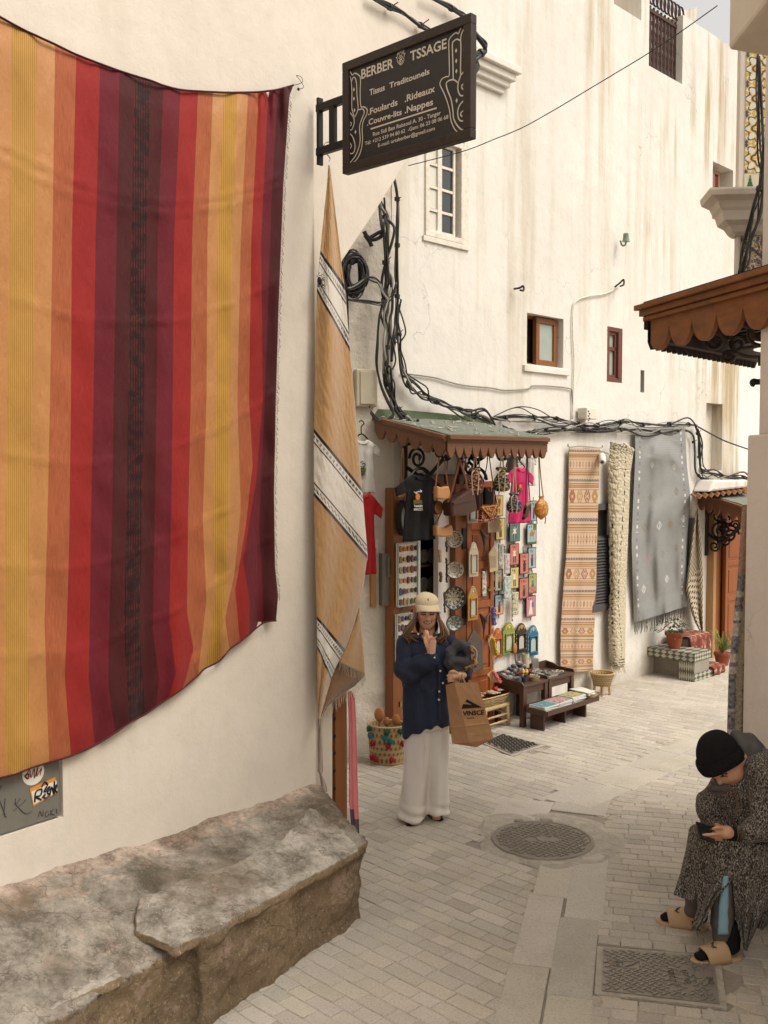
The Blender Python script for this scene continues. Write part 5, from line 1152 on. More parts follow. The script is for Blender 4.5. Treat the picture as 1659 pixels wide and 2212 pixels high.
# clutch
f2 = FW.px(*zD(1140, 890), BY); cl = thing('clutch_bag', 'red and gold embroidered clutch with triangular flap hung over the door leaf', 'bag', f2)
q = [f2.l(*zD(*p)) for p in ((1062,830),(1215,812),(1190,955),(1060,968))]; col = patcol('6a2a1c', ['b87a3a', 'c8b088', '3a2420', 'a84a2a'], 12, 12)
def quad(mb, q, y, n, col): mb.grid(lambda a, b: q[0].lerp(q[1], a).lerp(q[3].lerp(q[2], a), b)+Vector((0, y, 0)), n, n, col)
o = MB(); quad(o, q, 0, 20, lambda a, b: col(a, b)); o.uv = {}; o.build('body', m_emb, cl, solid=.03)
o = MB(); t0, t1, t2 = [f2.l(*zD(*p), -.03) for p in ((1068,828),(1215,812),(1150,925))]; o.grid(lambda a, b: t0.lerp(t1, a).lerp(t2, b), 18, 18, lambda a, b: hexc('c08a4a') if (b < .08 or a < .06+b*.1 or a > .94-b*.1) else col(a+4, b+3)); o.uv = {}; o.build('flap', m_emb, cl, solid=.008)
o = MB(); [o.tube(smooth_path([f2.l(*zD(*p)) for p in s], 4), .005, 5) for s in ([(1068,830),(1090,600),(1120,450),(1132,290)], [(1212,812),(1180,650),(1150,450),(1132,290)])]; o.build('beaded_strap', m_ink2, cl)
f2 = FW.px(*zD(1480, 870), BY); cl = thing('clutch_bag', 'narrow dark woven clutch with striped edge seen almost side on', 'bag', f2)
q = [f2.l(*zD(*p)) for p in ((1468,812),(1510,780),(1478,920),(1445,945))]; o = MB(); quad(o, q, 0, 14, lambda a, b: hexc('c9b08c') if b < .12 and int(a*14) % 2 else (hexc('2a2422') if int(a*9+b*5) % 3 else hexc('7d6248'))); o.uv = {}; o.build('body', m_emb, cl, solid=.03)
o = MB(); [o.tube(smooth_path([f2.l(*zD(*p)) for p in s], 4), .005, 5) for s in ([(1470,812),(1474,560),(1480,290)], [(1508,782),(1492,560),(1481,290)])]; o.build('beaded_strap', m_ink2, cl)
# gold round pouch
f2 = FW.px(*zD(1610, 855), BY); gp_ = thing('round_pouch', 'round orange and gold beaded pouch hanging off the awning end', 'pouch', f2); w = abs(f2.l(*zD(1662, 855)).x)
def fn(u_, t): an = u_*2*pi; r_ = w*(sin(pi*min(1, t*1.0))**.6 if t > .12 else .35+.2*cos(t*40)); return (r_*cos(an), -r_*.5*sin(an), w*1.45-t*2.9*w if t > 0 else w*1.5)
o = MB(); o.grid(lambda u_, t: (lambda r_, an: (r_*cos(an), -r_*.55*sin(an), w*1.35-t*2.35*w))(w*interp([(0,.4),(.1,.3),(.16,.45),(.3,.85),(.55,1),(.8,.85),(1,.12)], t)[0], u_*2*pi), 30, 24, lambda a, b: patcol('b5701c', ['d6a040', '8a4a14', 'c8861f'], 14, 10)(a*2, b)); o.uv = {}; o.build('body', cmat('beads', .4, .6, 160, .005, .5), gp_, smooth=True)
o = MB(); [o.tube(smooth_path([f2.l(*zD(*p)) for p in s], 4), .005, 5) for s in ([(1597,775),(1590,560),(1585,290)], [(1632,775),(1605,560),(1585,290)], [(1570,880),(1568,950),(1572,980)], [(1640,860),(1648,940),(1642,980)])]; o.build('cord', mat('cord_gold', '8a6a3a', .7), gp_)
# tambourine and framed oval behind the black shirt
f2 = FW.px(*zD(655, 835), -.5); o = MB(); rr = abs(f2.l(*zD(692, 835)).x)
tm = thing('hand_drum', 'orange disc with dark rim peeping out behind the black shirt', 'drum', f2); o = MB(); o.lathe([(0, 0), (rr, 0), (rr, .03)], 26, 'y'); o.build('skin', mat('drum_skin', 'b8813c', .6, .25, 20), tm); o = MB(); o.lathe([(rr, -.01), (rr*1.08, 0), (rr*1.08, .04), (rr, .04)], 26, 'y'); o.build('rim', m_iron, tm)
f2 = FW.px(*zD(345, 930), -.12); mr = thing('oval_mirror', 'carved dark oval frame on the left door behind the black shirt', 'mirror', f2); rx, rz = abs(f2.l(*zD(388, 930)).x), abs(f2.l(*zD(345, 770)).z)
o = MB(); n = 40; o.loft([[(rx*k*(1+.05*sin(a*12)*(k > .9))*cos(a), y_, rz*k*(1+.03*sin(a*12)*(k > .9))*sin(a)) for a in [2*pi*i/n for i in range(n)]] for k, y_ in ((1, 0), (1, -.04), (.85, -.06), (.7, -.035), (.68, 0))], caps=False); o.build('frame', m_iron, mr); o = MB(); disc(o, (0, 0), rx*.7, -.02, zs=rz/rx); o.build('glass', m_glass, mr)
# ---- plates
def plate(cx, cy, rx, ry, lab, bg, fg, mode, y=-.13, fr=FW, zf=zD):
    f2 = Fr(fr.M @ fr.l(*zf(cx, cy), y), 74); r = abs(f2.l(*zf(cx, cy-ry)).z); rx_ = abs(f2.l(*zf(cx+rx, cy)).x)/r; root = thing('ceramic_plate', lab, 'plate', f2); bg, fg = hexc(bg), hexc(fg); rim = hexc('2a2824')
    def pc(k, a):
        if k > .96: return rim
        if mode == 0: d = abs(sin(a*8)) > .55 and .72 < k < .9; return fg if (d or abs(k-.68) < .025 or (k < .6 and sin(a*4+k*9)*cos(k*17) > .35)) else bg
        if mode == 1: return fg if (abs(k-.66) < .03 or k < .42 and (abs(sin(a*5)) < .28 or abs(k-.4) < .03) or .72 < k < .9 and sin(a*9) > .6) else bg
        if mode == 2: return fg if ((.72 < k < .9 and sin(a*12) > .1) or abs(k-.66) < .03 or (k < .6 and abs(sin(a*4))*.6 > abs(k-.3)+.12) or abs(k-.15) < .03) else bg
        return fg if (sin(a*5+k*7)*sin(a*3-k*12) > .12 and k < .9) else bg
    n, m_ = 72, 20; o = MB(); vs = []; cs = []
    for i in range(m_+1):
        k = i/m_; yy = -.035*(k**2.2)-(.0 if k < .6 else .01)
        for j in range(n): a = 2*pi*j/n; vs.append((r*k*cos(a)*rx_, yy, r*k*sin(a))); cs.append(pc(k, a))
    fs = [(i*n+j, (i+1)*n+j, (i+1)*n+(j+1) % n, i*n+(j+1) % n) for i in range(m_) for j in range(n)]
    o.add(vs, fs, cs); o.build('face', cmat('glazed_plate', .3, .08, 40, .002, .5), root, smooth=True, solid=.008)
plate(815, 1118, 76, 80, 'topmost patterned bowl plate on the doorway strip, below the tan bag', 'c0b294', '3b362e', 0); plate(820, 1392, 80, 78, 'white bowl plate with a dark star centre in the middle of the column', 'bdb299', '4a4640', 1)
plate(817, 1645, 98, 108, 'largest black and cream floral plate right above the hair of the woman', '2f2b26', 'b3a88e', 2); plate(818, 1868, 76, 72, 'grey green plate with white interlace beside the head of the woman', '5d6458', 'b9b8a4', 3)
# ---- magnet boards
def board(tl_, br_, lab, rows, cols_, z_):
    f2 = FW.px(*zD(tl_[0], br_[1]), -.13); root = thing('magnet_board', lab, 'board', f2); b_ = f2.l(*zD(br_[0], br_[1])); t_ = f2.l(*zD(tl_[0], tl_[1]))
    o = MB(); o.box(0, b_.x, -.0, .02, 0, t_.z); o.build('panel', m_white, root, bev=.008); o = MB(); frame_into(o, 0, b_.x, 0, t_.z, .012, -.012, .0); o.build('edge', m_glass, root)
    rnd = random.Random(z_); pal = ['8a6a42', '5d5648', '7a3a2c', '40506a', 'a08a60', '4a5a3a', '2f2c2a', 'b06a30', '6a4a5a']
    for i in range(rows):
        for j in range(cols_):
            x = b_.x*(j+.7)/(cols_+.4); z = t_.z*(1-(i+.55)/rows); w_, h_ = rnd.uniform(.013, .021), rnd.uniform(.02, .034); o = MB()
            k = rnd.random(); n = 14
            pts = [(x+w_*cos(a)*(1+.15*sin(3*a)*k), z+h_*sin(a)) for a in [2*pi*q/n for q in range(n)]] if k > .35 else [(x-w_, z-h_), (x+w_, z-h_), (x+w_, z+h_*.5), (x, z+h_), (x-w_, z+h_*.5)]
            o.prism(pts, -.016, -.002); c = rnd.choice(pal); o.build('magnet', mat('magnet_'+c, c, .5, .5, 60, .5, 120), root)
board((312, 1158), (497, 1735), 'upper white board of fridge magnets on the left shop door', 6, 5, 3); board((303, 1800), (440, 2290), 'lower white board of magnets partly behind the woman', 6, 4, 8)
# ---- plaques
m_plq = cmat('painted_metal', .5, .1, 60, .002, .4); m_chain = mat('chain', '4a4238', .5, .2, metal=.6)
def fig(kind, bg):
    bg = hexc(bg); sk = hexc('b98a62'); bk = hexc('27221f'); wt = hexc('cfc8b4'); rd = hexc('7d2c26'); bl = hexc('3d6a80'); gn = hexc('4e6138'); br = hexc('9a6a3c')
    def f(a, b):    # b: 0 bottom .. 1 top
        x, y = a-.5, b
        if a < .05 or a > .95 or b < .035 or b > .965: return bk
        if .82 < y < .9 and sin(a*60)+sin(a*31) > .3 and abs(x) < .33: return bk
        if kind == 'heart': return rd if (abs(x)*1.1)**2+(y-.62-abs(x)*.6)**2 < .035 else (br if (x*x+(y-.25)**2 < .02) else bg)
        if kind == 'camel': 
            if .18 < y < .42 and abs(abs(x+.02)-.16) < .035: return br
            if (x/.24)**2+((y-.5)/.12)**2 < 1 or (x/.09)**2+((y-.62)/.1)**2 < 1 or abs(x-.27-(y-.6)*.2) < .04 and .48 < y < .76 or (abs(x-.33) < .07 and abs(y-.75) < .03): return br
            return gn if y > .68 and x > .15 or y < .12 else bg
        if kind == 'bride': return wt if abs(x+.02) < .34*(.78-y) and y > .12 or (x*x+(y-.7)**2 < .01) else (bl if .1 < x < .3 and .45 < y < .7 else bg)
        if kind == 'brick' and y < .35: return hexc('8a4a3a') if (sin(y*90) > -.7 and sin(a*40+int(y*14)*3) > -.8) else hexc('c08a78')
        c = {'man': wt, 'red': rd, 'green': gn, 'blue': bl, 'dark': bk, 'brick': bl, 'box': rd, 'brown': br}.get(kind, rd)
        if x*x*1.4+(y-.72)**2 < .0065: return sk
        if x*x*1.4+(y-.76)**2 < .009: return bk
        if .42 < y < .66 and abs(x) < .15+.05*sin(y*20): return c
        if .12 < y <= .42 and abs(x) < .12: return bk if abs(x) > .03 and c != bk else c
        if kind == 'box' and y < .4 and abs(x) < .4: return hexc('c9925a')
        if abs(y-.55-x*.6) < .03 and abs(x) < .3: return sk
        return bg
    return f
PQ = [((1188,727),(1258,912),'c0a85c','heart','yellow tin plaque with a red heart at the upper left of the group'),((1192,930),(1275,1125),'bfae66','brown','yellow plaque with striding legs behind the wooden mandala tag'),((1316,970),(1408,1142),'4f6d66','man','teal plaque with a person in white under the pink shirt'),
 ((1506,773),(1558,957),'7d9a9c','red','pale blue plaque with a red figure at the top right'),((1473,982),(1558,1165),'8ea8a8','camel','blue plaque painted with a camel'),((1318,1160),(1400,1353),'b9685a','man','salmon plaque with a white figure over a small chest'),
 ((1482,1195),(1553,1382),'8da3a6','red','grey blue plaque with a red dressed figure right of the salmon ones'),((1408,1245),(1490,1432),'b96a5c','dark','salmon plaque with a bride and dark suit'),((1322,1370),(1398,1565),'bda964','man','yellow plaque with a man in a white shirt'),
 ((1487,1430),(1559,1611),'9a9a58','brick','olive plaque with a blue figure above a brick wall'),((1403,1468),(1487,1655),'b4665a','green','salmon plaque with a green dressed figure and a hen'),((1184,1392),(1258,1585),'9b9c86','brown','grey green plaque with a brown baggy figure'),
 ((1184,1618),(1260,1800),'7a949a','box','blue plaque with a red figure behind a yellow counter'),((1465,1630),(1550,1818),'b7717c','bride','pink plaque with a bride in a wide white gown')]
def plaque(tl_, br_, bg, kind, lab, plastic=False):
    f2 = FW.px(*zD((tl_[0]+br_[0])/2, br_[1]), -.03); w = f2.l(*zD(br_[0], br_[1])).x; h_ = f2.l(*zD((tl_[0]+br_[0])/2, tl_[1])).z
    root = thing('painted_plaque', lab, 'plaque', f2, 'painted plaques hanging right of the shop door'); fc = fig(kind, bg)
    o = MB(); o.grid(lambda a, b: ((a*2-1)*w, -.012, b*h_), 26, 46, fc); o.uv = {}; o.build('picture', m_plq, root)
    o = MB(); o.box(-w, w, -.01, .0, 0, h_); o.build('plate', m_iron, root)
    o = MB(); [o.tube([(.004*sin(a)+.0, -.005+.004*cos(a), h_+.006+k*.012+.006*sin(2*a)) for a in [i*pi/4 for i in range(9)]], .0015, 4) for k in range(3)]; [o.tube([(.004*sin(a)+.0, -.005+.004*cos(a), -.006-k*.012+.006*sin(2*a)) for a in [i*pi/4 for i in range(9)]], .0015, 4) for k in range(3)]; o.build('chain', m_chain, root)
for p in PQ: plaque(*p)
m_plast = mat('clear_plastic_wrap', 'c6c4ba', .15, .2, 30, .6, 30, spec=.7)
def wrapped(tl_, br_, lab, cs):
    f2 = FW.px(*zD((tl_[0]+br_[0])/2, br_[1]), -.05); w = f2.l(*zD(br_[0], br_[1])).x; h_ = f2.l(*zD((tl_[0]+br_[0])/2, tl_[1])).z
    root = thing('wrapped_souvenir', lab, 'souvenir', f2); o = MB(); col = patcol(cs[0], cs[1:], 5, 9, .3)
    o.grid(lambda a, b: ((a*2-1)*w, -.02-.012*sin(pi*a)+.006*N3((a*5, b*8, 1), 1), b*h_), 14, 30, col); o.uv = {}; o.build('packet', cmat('glossy_wrap', .2, .4, 40, .006, .7), root, smooth=True, solid=.01)
    o = MB(); o.tube([(0, -.01, h_), (0, -.005, h_+.05)], .002, 4); o.build('hook', m_chain, root)
wrapped((1258,1450), (1319,1650), 'pale blue plaque wrapped in shiny plastic', ['9fb0aa', 'c8c6b8', 'b07a74']); wrapped((1330,1595), (1387,1798), 'cream plaque in wrinkled plastic hanging lowest', ['b9ad84', '3d5a68', 'cfc8b0']); wrapped((1263,1250), (1308,1430), 'pink striped souvenir in clear plastic', ['b0a6a2', 'b8868c', 'cfcac0']); wrapped((1207,1162), (1255,1358), 'silvery packet with dangling tags behind the house shaped tag', ['a5a598', 'c8c5b8', '5a584e']); wrapped((1060,1408), (1098,1630), 'thin white packet hanging in the middle of the door leaf', ['c3bcae', 'a59a86', '4a443c'])
# wooden tags
f2 = FW.px(*zD(1182, 985), -.14); q = [f2.l(*zD(*p)) for p in ((1122,915),(1230,925),(1238,1055),(1128,1062))]; r = thing('wooden_tag', 'grey carved square tag with a round mandala', 'tag', f2); o = MB(); quad(o, q, 0, 40, lambda a, b: hexc('6d5e4b') if (sin(20*sqrt((a-.5)**2+(b-.5)**2)*3)*cos(12*atan2(b-.5, a-.5)) > .3 and (a-.5)**2+(b-.5)**2 < .2) else hexc('a59173')); o.uv = {}; o.build('board', m_plq, r, solid=.012)
f2 = FW.px(*zD(1175, 1300), -.12); q = [f2.l(*zD(*p)) for p in ((1172,1178),(1210,1238),(1216,1400),(1140,1420),(1130,1250))]; r = thing('wooden_tag', 'pale house shaped wooden tag with carved panel', 'tag', f2); o = MB(); o.prism([(p.x, p.z) for p in q][::-1], -.012, 0); o.build('board', mat('pale_tag', 'b59f7c', .7, .15, 10), r, bev=.003)
o = MB(); q = [f2.l(*zD(*p), -.014) for p in ((1145,1275),(1203,1270),(1207,1375),(1148,1385))]; quad(o, q, 0, 20, lambda a, b: hexc('7d6a50') if sin(a*30)*sin(b*40) > .2 else hexc('a8926e')); o.uv = {}; o.build('carving', m_plq, r)
# arched mirrors
def arched(tl_, br_, lab, c1, c2, zf=zD, y=-.1, deco='b9a888', fr=FW):
    f2 = fr.px(*zf((tl_[0]+br_[0])/2, br_[1]), y); w = f2.l(*zf(br_[0], br_[1])).x; h_ = f2.l(*zf((tl_[0]+br_[0])/2, tl_[1])).z; root = thing('arched_mirror', lab, 'mirror', f2)
    def outl(s, n=9):
        P = [(-w*s, 0), (w*s, 0), (w*s, h_*.70)]
        P += [(w*s*(.92), h_*.74)]+[(w*s*.72*cos(a), h_*(.78+.22*s*sin(a))) for a in [pi*i/n for i in range(1, n)]]+[(-w*s*(.92), h_*.74), (-w*s, h_*.70)]; return P
    c1m = mat('paint_'+c1, c1, .6, .25, 14, .3, 80); c2m = mat('paint_'+c2, c2, .6, .2, 14, .3, 80)
    o = MB(); o.prism(outl(1), -.015, 0); o.build('back_board', c1m, root, bev=.004)
    o = MB(); frame_into(o, -w*.68, w*.68, h_*.1, h_*.66, w*.14, -.03, -.015); o.build('raised_frame', c1m, root, bev=.004)
    g = [(-w*.42, h_*.15), (w*.42, h_*.15), (w*.42, h_*.44)]+[(w*.42*cos(a), h_*(.44+.13*sin(a))) for a in [pi*i/8 for i in range(1, 8)]]+[(-w*.42, h_*.44)]
    o = MB(); o.prism(g, -.018, -.0155); o.build('glass', mat('mirror_glass', 'a8a69a', .08, .05, 3, 0, spec=.8), root)
    o = MB()
    for k in range(9): a = pi*(k+.5)/9; o.obox((w*.5*cos(a), -.016, h_*(.77+.15*sin(a))), (w*.14, .006, w*.14), (0, a, 0))
    for k in range(5): o.obox((-w*.86, -.016, h_*(.12+.13*k)), (w*.1, .004, w*.1), (0, .78, 0)); o.obox((w*.86, -.016, h_*(.12+.13*k)), (w*.1, .004, w*.1), (0, .78, 0))
    o.obox((0, -.016, h_*.85), (w*.3, .006, w*.3), (0, .78, 0)); o.build('ornament', c2m, root); return root
arched((950,1145), (1033,1458), 'whitewashed arched mirror on the door leaf, below the satchel', 'b3a48c', 'd0c6b0', y=-.12); arched((941,1540), (1028,1848), 'ochre and silver arched mirror lower on the door leaf', 'a8803c', 'b9ac90', y=-.12); arched((935,722), (1030,976), 'dull grey arched mirror behind the leather satchel', '8a7a66', 'b0a084', y=-.12)
arched((345,475), (433,803), 'terracotta red arched mirror behind the cards with yellow flowers', 'a2562f', 'c58a4a', zG, -.03); arched((443,413), (571,760), 'moss green arched mirror on the white wall', '7b8445', 'c9b04a', zG, -.03); arched((580,423), (701,747), 'nearly black arched mirror with golden leaf top', '342e2c', 'b08a3c', zG, -.03); arched((709,446), (826,779), 'blue arched mirror nearest the striped kilim', '2f6076', '8aa8a4', zG, -.03)
# metal pointed mirror, leather pieces, tassels on the door
f2 = FW.px(*zF(1330, 900), -.16); q = [f2.l(*zF(*p)) for p in ((1288,655),(1378,780),(1388,1085),(1262,1135),(1205,1000),(1215,800))]; r = thing('pointed_mirror', 'embossed grey metal mirror with pointed top leaning on the door behind the woman', 'mirror', f2); o = MB(); o.prism([(p.x, p.z) for p in q][::-1], -.02, 0); o.build('frame', mat('embossed_metal', '5d574c', .45, .4, 40, .9, 90, metal=.5), r, bev=.005)
for c, lab in (((1100, 1120), 'dark leather ornament hanging on the door leaf under the clutch'), ((1095, 1870), 'dark twisted leather piece low on the door leaf')):
    f2 = FW.px(*zD(*c), -.13); o = MB(); s = abs(f2.l(*zD(c[0]+50, c[1])).x)
    for a, b, r0, r1 in (((-.6, .9), (-.1, .3), .2, .35), ((-.1, .3), (0, -.6), .38, .2), ((0, -.6), (-.1, -1.8), .16, .06), ((.1, .2), (.9, .9), .22, .12), ((.2, 0), (.8, .2), .2, .1)): o.cap((a[0]*s, 0, a[1]*s), (b[0]*s, 0, b[1]*s), r0*s, r1*s, 8, .6)
    tag(o.build('leather_ornament', m_leat, fr=f2, smooth=True), lab, 'ornament')
def tassel(pts, card, col, lab):
    f2 = FW.px(*zF(*pts[0]), -.2); r = thing('flower_card', lab, 'souvenir', f2); o = MB(); q = [f2.l(*zF(*p)) for p in card]; o.add(q, [tuple(range(len(q)-1, -1, -1))]); o.build('card', mat('card_cream', 'b89468', .8, .1), r, solid=.004)
    o = MB(); P = [f2.l(*zF(*p), -.03) for p in pts]; n = 7
    for i in range(n+1):
        k = P[0].lerp(P[1], i/n); o.ell(k, (.022, .02, .016), 8, 6); [o.ell(k+Vector((rnd.uniform(-.016, .016), rnd.uniform(-.02, 0), rnd.uniform(-.01, .01))), .009, 6, 4) for _ in range(5)]
    o.build('flowers', mat('petal_'+col, col, .9, .2, 60), r, smooth=True)
    o = MB(); a = f2.l(*zF(*card[0])); o.tube([a, a+Vector((0, 0, .06))], .002, 4); o.build('string', m_chain, r)
tassel([(1513,435),(1518,600)], [(1500,410),(1478,470),(1490,665),(1525,620)], '6a5f9a', 'card with lilac felt flowers hanging beside the door bolt'); tassel([(1512,765),(1545,930)], [(1500,700),(1455,790),(1505,990),(1545,950)], 'b8992c', 'card with yellow felt flowers below the lilac one'); tassel([(1515,1125),(1575,1225)], [(1520,1090),(1445,1145),(1510,1235),(1605,1230)], 'c0605c', 'card with coral felt flowers above the straw basket')
# ---- more small goods crowding the doorway
def strand(x0, y0, y1, col, lab, name='key_ring', n=9, r=.012, y=-.12):
    f2 = FW.px(*zD(x0, y0), y); ro_ = thing(name, lab, 'souvenir', f2); b_ = f2.l(*zD(x0, y1)); o = MB(); o.tube([(0, 0, 0), b_], .003, 4); o.build('cord', m_chain, ro_); o = MB()
    for k in range(n): p = Vector((0, 0, 0)).lerp(b_, (k+.5)/n); o.ell(p+Vector((rnd.uniform(-.008, .008), -.006, 0)), (r*rnd.uniform(.7, 1.2), r*.7, r*rnd.uniform(.9, 1.4)), 8, 6)
    o.build('beads', mat('bead_'+col, col, .5, .4, 60, .2), ro_, smooth=True)
strand(752, 1140, 1230, '2c2622', 'short dark bead strand left of the topmost plate'); strand(752, 1290, 1510, '2c2420', 'long dark tasselled strand left of the second plate', n=14); strand(735, 1600, 1780, '4a3c30', 'brown leather strand left of the largest plate', n=12); strand(790, 1740, 1800, '3a3430', 'small dark ring hanging under the largest plate', n=4)
strand(1168, 660, 800, '2a2422', 'black beaded strand beside the clutch', n=16, r=.008); strand(1275, 1180, 1245, '6a5a44', 'tiny chain of coins above the pink striped packet', n=6, r=.007); strand(1443, 1185, 1245, '6a5a44', 'tiny chain hooked above the salmon bride plaque', n=6, r=.006); strand(1345, 1800, 1860, '6a5a44', 'small chain dangling under the cream wrapped plaque', n=5, r=.006)
plaque((1318, 745), (1335, 960), '8f9a6a', 'man', 'edge of a green plaque mostly hidden by the pink shirt'); plaque((1140, 1440), (1180, 1500), 'a8a088', 'box', 'very small beige tile beside the door bolt')
for k, (x, y0, y1, c, lab) in enumerate(((690, 1215, 1330, 'b59a6c', 'straw fan hanging inside the doorway edge'), (700, 1420, 1500, '6a4a34', 'small brown wooden charm on the doorway strip'))): strand(x, y0, y1, c, lab, 'charm', 3, .022)
lbag([(1028, 700), (1045, 690), (1068, 700), (1066, 860), (1032, 862)], [[(1045, 695), (1050, 500), (1052, 300)]], 'slim dark beaded bag between the satchel and the red clutch', m_leat, -.6)
lbag([(330, 660), (362, 655), (365, 740), (332, 745)], [[(335, 660), (350, 480), (358, 300)], [(360, 655), (372, 480), (365, 300)]], 'tan strap bag showing left of the black shirt', m_tanl, -.45)
for k, (x, w_, c) in enumerate(((745, 60, '5b3a26'), (850, 50, '4a2c1e'), (905, 46, '7a5234'))): lbag([(x, 540), (x+w_, 535), (x+w_, 620), (x+4, 628)], [[(x+8, 540), (x+20, 420), (x+28, 330)]], ['brown leather purse high under the awning by the lintel', 'dark leather purse behind the satchel strap', 'chestnut leather purse just left of the maroon pouch'][k], mat('purse_'+c, c, .5, .25, 20), -.3)
# ================================================================ rugs on the far wall
def hang(name, fr, zf, left, right, y0, nu, nv, col, m, wave, root=None, lab=None, cat=None, solid=.008, part='cloth', sag=0):
    """cloth between two pixel edges; fr on its wall, hanging y0 off it"""
    cx = (left[0][0]+right[0][0])/2; 
    if root is None: f2 = fr.px(*zf(cx, left[-1][1]), 0); root = thing(name, lab, cat, f2)
    else: f2 = Fr(root.location, fr.az)
    L = [(i/(len(left)-1), *p) for i, p in enumerate(left)]; R2 = [(i/(len(right)-1), *p) for i, p in enumerate(right)]
    def fn(a, t):
        l = interp(L, t); r = interp(R2, t); return f2.l(*zf(lerp(l[0], r[0], a), lerp(l[1], r[1], a)+sag*sin(pi*a)*max(0, 1-t*1.5)**2), -y0-wave(a, t))
    o = MB(); o.grid(fn, nu, nv, col); o.uv = {}; o.build(part, m, root, smooth=True, solid=solid); return root, f2
K = {k: hexc(v) for k, v in dict(base='bda48b', br='8a6440', gd='a07c50', bl='54545a', rd='8a5442', cr='cbb596').items()}
def kilim(a, t):
    P = 0.1235; s = (t*1.02) % P/P; row = int(t*1.02/P); base = K['base']; x = a
    n = 1+.1*N3((a*50, t*400, 0), 1)
    def tri(v): return abs((v % 1)-.5)*2
    c = base
    if .06 < s < .16: c = K['bl'] if abs(s-.11)/.05 < .75 and (sin((x+s*2)*75) > .1 or sin((x-s*2)*75) > .5) else base
    elif .2 < s < .36 or .78 < s < .96: c = (K['br'] if sin(s*190) > .2 else K['gd'] if sin(s*90) > 0 else base)
    elif .40 < s < .73:
        big = row % 2 == 1; k = 4 if big else 10; xx = (x*k) % 1; d = abs(xx-.5)+abs((s-.565)/.33)*(.62 if big else .9)
        i = int(x*k)
        if big: c = (K['gd'] if i % 2 else K['rd']) if .30 < d < .44 or .12 < d < .2 else (K['gd'] if .2 <= d <= .3 and i % 3 == 0 else base)
        else: c = (K['gd'] if i % 3 else K['rd']) if d < .34 and d > .1 else base
        if abs(s-.41) < .008 or abs(s-.72) < .008: c = K['br']
    return tuple(k*n for k in c)
m_kil = cmat('kilim_wool', .95, .5, 180, .003, .1)
kl, kf = hang('kilim_rug', FW, zE, [(315,325),(312,600),(300,1000),(275,1300),(258,1560),(256,1700),(258,1850)], [(528,328),(515,600),(502,1000),(497,1300),(485,1560),(478,1700),(478,1835)], .05, 60, 620, kilim, m_kil, lambda a, t: .012*sin(a*9+t*3)+.012*t*sin(a*14), None, 'long ochre striped kilim with rows of diamonds hanging on the far wall', 'rug')
o = MB(); fringe(o, kf, zE, [(262,1848),(478,1834)], 46, .09, -.06); o.build('fringe', MC.get('fringe_cream') or mat('fringe_cream', 'c9bda6', .9, .1), kl)
o = MB(); P = [kf.l(*zE(*p), -.05) for p in ((310,300),(318,322),(400,316),(528,328),(540,310))]; o.tube(smooth_path(P, 5), .007, 5); o.build('rod_string', m_cableg, kl)
def white_rug(a, t):
    n = .82+.35*N3((a*22, t*150, 0), 1)+.1*sin(t*700)*(t < .35); c = hexc('d2c4a8')
    p1 = .62+.12*sin(t*9)+.02*sin(t*60); p2 = .25+.1*sin(t*6+2)
    if abs(a-p1) < .022 and sin(t*260) > -.2 or (abs(a-p2) < .022 and t > .3 and sin(t*240+1) > 0): return hexc('3d352b')
    if t < .05 and sin(a*60+t*500) > .5: return hexc('4a4034')
    if t > .93 and sin(t*300) > .6: return hexc('4a4034')
    return tuple(k*n for k in c)
wr, wf = hang('shaggy_rug', FW, zE, [(598,288),(582,450),(588,900),(596,1300),(585,1500),(590,1700),(602,1800)], [(748,330),(722,500),(708,900),(696,1200),(690,1450),(688,1650),(684,1800)], .08, 40, 420, white_rug, cmat('shaggy_wool', .98, 1.0, 90, .012, .05), lambda a, t: .07*sin(pi*a)+.01*N3((a*12, t*90, 0), 1), None, 'cream shaggy rug folded lengthwise between the kilim and the grey shawl', 'rug', .03)
o = MB()
for k in range(30): p = wf.l(*zE(lerp(600, 684, k/29), 1795), -.1); o.tube([p, p+Vector((rnd.uniform(-.03, .03), -.02, rnd.uniform(-.05, -.1)))], [.006, .003], 4)
o.build('tassels', mat('fringe_cream', 'c9bda6', .9, .1), wr); o = MB()
for k in range(24): p = wf.l(*zE(lerp(690, 748, k/23), lerp(300, 345, k/23)), -.1); o.ell(p, (.018, .018, .015), 6, 4)
o.build('top_tuft', mat('fringe_cream', 'c9bda6', .9, .1), wr)
def shawl(a, t):
    c = hexc('868581'); f = 1+.06*N3((a*120, t*30, 0), 1)+.06*N3((a*10, t*260, 4), 1)
    if (t < .13 and sin(t*420) > .75) or (.90 < t < .95 and sin(t*500) > .6): f *= 1.15
    if (abs(a-.09) < .012 or abs(a-.91) < .012) and sin(t*180) > .1: return hexc('c2bfb8') if sin(t*50) > 0 else hexc('7a6a72')
    for (x, z, s_, cc) in ((.33,.21,.035,'c8c4b8'),(.5,.2,.03,'8a7a5a'),(.75,.21,.04,'c0b8a8'),(.3,.38,.035,'6a5f40'),(.5,.37,.03,'8a6a6a'),(.76,.36,.05,'5f5238'),(.22,.54,.05,'7a6238'),(.48,.54,.05,'d8d2cc'),(.68,.54,.045,'8a6a3c'),(.9,.52,.04,'c8c4c0'),(.3,.7,.045,'a8848a'),(.55,.69,.035,'6a6248'),(.8,.67,.04,'7a5a4a'),(.2,.84,.045,'d0ccc4'),(.42,.86,.045,'8a7048'),(.63,.82,.04,'d4d0cc')):
        dx, dz = (a-x)/s_, (t-z)/(s_*.55); d = abs(dx)+abs(dz)
        if d < 1 and (.7 < d or sin(dx*9)*sin(dz*9) > .25 or abs(dx) < .12): return tuple(lerp(p, q*f, .5) for p, q in zip(hexc(cc), c))
    return tuple(k*f for k in c)
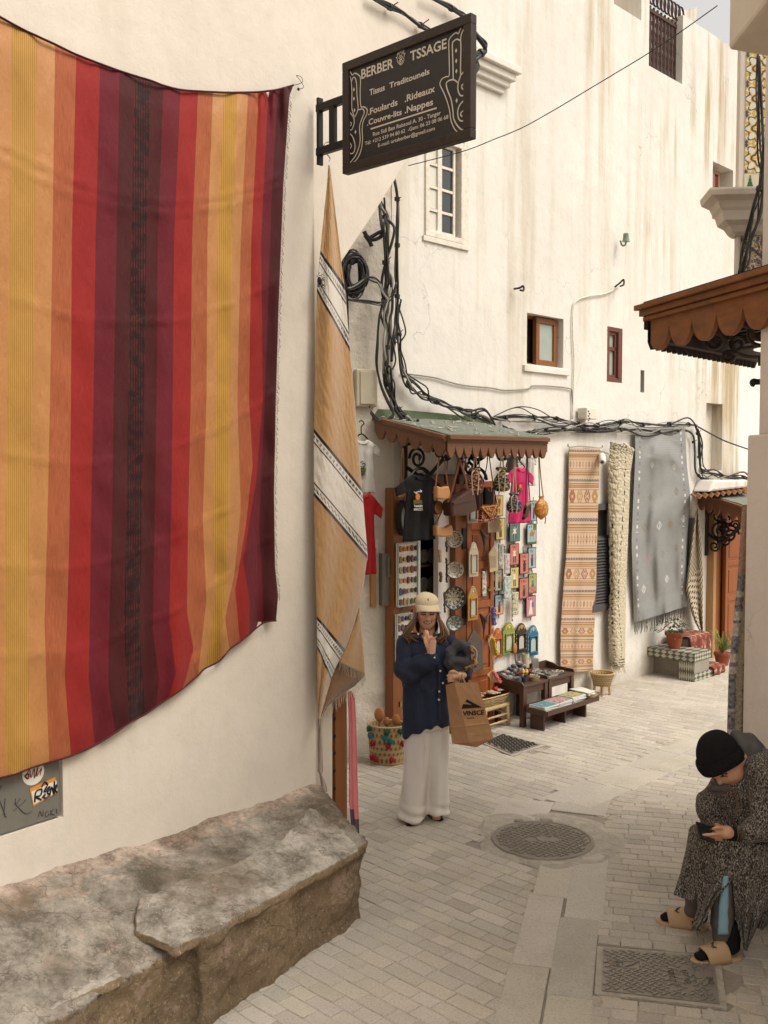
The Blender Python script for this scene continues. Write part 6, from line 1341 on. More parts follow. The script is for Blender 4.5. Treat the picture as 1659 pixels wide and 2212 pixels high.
def sw(a, t):
    v = .085*(.5+.5*sin(t*17-16*(a-.5)**2+1.5*N3((a*2, t*3, 7), 1)))**2*sin(pi*a)*max(0, 1-t*1.25)*min(1, t*6)
    for cx_, k in ((.0, 1), (1.0, -1)):   # drape lines fanning from both top corners
        d = abs(a-cx_); ang = d/(t+.08); v += .014*sin(ang*3.2+1)*exp(-d*1.1)*min(1, t*3)
    v += .075*exp(-((a-.5-.1*sin(t*4))/.25)**2)*sin(pi*min(1, t*1.1)); v += .026*sin(a*15+2*sin(t*4))*(.3+.7*t)+.008*sin(a*33+t*6)*t
    return v+.006*N3((a*6, t*12, 0), 1)
shw, sf = hang('grey_shawl', FW, zE, [(762,200),(762,400),(748,700),(738,950),(745,1250),(755,1510)], [(1100,212),(1112,450),(1135,650),(1118,900),(1110,1150),(1113,1400)], .06, 110, 330, shawl, cmat('thin_cotton', .8, .35, 150, .003, .2), sw, None, 'big grey embroidered shawl with fringe draped under the cable run', 'shawl', .003, sag=30)
o = MB(); fringe(o, sf, zE, [(752,1508),(900,1470),(1000,1430),(1113,1398)], 60, .14, -.07, .0045); o.build('fringe', mat('fringe_grey', '5f5e5c', .9, .15), shw)
def bw_(a, t):
    k = .5+.5*sin((a*1.2+t*5.5)*2*pi*2.2); dd = sin((a*3-t*9)*6) 
    c = hexc('c4b59c') if sin((a*1.0+t*4.0)*34) > -.1 else hexc('4a3c32')
    if t > .45 and (abs(a-.5)*2) < .75: c = hexc('4a3c32') if sin(t*150)*sin(a*20+t*20) > .25 else hexc('bdae96')
    return c
FS = FW
hang('patterned_rug', FW, zE, [(1178,730),(1145,950),(1120,1150),(1106,1280),(1130,1400),(1165,1500),(1208,1582)], [(1184,730),(1195,850),(1208,1000),(1216,1150),(1218,1300),(1218,1450),(1220,1582)], .12, 40, 220, bw_, m_kil, lambda a, t: .03*sin(a*8), None, 'brown and cream zigzag rug hung by a corner beside the second shop', 'rug')
# ================================================================ second shop
zN_ = lambda x, y, yy=0: FW.l(*zN(x, y), yy)
p0 = FW.l(1510, 1077, -.0); dep2 = .75
lw_ = FW.l(1508, 1072, 0); fl_ = FW.l(1611, 1100, -dep2); fr2 = FW.l(1690, 1100, -dep2)
aw2 = awning('shop_awning', 'green roofed scalloped awning over the second shop down the lane', FW, fl_.x, fr2.x, lw_.z+.03, fl_.z, dep2, .2, (6, 7), lw_.x, m_green, m_fas, right=False)
xb = FW.l(1520, 1150, 0).x+.05; bracket(xb, FW, .65, FW.l(1520, 1200, 0).z, lw_.z-.1, aw2); bracket(FW.l(1592, 1150, -.3).x, FW, .6, FW.l(1592, 1190, -.3).z, lw_.z-.15, aw2)
f2 = FW.px(*zN(550, 2000), 0); q = [f2.l(*zN(485, 1995), -.05), f2.l(*zN(880, 1930), -.05), f2.l(*zN(960, 1965), -.4), f2.l(*zN(520, 2018), -.4)]
o = MB(); o.grid(lambda a, b: q[0].lerp(q[1], a).lerp(q[3].lerp(q[2], a), b)+Vector((0, 0, .02*sin(a*60))), 60, 6); o.uv = {}; tag(o.build('tin_sheet', mat('rusty_tin', '8a5f42', .8, .35, 8, .4, dirt=.3), fr=f2, smooth=True, solid=.006), 'rusty corrugated sheet lying above the second awning', 'metal sheet')
o = MB(); ps = FW.l(1500, 1035); o.prism([(FW.l(1495, 1050).x, FW.l(1495, 1062).z), (FW.l(1598, 1050).x, FW.l(1598, 1050).z), (FW.l(1590, 1040).x, FW.l(1590, 1036).z), (FW.l(1505, 1030).x, FW.l(1505, 1036).z)], -.25, -.0); tag(o.build('wall_ledge', P_far, fr=FW, bev=.03), 'lumpy plaster ledge carrying cables above the tin sheet', 'ledge')
# doors
h = fdoor; dr3 = thing('shop_doorway', 'open doorway of the second shop with brown panelled door folded back', 'doorway', FW.at(h[0], 0, 0)); f2 = Fr(dr3.location, FW.az); X = lambda u, v=1250, y=0: f2.l(u, v, y).x
o = MB(); W2 = h[1]-h[0]; o.box(0, W2, .9, .95, 0, 2.4); o.build('dark_room', mat('room_brown', '3a2d24', .9), dr3)
o = MB(); o.box(X(1531), X(1545), .06, .1, .1, 2.1); o.build('glass_pane', m_glass, dr3)
o = MB(); o.box(X(1526), X(1532), -.1, .1, 0, 2.15); o.build('door_edge', mat('wood_light', 'a37b52', .6, .2, 5, .2, stretch=(8, 8, 1)), dr3, bev=.003)
o = MB(); o.box(X(1545), X(1563), .0, .08, 0, 2.3); o.box(X(1526), X(1612), -.02, .08, 2.25, 2.36); o.build('frame', m_wood, dr3, bev=.004)
paneldoor(dr3, X(1564.7, y=-.06), X(1608, y=-.06), .1, 2.28, -.08, -.03, [.3, .52, .78], m_door, .08)
# niche panel left of the rug : grey sheet + wall recess
f2 = FW.px(1480, 1200, 0); o = MB(); a, b = f2.l(1484, 1120), f2.l(1500, 1275); o.box(a.x, b.x, -.04, 0, b.z, a.z); tag(o.build('wall_panel', m_grey, fr=f2, bev=.004), 'narrow grey panel on the wall right of the grey shawl', 'panel')
# tiled bench
def gl(u, v, y): k = FW.l(u, v, y); return k
y_f = -.62
bl_ = FW.w2l(gp(1465, 1488)); 
tb = thing('tiled_bench', 'stepped bench covered in black and white zigzag tiles by the second shop', 'bench', FW.at(FW.l(1398, 1400, -.1).x, 0, 0)); f2 = Fr(tb.location, FW.az)
def zig(a, b):
    k = (a*7) % 1; r_ = (b*2) % 1
    c = hexc('aaa590') if abs(k-.5)+abs(r_-.5) < .5 else hexc('4a4d44')
    n = 1+.2*N3((a*20, b*20, 0), 1); return tuple(x*n for x in c)
m_ztile = cmat('zigzag_tile', .5, .15, 30, .002, .4)
D_b = .62
xs_ = f2.l(1500, 1440, -D_b).x; fx1 = f2.l(1562, 1470, -D_b).x; topz = f2.l(1500, 1413, -D_b).z; lowz = f2.l(1530, 1447, -D_b).z; xt = xs_+.42
def tiled(mb, a, b, c, d, n, m): mb.grid(lambda s, t: Vector(a).lerp(Vector(b), s).lerp(Vector(d).lerp(Vector(c), s), t), n, m, zig)
e_ = .006
o = MB(); o.box(xs_+e_, xt, -D_b+e_, 0, topz-.1, topz-e_); o.box(xs_+e_, xs_+.38, -D_b+e_, -.42, 0, topz-.1); o.box(xs_+.16, xs_+.4, -.42, 0, 0, topz-.1); o.box(xs_+.38, fx1-e_, -D_b+e_, 0, 0, lowz-e_); o.build('core', m_concrete, tb)
o = MB(); tiled(o, (xs_, 0, topz-.1), (xs_, -D_b, topz-.1), (xs_, -D_b, topz), (xs_, 0, topz), 70, 16); tiled(o, (xs_, 0, topz), (xs_, -D_b, topz), (xt, -D_b, topz), (xt, 0, topz), 70, 40); tiled(o, (xs_, -.42, 0), (xs_, -D_b, 0), (xs_, -D_b, topz-.1), (xs_, -.42, topz-.1), 40, 40)
tiled(o, (xs_, -D_b, topz-.1), (xt, -D_b, topz-.1), (xt, -D_b, topz), (xs_, -D_b, topz), 60, 16); tiled(o, (xs_, -D_b, 0), (fx1, -D_b, 0), (fx1, -D_b, lowz), (xs_, -D_b, lowz), 90, 40); tiled(o, (xt, -D_b, lowz), (fx1, -D_b, lowz), (fx1, 0, lowz), (xt, 0, lowz), 40, 40); o.uv = {}; o.build('tiles', m_ztile, tb)
def red_rug(a, b): 
    c = hexc('7c4438') if N3((a*9, b*9, 0), 1) < .15 else hexc('94685a')
    if abs((a*5) % 1-.5)+abs((b*3) % 1-.5) < .22: c = hexc('b9a088')
    if a < .04 or a > .96 or b > .95: c = hexc('5a2a24')
    return c
m_rug = cmat('red_rug_wool', .95, .6, 120, .004, .1)
def rug_over(nm, lab, x0, x1, y0, y1, z, drop, off=.012):
    fr = Fr(f2.M @ Vector(((x0+x1)/2, (y0+y1)/2, z)), FW.az); hx = (x1-x0)/2; hy = (y1-y0)/2
    def fn(a, b):
        x = lerp(-hx, hx, a); s = b*(2*hy+drop)
        if s < 2*hy: return (x, hy-s, off+.012*abs(N3((a*5, b*5, z), 1)))
        return (x+.02*sin(b*9), -hy-.012-.01*sin(a*16), off-(s-2*hy)*(1-.12*sin(a*9)))
    o = MB(); o.grid(fn, 40, 40, red_rug); o.uv = {}; tag(o.build(nm, m_rug, fr=fr, smooth=True, solid=.012), lab, 'rug')
rug_over('red_rug', 'faded red rug draped over the upper step of the tiled bench', xt-.06, xt+.5, -.36, -.04, topz+.10, .26)
o = MB(); o.box(xt-.04, xt+.48, -.345, -.06, lowz, topz+.10); tag(o.build('stone_step', m_concrete, fr=f2, bev=.02), 'concrete step block under the upper faded red rug', 'step')
rug_over('red_rug', 'patterned red rug lying over the low front step near the spider plant', xt+.02, fx1+.01, -D_b, -.38, lowz, .10)
# plants
m_leaf = mat('leaf_green', '3f4a2a', .6, .4, 20, .2, 40, spec=.4); m_leaf2 = mat('leaf_pale', '77803f', .6, .3, 20, .1); m_terra = mat('terracotta', '8e4a30', .85, .2, 8, .3, dirt=.15)
fr = Fr(f2.M @ Vector((xs_+.17, -.27, topz+.002)), FW.az); pl = thing('potted_plant', 'bushy dark green plant in a terracotta pot on the tiled bench', 'plant', fr)
rr = .105; o = MB(); o.lathe([(0, 0), (rr*.65, 0), (rr*.95, .16), (rr*1.1, .16), (rr*1.12, .2), (rr*.98, .2), (rr*.9, .17), (0, .17)], 24); o.build('pot', m_terra, pl, smooth=False)
o = MB(); rnd = random.Random(11)
for k in range(260):
    an = rnd.uniform(0, 6.28); r_ = rnd.uniform(.02, .22); c = Vector((r_*cos(an), r_*sin(an), .2+rnd.uniform(0, .2)*(1-r_*2)-max(0, r_-.13)*.5)); d = Vector((cos(an), sin(an), rnd.uniform(-.8, .5)))*rnd.uniform(.04, .08); sd_ = d.cross(Vector((0, 0, 1))).normalized()*rnd.uniform(.008, .016)
    o.add([c, c+d*.5+sd_, c+d, c+d*.5-sd_], [(0, 1, 2, 3)])
o.build('leaves', m_leaf, pl)
def spider(fr, n, L, lab):
    pl = thing('potted_plant', lab, 'plant', fr); o = MB(); o.lathe([(0, 0), (.07, 0), (.1, .14), (.11, .14), (.11, .17), (0, .16)], 18); o.build('pot', m_terra, pl); o = MB()
    for k in range(n):
        an = rnd.uniform(0, 6.28); l = L*rnd.uniform(.6, 1.1); h_ = rnd.uniform(.15, .35); dd = Vector((cos(an), sin(an), 0)); sn_ = Vector((-sin(an), cos(an), 0))*.008; vs = []
        for i in range(6): t = i/5; p = dd*l*t+Vector((0, 0, .16+h_*sin(pi*t*.75)*1.0-.1*t*t)); vs += [p+sn_*(1-t), p-sn_*(1-t)]
        o.add(vs, [(2*i, 2*i+1, 2*i+3, 2*i+2) for i in range(5)])
    o.build('leaves', m_leaf2, pl)
g_ = gp(1560, 1438); spider(Fr((g_.x, g_.y, 0), 44), 60, .3, 'spiky pale green plant on the ground by the second shop door')
# ================================================================ stalls of the first shop
def gz(x, y): return gp(*zG(x, y))

def legd(mb, x, y, z, w=.035): mb.box(x-w/2, x+w/2, y-w/2, y+w/2, 0, z)
A_ = FW.w2l(gz(870, 1592)); A_.y -= .04; B_2 = FW.w2l(gz(1395, 1465)); 
low = thing('low_table', 'low dark wooden display bench holding wrapped prints in front of the tables', 'table', FW.at(A_.x, A_.y, 0)); lf2 = Fr(low.location, FW.az)
L_ = B_2.x-A_.x; ztop = lf2.l(*zG(950, 1395), -.06).z
o = MB(); o.box(-.02, .005, 0, .16, 0, ztop-.03); o.build('side_panel', m_woodd, low, bev=.003)
o = MB(); o.box(L_*.52, L_*.52+.02, 0.02, .16, 0, ztop-.03); o.build('side_panel', m_woodd, low, bev=.003); o = MB(); o.box(L_-.005, L_+.02, 0, .16, 0, ztop-.03); o.build('side_panel', m_woodd, low, bev=.003)
xl = lf2.l(*zG(690, 1290), .33).x; xr = lf2.l(*zG(1490, 1290), -.0).x
o = MB(); o.box(-.06, L_+.14, -.06, .17, ztop-.03, ztop); o.box(-.06, L_+.14, -.075, -.06, ztop-.03, ztop+.018); o.box(-.075, -.06, -.06, .17, ztop-.03, ztop+.025); o.box(L_+.14, L_+.155, -.06, .17, ztop-.03, ztop+.025); o.box(.0, L_, .14, .16, .03, .09); o.build('top', m_woodd, low, bev=.003)
o = MB(); o.box(-.06, L_+.14, .17, .18, ztop-.03, ztop+.05); o.build('back_rail', m_woodd, low)
# stacks of wrapped prints
def stack(x, y, n, w, d, col, lab, rot=0, z0=ztop, frm=lf2):
    for k in range(n):
        fr = Fr(frm.M @ Vector((x+rnd.uniform(-.008, .008), y+rnd.uniform(-.008, .008), z0+.001+k*.0125)), FW.az+rot+rnd.uniform(-4, 4)); o = MB()
        o.box(-w/2, w/2, -d/2, d/2, 0, .011)
        if k == n-1:
            r = thing('wrapped_print', lab, 'print', fr); o.build('packet', m_plast, r, bev=.003); p = MB(); c1 = patcol(col[0], col[1:], 5, 5, .3); p.grid(lambda a, b: (lerp(-w*.44, w*.44, a), lerp(-d*.44, d*.44, b), .0125), 16, 12, c1); p.uv = {}; p.build('picture', m_plq, r)
        else: tag(o.build('wrapped_print', m_plast, fr=fr, bev=.003), 'wrapped print under the '+lab.split(' on the')[0].split(' at the')[0].split(' in the')[0].split(' right of')[0]+' of the low table', 'print', 'wrapped prints in piles on the low table')
stack(.06, .055, 4, .23, .19, ['4f8a8c', '2f5a60', '9ab8b0', 'a87848'], 'turquoise picture at the left end of the low table'); stack(.31, .06, 4, .23, .19, ['b08a88', '8a4a44', '4a4a48', 'c8b8a8'], 'pinkish picture in the middle of the low table'); stack(.55, .06, 5, .23, .19, ['a89a62', '5a7a78', 'c8b070', '6a4a34'], 'yellow and green picture right of the middle on the low table')
# basket tray with white papers at right
fr = Fr(lf2.M @ Vector((L_*1.02+.03, .06, ztop+.001)), FW.az); bt_ = thing('paper_tray', 'shallow woven tray heaped with white papers at the right end of the low table', 'tray', fr)
o = MB(); o.lathe([(0, 0), (.12, 0), (.15, .03), (.155, .035), (.14, .03), (0, .012)], 28); o.build('tray', mat('wicker_dark', '9a8060', .8, .35, 60, .8, 90), bt_)
for k in range(4): o = MB(); o.grid(lambda a, b: (lerp(-.12, .12, a), lerp(-.08, .08, b), .035+k*.012+.012*N3((a*2+k*5, b*2, k), 1)), 10, 8); p_ = o.build('paper', mat('paper_white', 'c9c3b6', .8, .1, 10, .2), bt_, smooth=True, solid=.002); p_.rotation_euler = (0, 0, k*.5)
# tables
def table(nm, lab, x0, x1, y0, y1, z, gx=0):
    t = thing(nm, lab, 'table', FW.at((x0+x1)/2, (y0+y1)/2, 0)); hx, hy = (x1-x0)/2, (y1-y0)/2
    o = MB(); o.box(-hx, hx, -hy, hy, z-.028, z); o.build('top', m_woodd, t, bev=.004)
    for s in (-1, 1):
        for r in (-1, 1): o = MB(); legd(o, s*(hx-.03), r*(hy-.03), z-.028, .05); o.build('leg', m_woodd, t, bev=.004)
    o = MB(); o.box(-hx+.03, hx-.03, -hy+.02, -hy+.04, z-.10, z-.028); o.box(-hx+.02, -hx+.04, -hy+.03, hy-.03, z-.1, z-.028); o.box(hx-.04, hx-.02, -hy+.03, hy-.03, z-.1, z-.028); o.build('apron', m_woodd, t)
    for s in (-1, 1):
        P = [(-hy, z), (-hy+.02, z+.03), (hy*.1, z+.035), (hy*.45, z+.06), (hy, z+.075), (hy, z)]; o = MB(); o.add([(s*hx-.009, y, zz) for y, zz in P]+[(s*hx+.009, y, zz) for y, zz in P], [tuple(range(6)), tuple(range(11, 5, -1))]+[(i, i+6, (i+1) % 6+6, (i+1) % 6) for i in range(6)]); o.build('side_rail', m_woodd, t)
    o = MB(); o.box(-hx, hx, hy-.015, hy, z, z+.075); o.build('back_rail', m_woodd, t); return t
# table tops placed from the photo
ty0, ty1 = -.40, -.03
k = FW.l(*zG(950, 1030), ty0); tz = k.z; x1_ = k.x; x0_ = FW.l(*zG(680, 1145), ty0).x; x2_ = FW.l(*zG(1232, 975), ty0).x
0 and print('TABLE', tz, x0_, x1_, x2_, 'low', ztop, L_, 'A', A_, 'B', B_2)
table('display_table', 'left dark wooden table crowded with souvenirs beside the shop door', x0_, x1_, ty0, ty1, tz); table('display_table', 'right dark wooden table with trays of jewellery under the blue mirror', x1_+.012, x2_, ty0, ty1, tz)
tfr = Fr(FW.M @ Vector((x1_-.31, -.35, tz)), FW.az)
def put(px_, py_): k = FW.l(*zG(px_, py_), 0);  ax, ay = px_-400, py_-1065; dt = 260*85+115*290; s_ = (ax*85-ay*290)/dt; r_ = (ay*260+ax*115)/dt; return Vector((x0_+max(.05, min(1.98, s_))*(x1_-x0_), lerp(-.06, -.37, max(.03, min(.95, r_))), tz+max(0, -r_)*.16))
def item(nm, lab, cat, x, y, prof, m, cols=None, n=16, grp=None, z=0):
    p = put(x, y); o = MB(); o.lathe([(a*1.15, b_*1.15) for a, b_ in prof], n); return tag(o.build(nm, m, fr=Fr(FW.M @ Vector((p.x, p.y, p.z+.001+z)), FW.az), smooth=False), lab, cat, grp)
cup = lambda r, h: [(0, 0), (r*.8, 0), (r, h), (r*.9, h), (r*.72, .01), (0, .01)]
m_c1 = mat('glaze_navy', '30384a', .3, .2, 30); m_c2 = mat('glaze_cream', 'b3a890', .3, .2, 30); m_c3 = mat('tagine_brown', '6a3f2c', .5, .2, 30); m_c4 = mat('beads_red', '6d2422', .5, .4, 60, .8, 120); m_c5 = mat('silver_bits', '8e8a80', .4, .5, 60, .9, 120, metal=.5); m_c6 = mat('glaze_pattern', '8a7c70', .35, .6, 60, .2, 120)
item('bowl', 'navy glazed cup at the front edge of the left table', 'cup', 710, 1095, cup(.03, .045), m_c1); item('bowl', 'pale blue cup left of the navy one', 'cup', 665, 1090, cup(.032, .04), mat('glaze_blue', '7b8a98', .3)); item('bowl', 'brown cup just right of the navy cup', 'cup', 740, 1070, cup(.028, .05), m_c3); item('bowl', 'small dark red brown pot behind the pale blue cup', 'pot', 650, 1040, cup(.03, .05), m_c3)
item('drum', 'wide brass tin near the table edge', 'tin', 808, 1065, [(0, 0), (.05, 0), (.05, .035), (0, .035)], mat('brass_dull', '7f6a4c', .45, .3, 30, metal=.4)); item('tagine', 'little cream and yellow figurine left', 'figurine', 690, 1010, [(0, 0), (.022, 0), (.012, .03), (.02, .045), (.01, .07), (0, .075)], mat('figure_yellow', 'c2a052', .5, .4, 60)); item('tagine', 'little cream and yellow figurine right', 'figurine', 725, 1010, [(0, 0), (.022, 0), (.012, .03), (.02, .045), (.01, .07), (0, .075)], mat('figure_yellow', 'c2a052', .5, .4, 60))
item('spoon_jar', 'white jar with a wooden spoon at the back of the left table', 'jar', 578, 900, [(0, 0), (.035, 0), (.035, .12), (.03, .12), (.03, .02), (0, .02)], m_c2)
p = put(585, 895); sp_ = Fr(FW.M @ Vector((p.x, p.y, tz+.1)), FW.az); o = MB(); q0 = sp_.l(*zG(592, 850)); q1 = sp_.l(*zG(585, 700)); o.tube([q0, q0.lerp(q1, .6), q1], [.008, .008, .012], 6); o.ell(q1, (.035, .012, .055), 12, 8); tag(o.build('wooden_spoon', mat('spoon_wood', 'a06a3c', .5, .15), fr=sp_, smooth=True), 'upright wooden spoon in the white jar in front of the black mirror', 'spoon')
for k in range(40): item('trinket_box', 'little dark patterned trinket box in the back left heap of the left table', 'trinket box', lerp(420, 570, (k % 7)/6)+rnd.uniform(-8, 8), lerp(915, 1060, (k//7)/5)+rnd.uniform(-8, 8), [(0, 0), (.026, 0), (.028, .022), (.02, .03), (0, .032)], [m_c5, m_c6, m_c1, mat('trinket_dark', '4d4440', .4, .5, 60)][k % 4], grp='trinket boxes heaped on the left table')
for k in range(9): item('necklace', 'red bead necklace coiled in a row on the left table', 'necklace', 580+k*16, 965-k*7-abs(k-4), [(.03, 0), (.034, .012), (.03, .022), (.024, .012), (.03, 0)], m_c4, n=18, grp='red necklaces on the left table')
for k, (x, y, w_, d_, c_, lab) in enumerate(((820, 960, .16, .12, 'b0a49a', 'pale tray of bracelets at the middle of the tables'), (840, 1000, .15, .10, 'a8a49a', 'white stack of cards near the front table edge'), (760, 895, .12, .1, '8c8a78', 'greenish tray at the back of the right table'), (890, 940, .13, .1, '3a3a3c', 'dark tray of silver rings'), (1000, 965, .14, .1, '6a6660', 'grey tray of pendants on the right table'), (1070, 940, .13, .1, '514d48', 'brown tray of earrings at the right end'), (540, 1055, .14, .1, '6a3034', 'dark red purse lying at the front left table edge'), (600, 1060, .12, .08, '5a4a48', 'grey and red purse lying near the navy cup'))):
    p = put(x, y); fr = Fr(FW.M @ Vector((p.x, p.y, p.z+.001)), FW.az+rnd.uniform(-8, 8)); r = thing('goods_tray', lab, 'tray', fr); o = MB(); o.box(-w_/2, w_/2, -d_/2, d_/2, 0, .018); o.build('tray', mat('tray_'+c_, c_, .6, .2, 30), r, bev=.003); o = MB()
    for q in range(24): o.ell((rnd.uniform(-w_*.42, w_*.42), rnd.uniform(-d_*.42, d_*.42), .022), (rnd.uniform(.005, .011),)*3, 6, 4)
    o.build('goods', [m_c5, m_c2, m_c6, m_c5][k % 4], r)
for k in range(5):
    item('salt_cellar', 'thin glass tube in the upright row behind the jewellery trays', 'bottle', 720+k*22, 885-k*4, [(0, 0), (.01, 0), (.01, .09), (.006, .1), (0, .1)], m_c5, n=8, grp='glass tubes standing at the back of the right table')
for k in range(7): item('silver_stud', 'round silver stud along the front edge of the right table', 'stud', 980+k*20, 1040-k*9, [(0, .0), (.011, .0), (.009, .008), (0, .011)], mat('bright_silver', 'c4c0b4', .2, .1, metal=.8), n=10, grp='silver studs along the right table edge')
# stool and straw baskets
m_rush = mat('rush_seat', 'b39a6c', .85, .25, 40, .9, 70, stretch=(12, 2, 2)); m_stl = mat('pale_stick', 'b8976a', .75, .2, 10, .4)
sl = [FW.w2l(gz(*p)) for p in ((450,1565),(590,1550))]
st = FW.w2l(gz(450, 1560)); sx1 = FW.w2l(gz(592, 1548)); 
def stool(fr, w_, d_, hgt, lab):
    t = thing('stool', lab, 'stool', fr); o = MB(); 
    for s in (0, 1):
        for r in (0, 1): o = MB(); o.tube([(s*w_+(s-.5)*.04, r*d_, 0), (s*w_, r*d_, hgt*.5), (s*w_-(s-.5)*.02, r*d_, hgt)], [.02, .023, .018], 8); o.build('leg', m_stl, t, smooth=True)
    for zz in (.28, .55):
        for a, b in (((0, 0), (1, 0)), ((0, 1), (1, 1)), ((0, 0), (0, 1)), ((1, 0), (1, 1))): o = MB(); o.tube([(a[0]*w_, a[1]*d_, hgt*zz+.02*a[0]), (b[0]*w_, b[1]*d_, hgt*zz)], .011, 6); o.build('stretcher', m_stl, t, smooth=True)
    o = MB(); o.box(-.02, w_+.02, -.02, d_+.02, hgt-.035, hgt); o.build('seat', m_rush, t, bev=.012); return t
s0 = FW.w2l(gz(450, 1562)); hz = FW.l(*zG(560, 1265), s0.y).z
stool(FW.at(s0.x-.28, s0.y, 0), .36, .3, hz, 'pale rush seated stool of rough sticks carrying the straw basket')
def basket(fr, rx, ry, z0, h_, m, lab, open_=.85, name='basket', n=40, sh=4):
    r = thing(name, lab, 'basket', fr)
    def fn(a, t):
        an = a*2*pi; k = lerp(open_, 1, t); e = 2/sh; cx_, sy_ = cos(an), sin(an)
        return (rx*k*abs(cx_)**e*(1 if cx_ > 0 else -1), ry*k*abs(sy_)**e*(1 if sy_ > 0 else -1), z0+h_*t+.0022*sin(t*h_*520))
    def colf(a, t): c = hexc('a38c66'); d = hexc('5f4d34'); return d if (sin(a*150+(int(t*6) % 2)*3.1) > .55 and (t*6) % 1 > .4) else tuple(k*(1+.15*sin(t*40)) for k in c)
    o = MB(); o.grid(fn, 120, 26, colf); o.uv = {}; o.build('side', cmat('woven_straw', .85, .6, 120), r, smooth=True, solid=.01)
    o = MB(); o.box(-rx*open_*.8, rx*open_*.8, -ry*open_*.8, ry*open_*.8, z0, z0+.01); o.build('bottom', m, r)
    o = MB(); P = [fn(i/40, 1) for i in range(41)]; o.tube(P, .009, 5); o.build('rim', m, r); return r
kx = s0.x-.28+.18; bfr = FW.at(kx+.02, s0.y+.12, hz+.002); basket(bfr, .25, .13, 0, .085, m_rush, 'oval straw basket of felt souvenirs on the stool')
for k in range(11):
    o = MB(); n_ = 7; o.grid(lambda a, b: ((a-.5)*.1, (b-.5)*.07, .012*N3((a*3+k, b*3, k), 1)), 6, 5); p = Vector((rnd.uniform(-.17, .17), rnd.uniform(-.07, .07), .085+rnd.uniform(0, .03))); fr = Fr(bfr.M @ p, rnd.uniform(0, 180)); x_ = o.build('felt_card', mat('card_cream2', 'bfa888', .8, .1), fr=fr, smooth=True, solid=.003); tag(x_, 'cream felt card lying loose in the straw basket on the stool', 'card', 'cream cards in the straw basket')
for p, lab in (((.12, 0, .11), 'coral felt flower bundle on top of the straw basket'), ((.18, .03, .1), 'smaller pink felt flower at the basket end')):
    o = MB(); [o.ell((rnd.uniform(-.02, .02), rnd.uniform(-.02, .02), rnd.uniform(-.02, .03)), .013, 6, 5) for _ in range(12)]; tag(o.build('felt_flower', mat('petal_coral', 'b5403c', .9, .2, 60), fr=Fr(bfr.M @ Vector(p), 44), smooth=True), lab, 'flower')
p = FW.w2l(gz(1290, 1165)); fr = FW.at(p.x, min(p.y, -.18), .0); basket(fr, .13, .13, .12, .14, m_rush, 'round straw basket on little legs beside the right table end', .7, sh=2); o = MB(); [o.tube([(.09*cos(a), .09*sin(a), 0), (.08*cos(a), .08*sin(a), .13)], .015, 6) for a in (.6, 2.2, 3.8, 5.4)]; tag(o.build('basket_stand', m_stl, fr=fr), 'small stick stand carrying the round straw basket', 'stand')
# pompom basket on mat
g_ = gp(836, 1655); fr = Fr((g_.x, g_.y+.1, 0), 98); mt_ = MB(); mt_.lathe([(0, .004), (.33, .004), (.335, .009), (0, .012)], 36); tag(mt_.build('straw_mat', mat('straw_mat', '9a7f58', .9, .3, 30, .6), fr=fr), 'round straw mat on the paving under the pompom basket', 'mat')
fr = Fr((g_.x+.0, g_.y+.08, .013), 98); bk2 = basket(fr, .165, .13, 0, .33, m_rush, 'tall straw basket decorated with red, teal and green pompoms', .86, sh=2)
pc = {'green': '1d4f38', 'teal': '1d6a6e', 'red': '8c1c26'}
for x, z, c in ((-.14,.31,'green'),(.02,.3,'green'),(.13,.3,'green'),(-.13,.25,'teal'),(.0,.25,'teal'),(.05,.22,'teal'),(-.11,.19,'red'),(.03,.18,'red'),(.15,.19,'red'),(-.08,.06,'red'),(-.11,.07,'red'),(.06,.06,'red')):
    o = MB(); y = -.13*sqrt(max(0.05, 1-(x/.17)**2))-.02
    for k in range(40): a = Vector((rnd.gauss(0, 1), rnd.gauss(0, 1), rnd.gauss(0, 1))).normalized(); o.tube([(x, y, z), Vector((x, y, z))+a*rnd.uniform(.022, .032)], [.006, .004], 4)
    o.ell((x, y, z), .022, 8, 6); o.build('pompom', mat('pompom_'+c, pc[c], .95, .3, 60), bk2)
for k, (x, z, w_) in enumerate(((-.07, .42, .045), (.0, .36, .03), (.09, .38, .035))):
    o = MB(); o.tube([(x, 0, .2), (x*.9, -.02, z)], .009, 6); o.ell((x*.9, -.03, z), (w_, .015, w_*1.4), 12, 8); tag(o.build('wooden_spoon', mat('spoon_wood', 'a06a3c', .5, .15), fr=fr, smooth=True), ['large round wooden ladle in the pompom basket', 'short middle spoon in the pompom basket', 'right spoon in the pompom basket'][k], 'spoon')
# ================================================================ right side: awning, rug edges, cables
EYEv = EYE
def rp(u, v, Y): d = ray(u, v); return EYE+d*(Y/d.y)
T0 = rp(1390, 662, 7.0); T1 = rp(1652, 592, 5.7); T2 = rp(1603, 745, 8.3)
ra = thing('shop_awning', 'big brown wooden awning with scalloped board and iron scrolls at the right', 'awning', Fr(T0, 90)); ro = T0
def rel(p): return Vector(p)-ro
d1 = (T1-T0); d1.z = 0; d1.normalize(); d2 = (T2-T0); d2.z = 0; d2.normalize(); L1 = (T1-T0).length*1.25; L2 = 1.9; up = Vector((0, 0, 1)); dz1 = (T1.z-T0.z)/(T1-T0).length
D1 = Vector((d1.x, d1.y, 0))
m_awn = mat('wood_awning', '8a5730', .65, .5, 2.5, .5, 30, stretch=(3, 3, 9), spec=.3, dirt=.45); m_awd = mat('wood_awning_dark', '2b1d15', .7, .3, 5, .2)
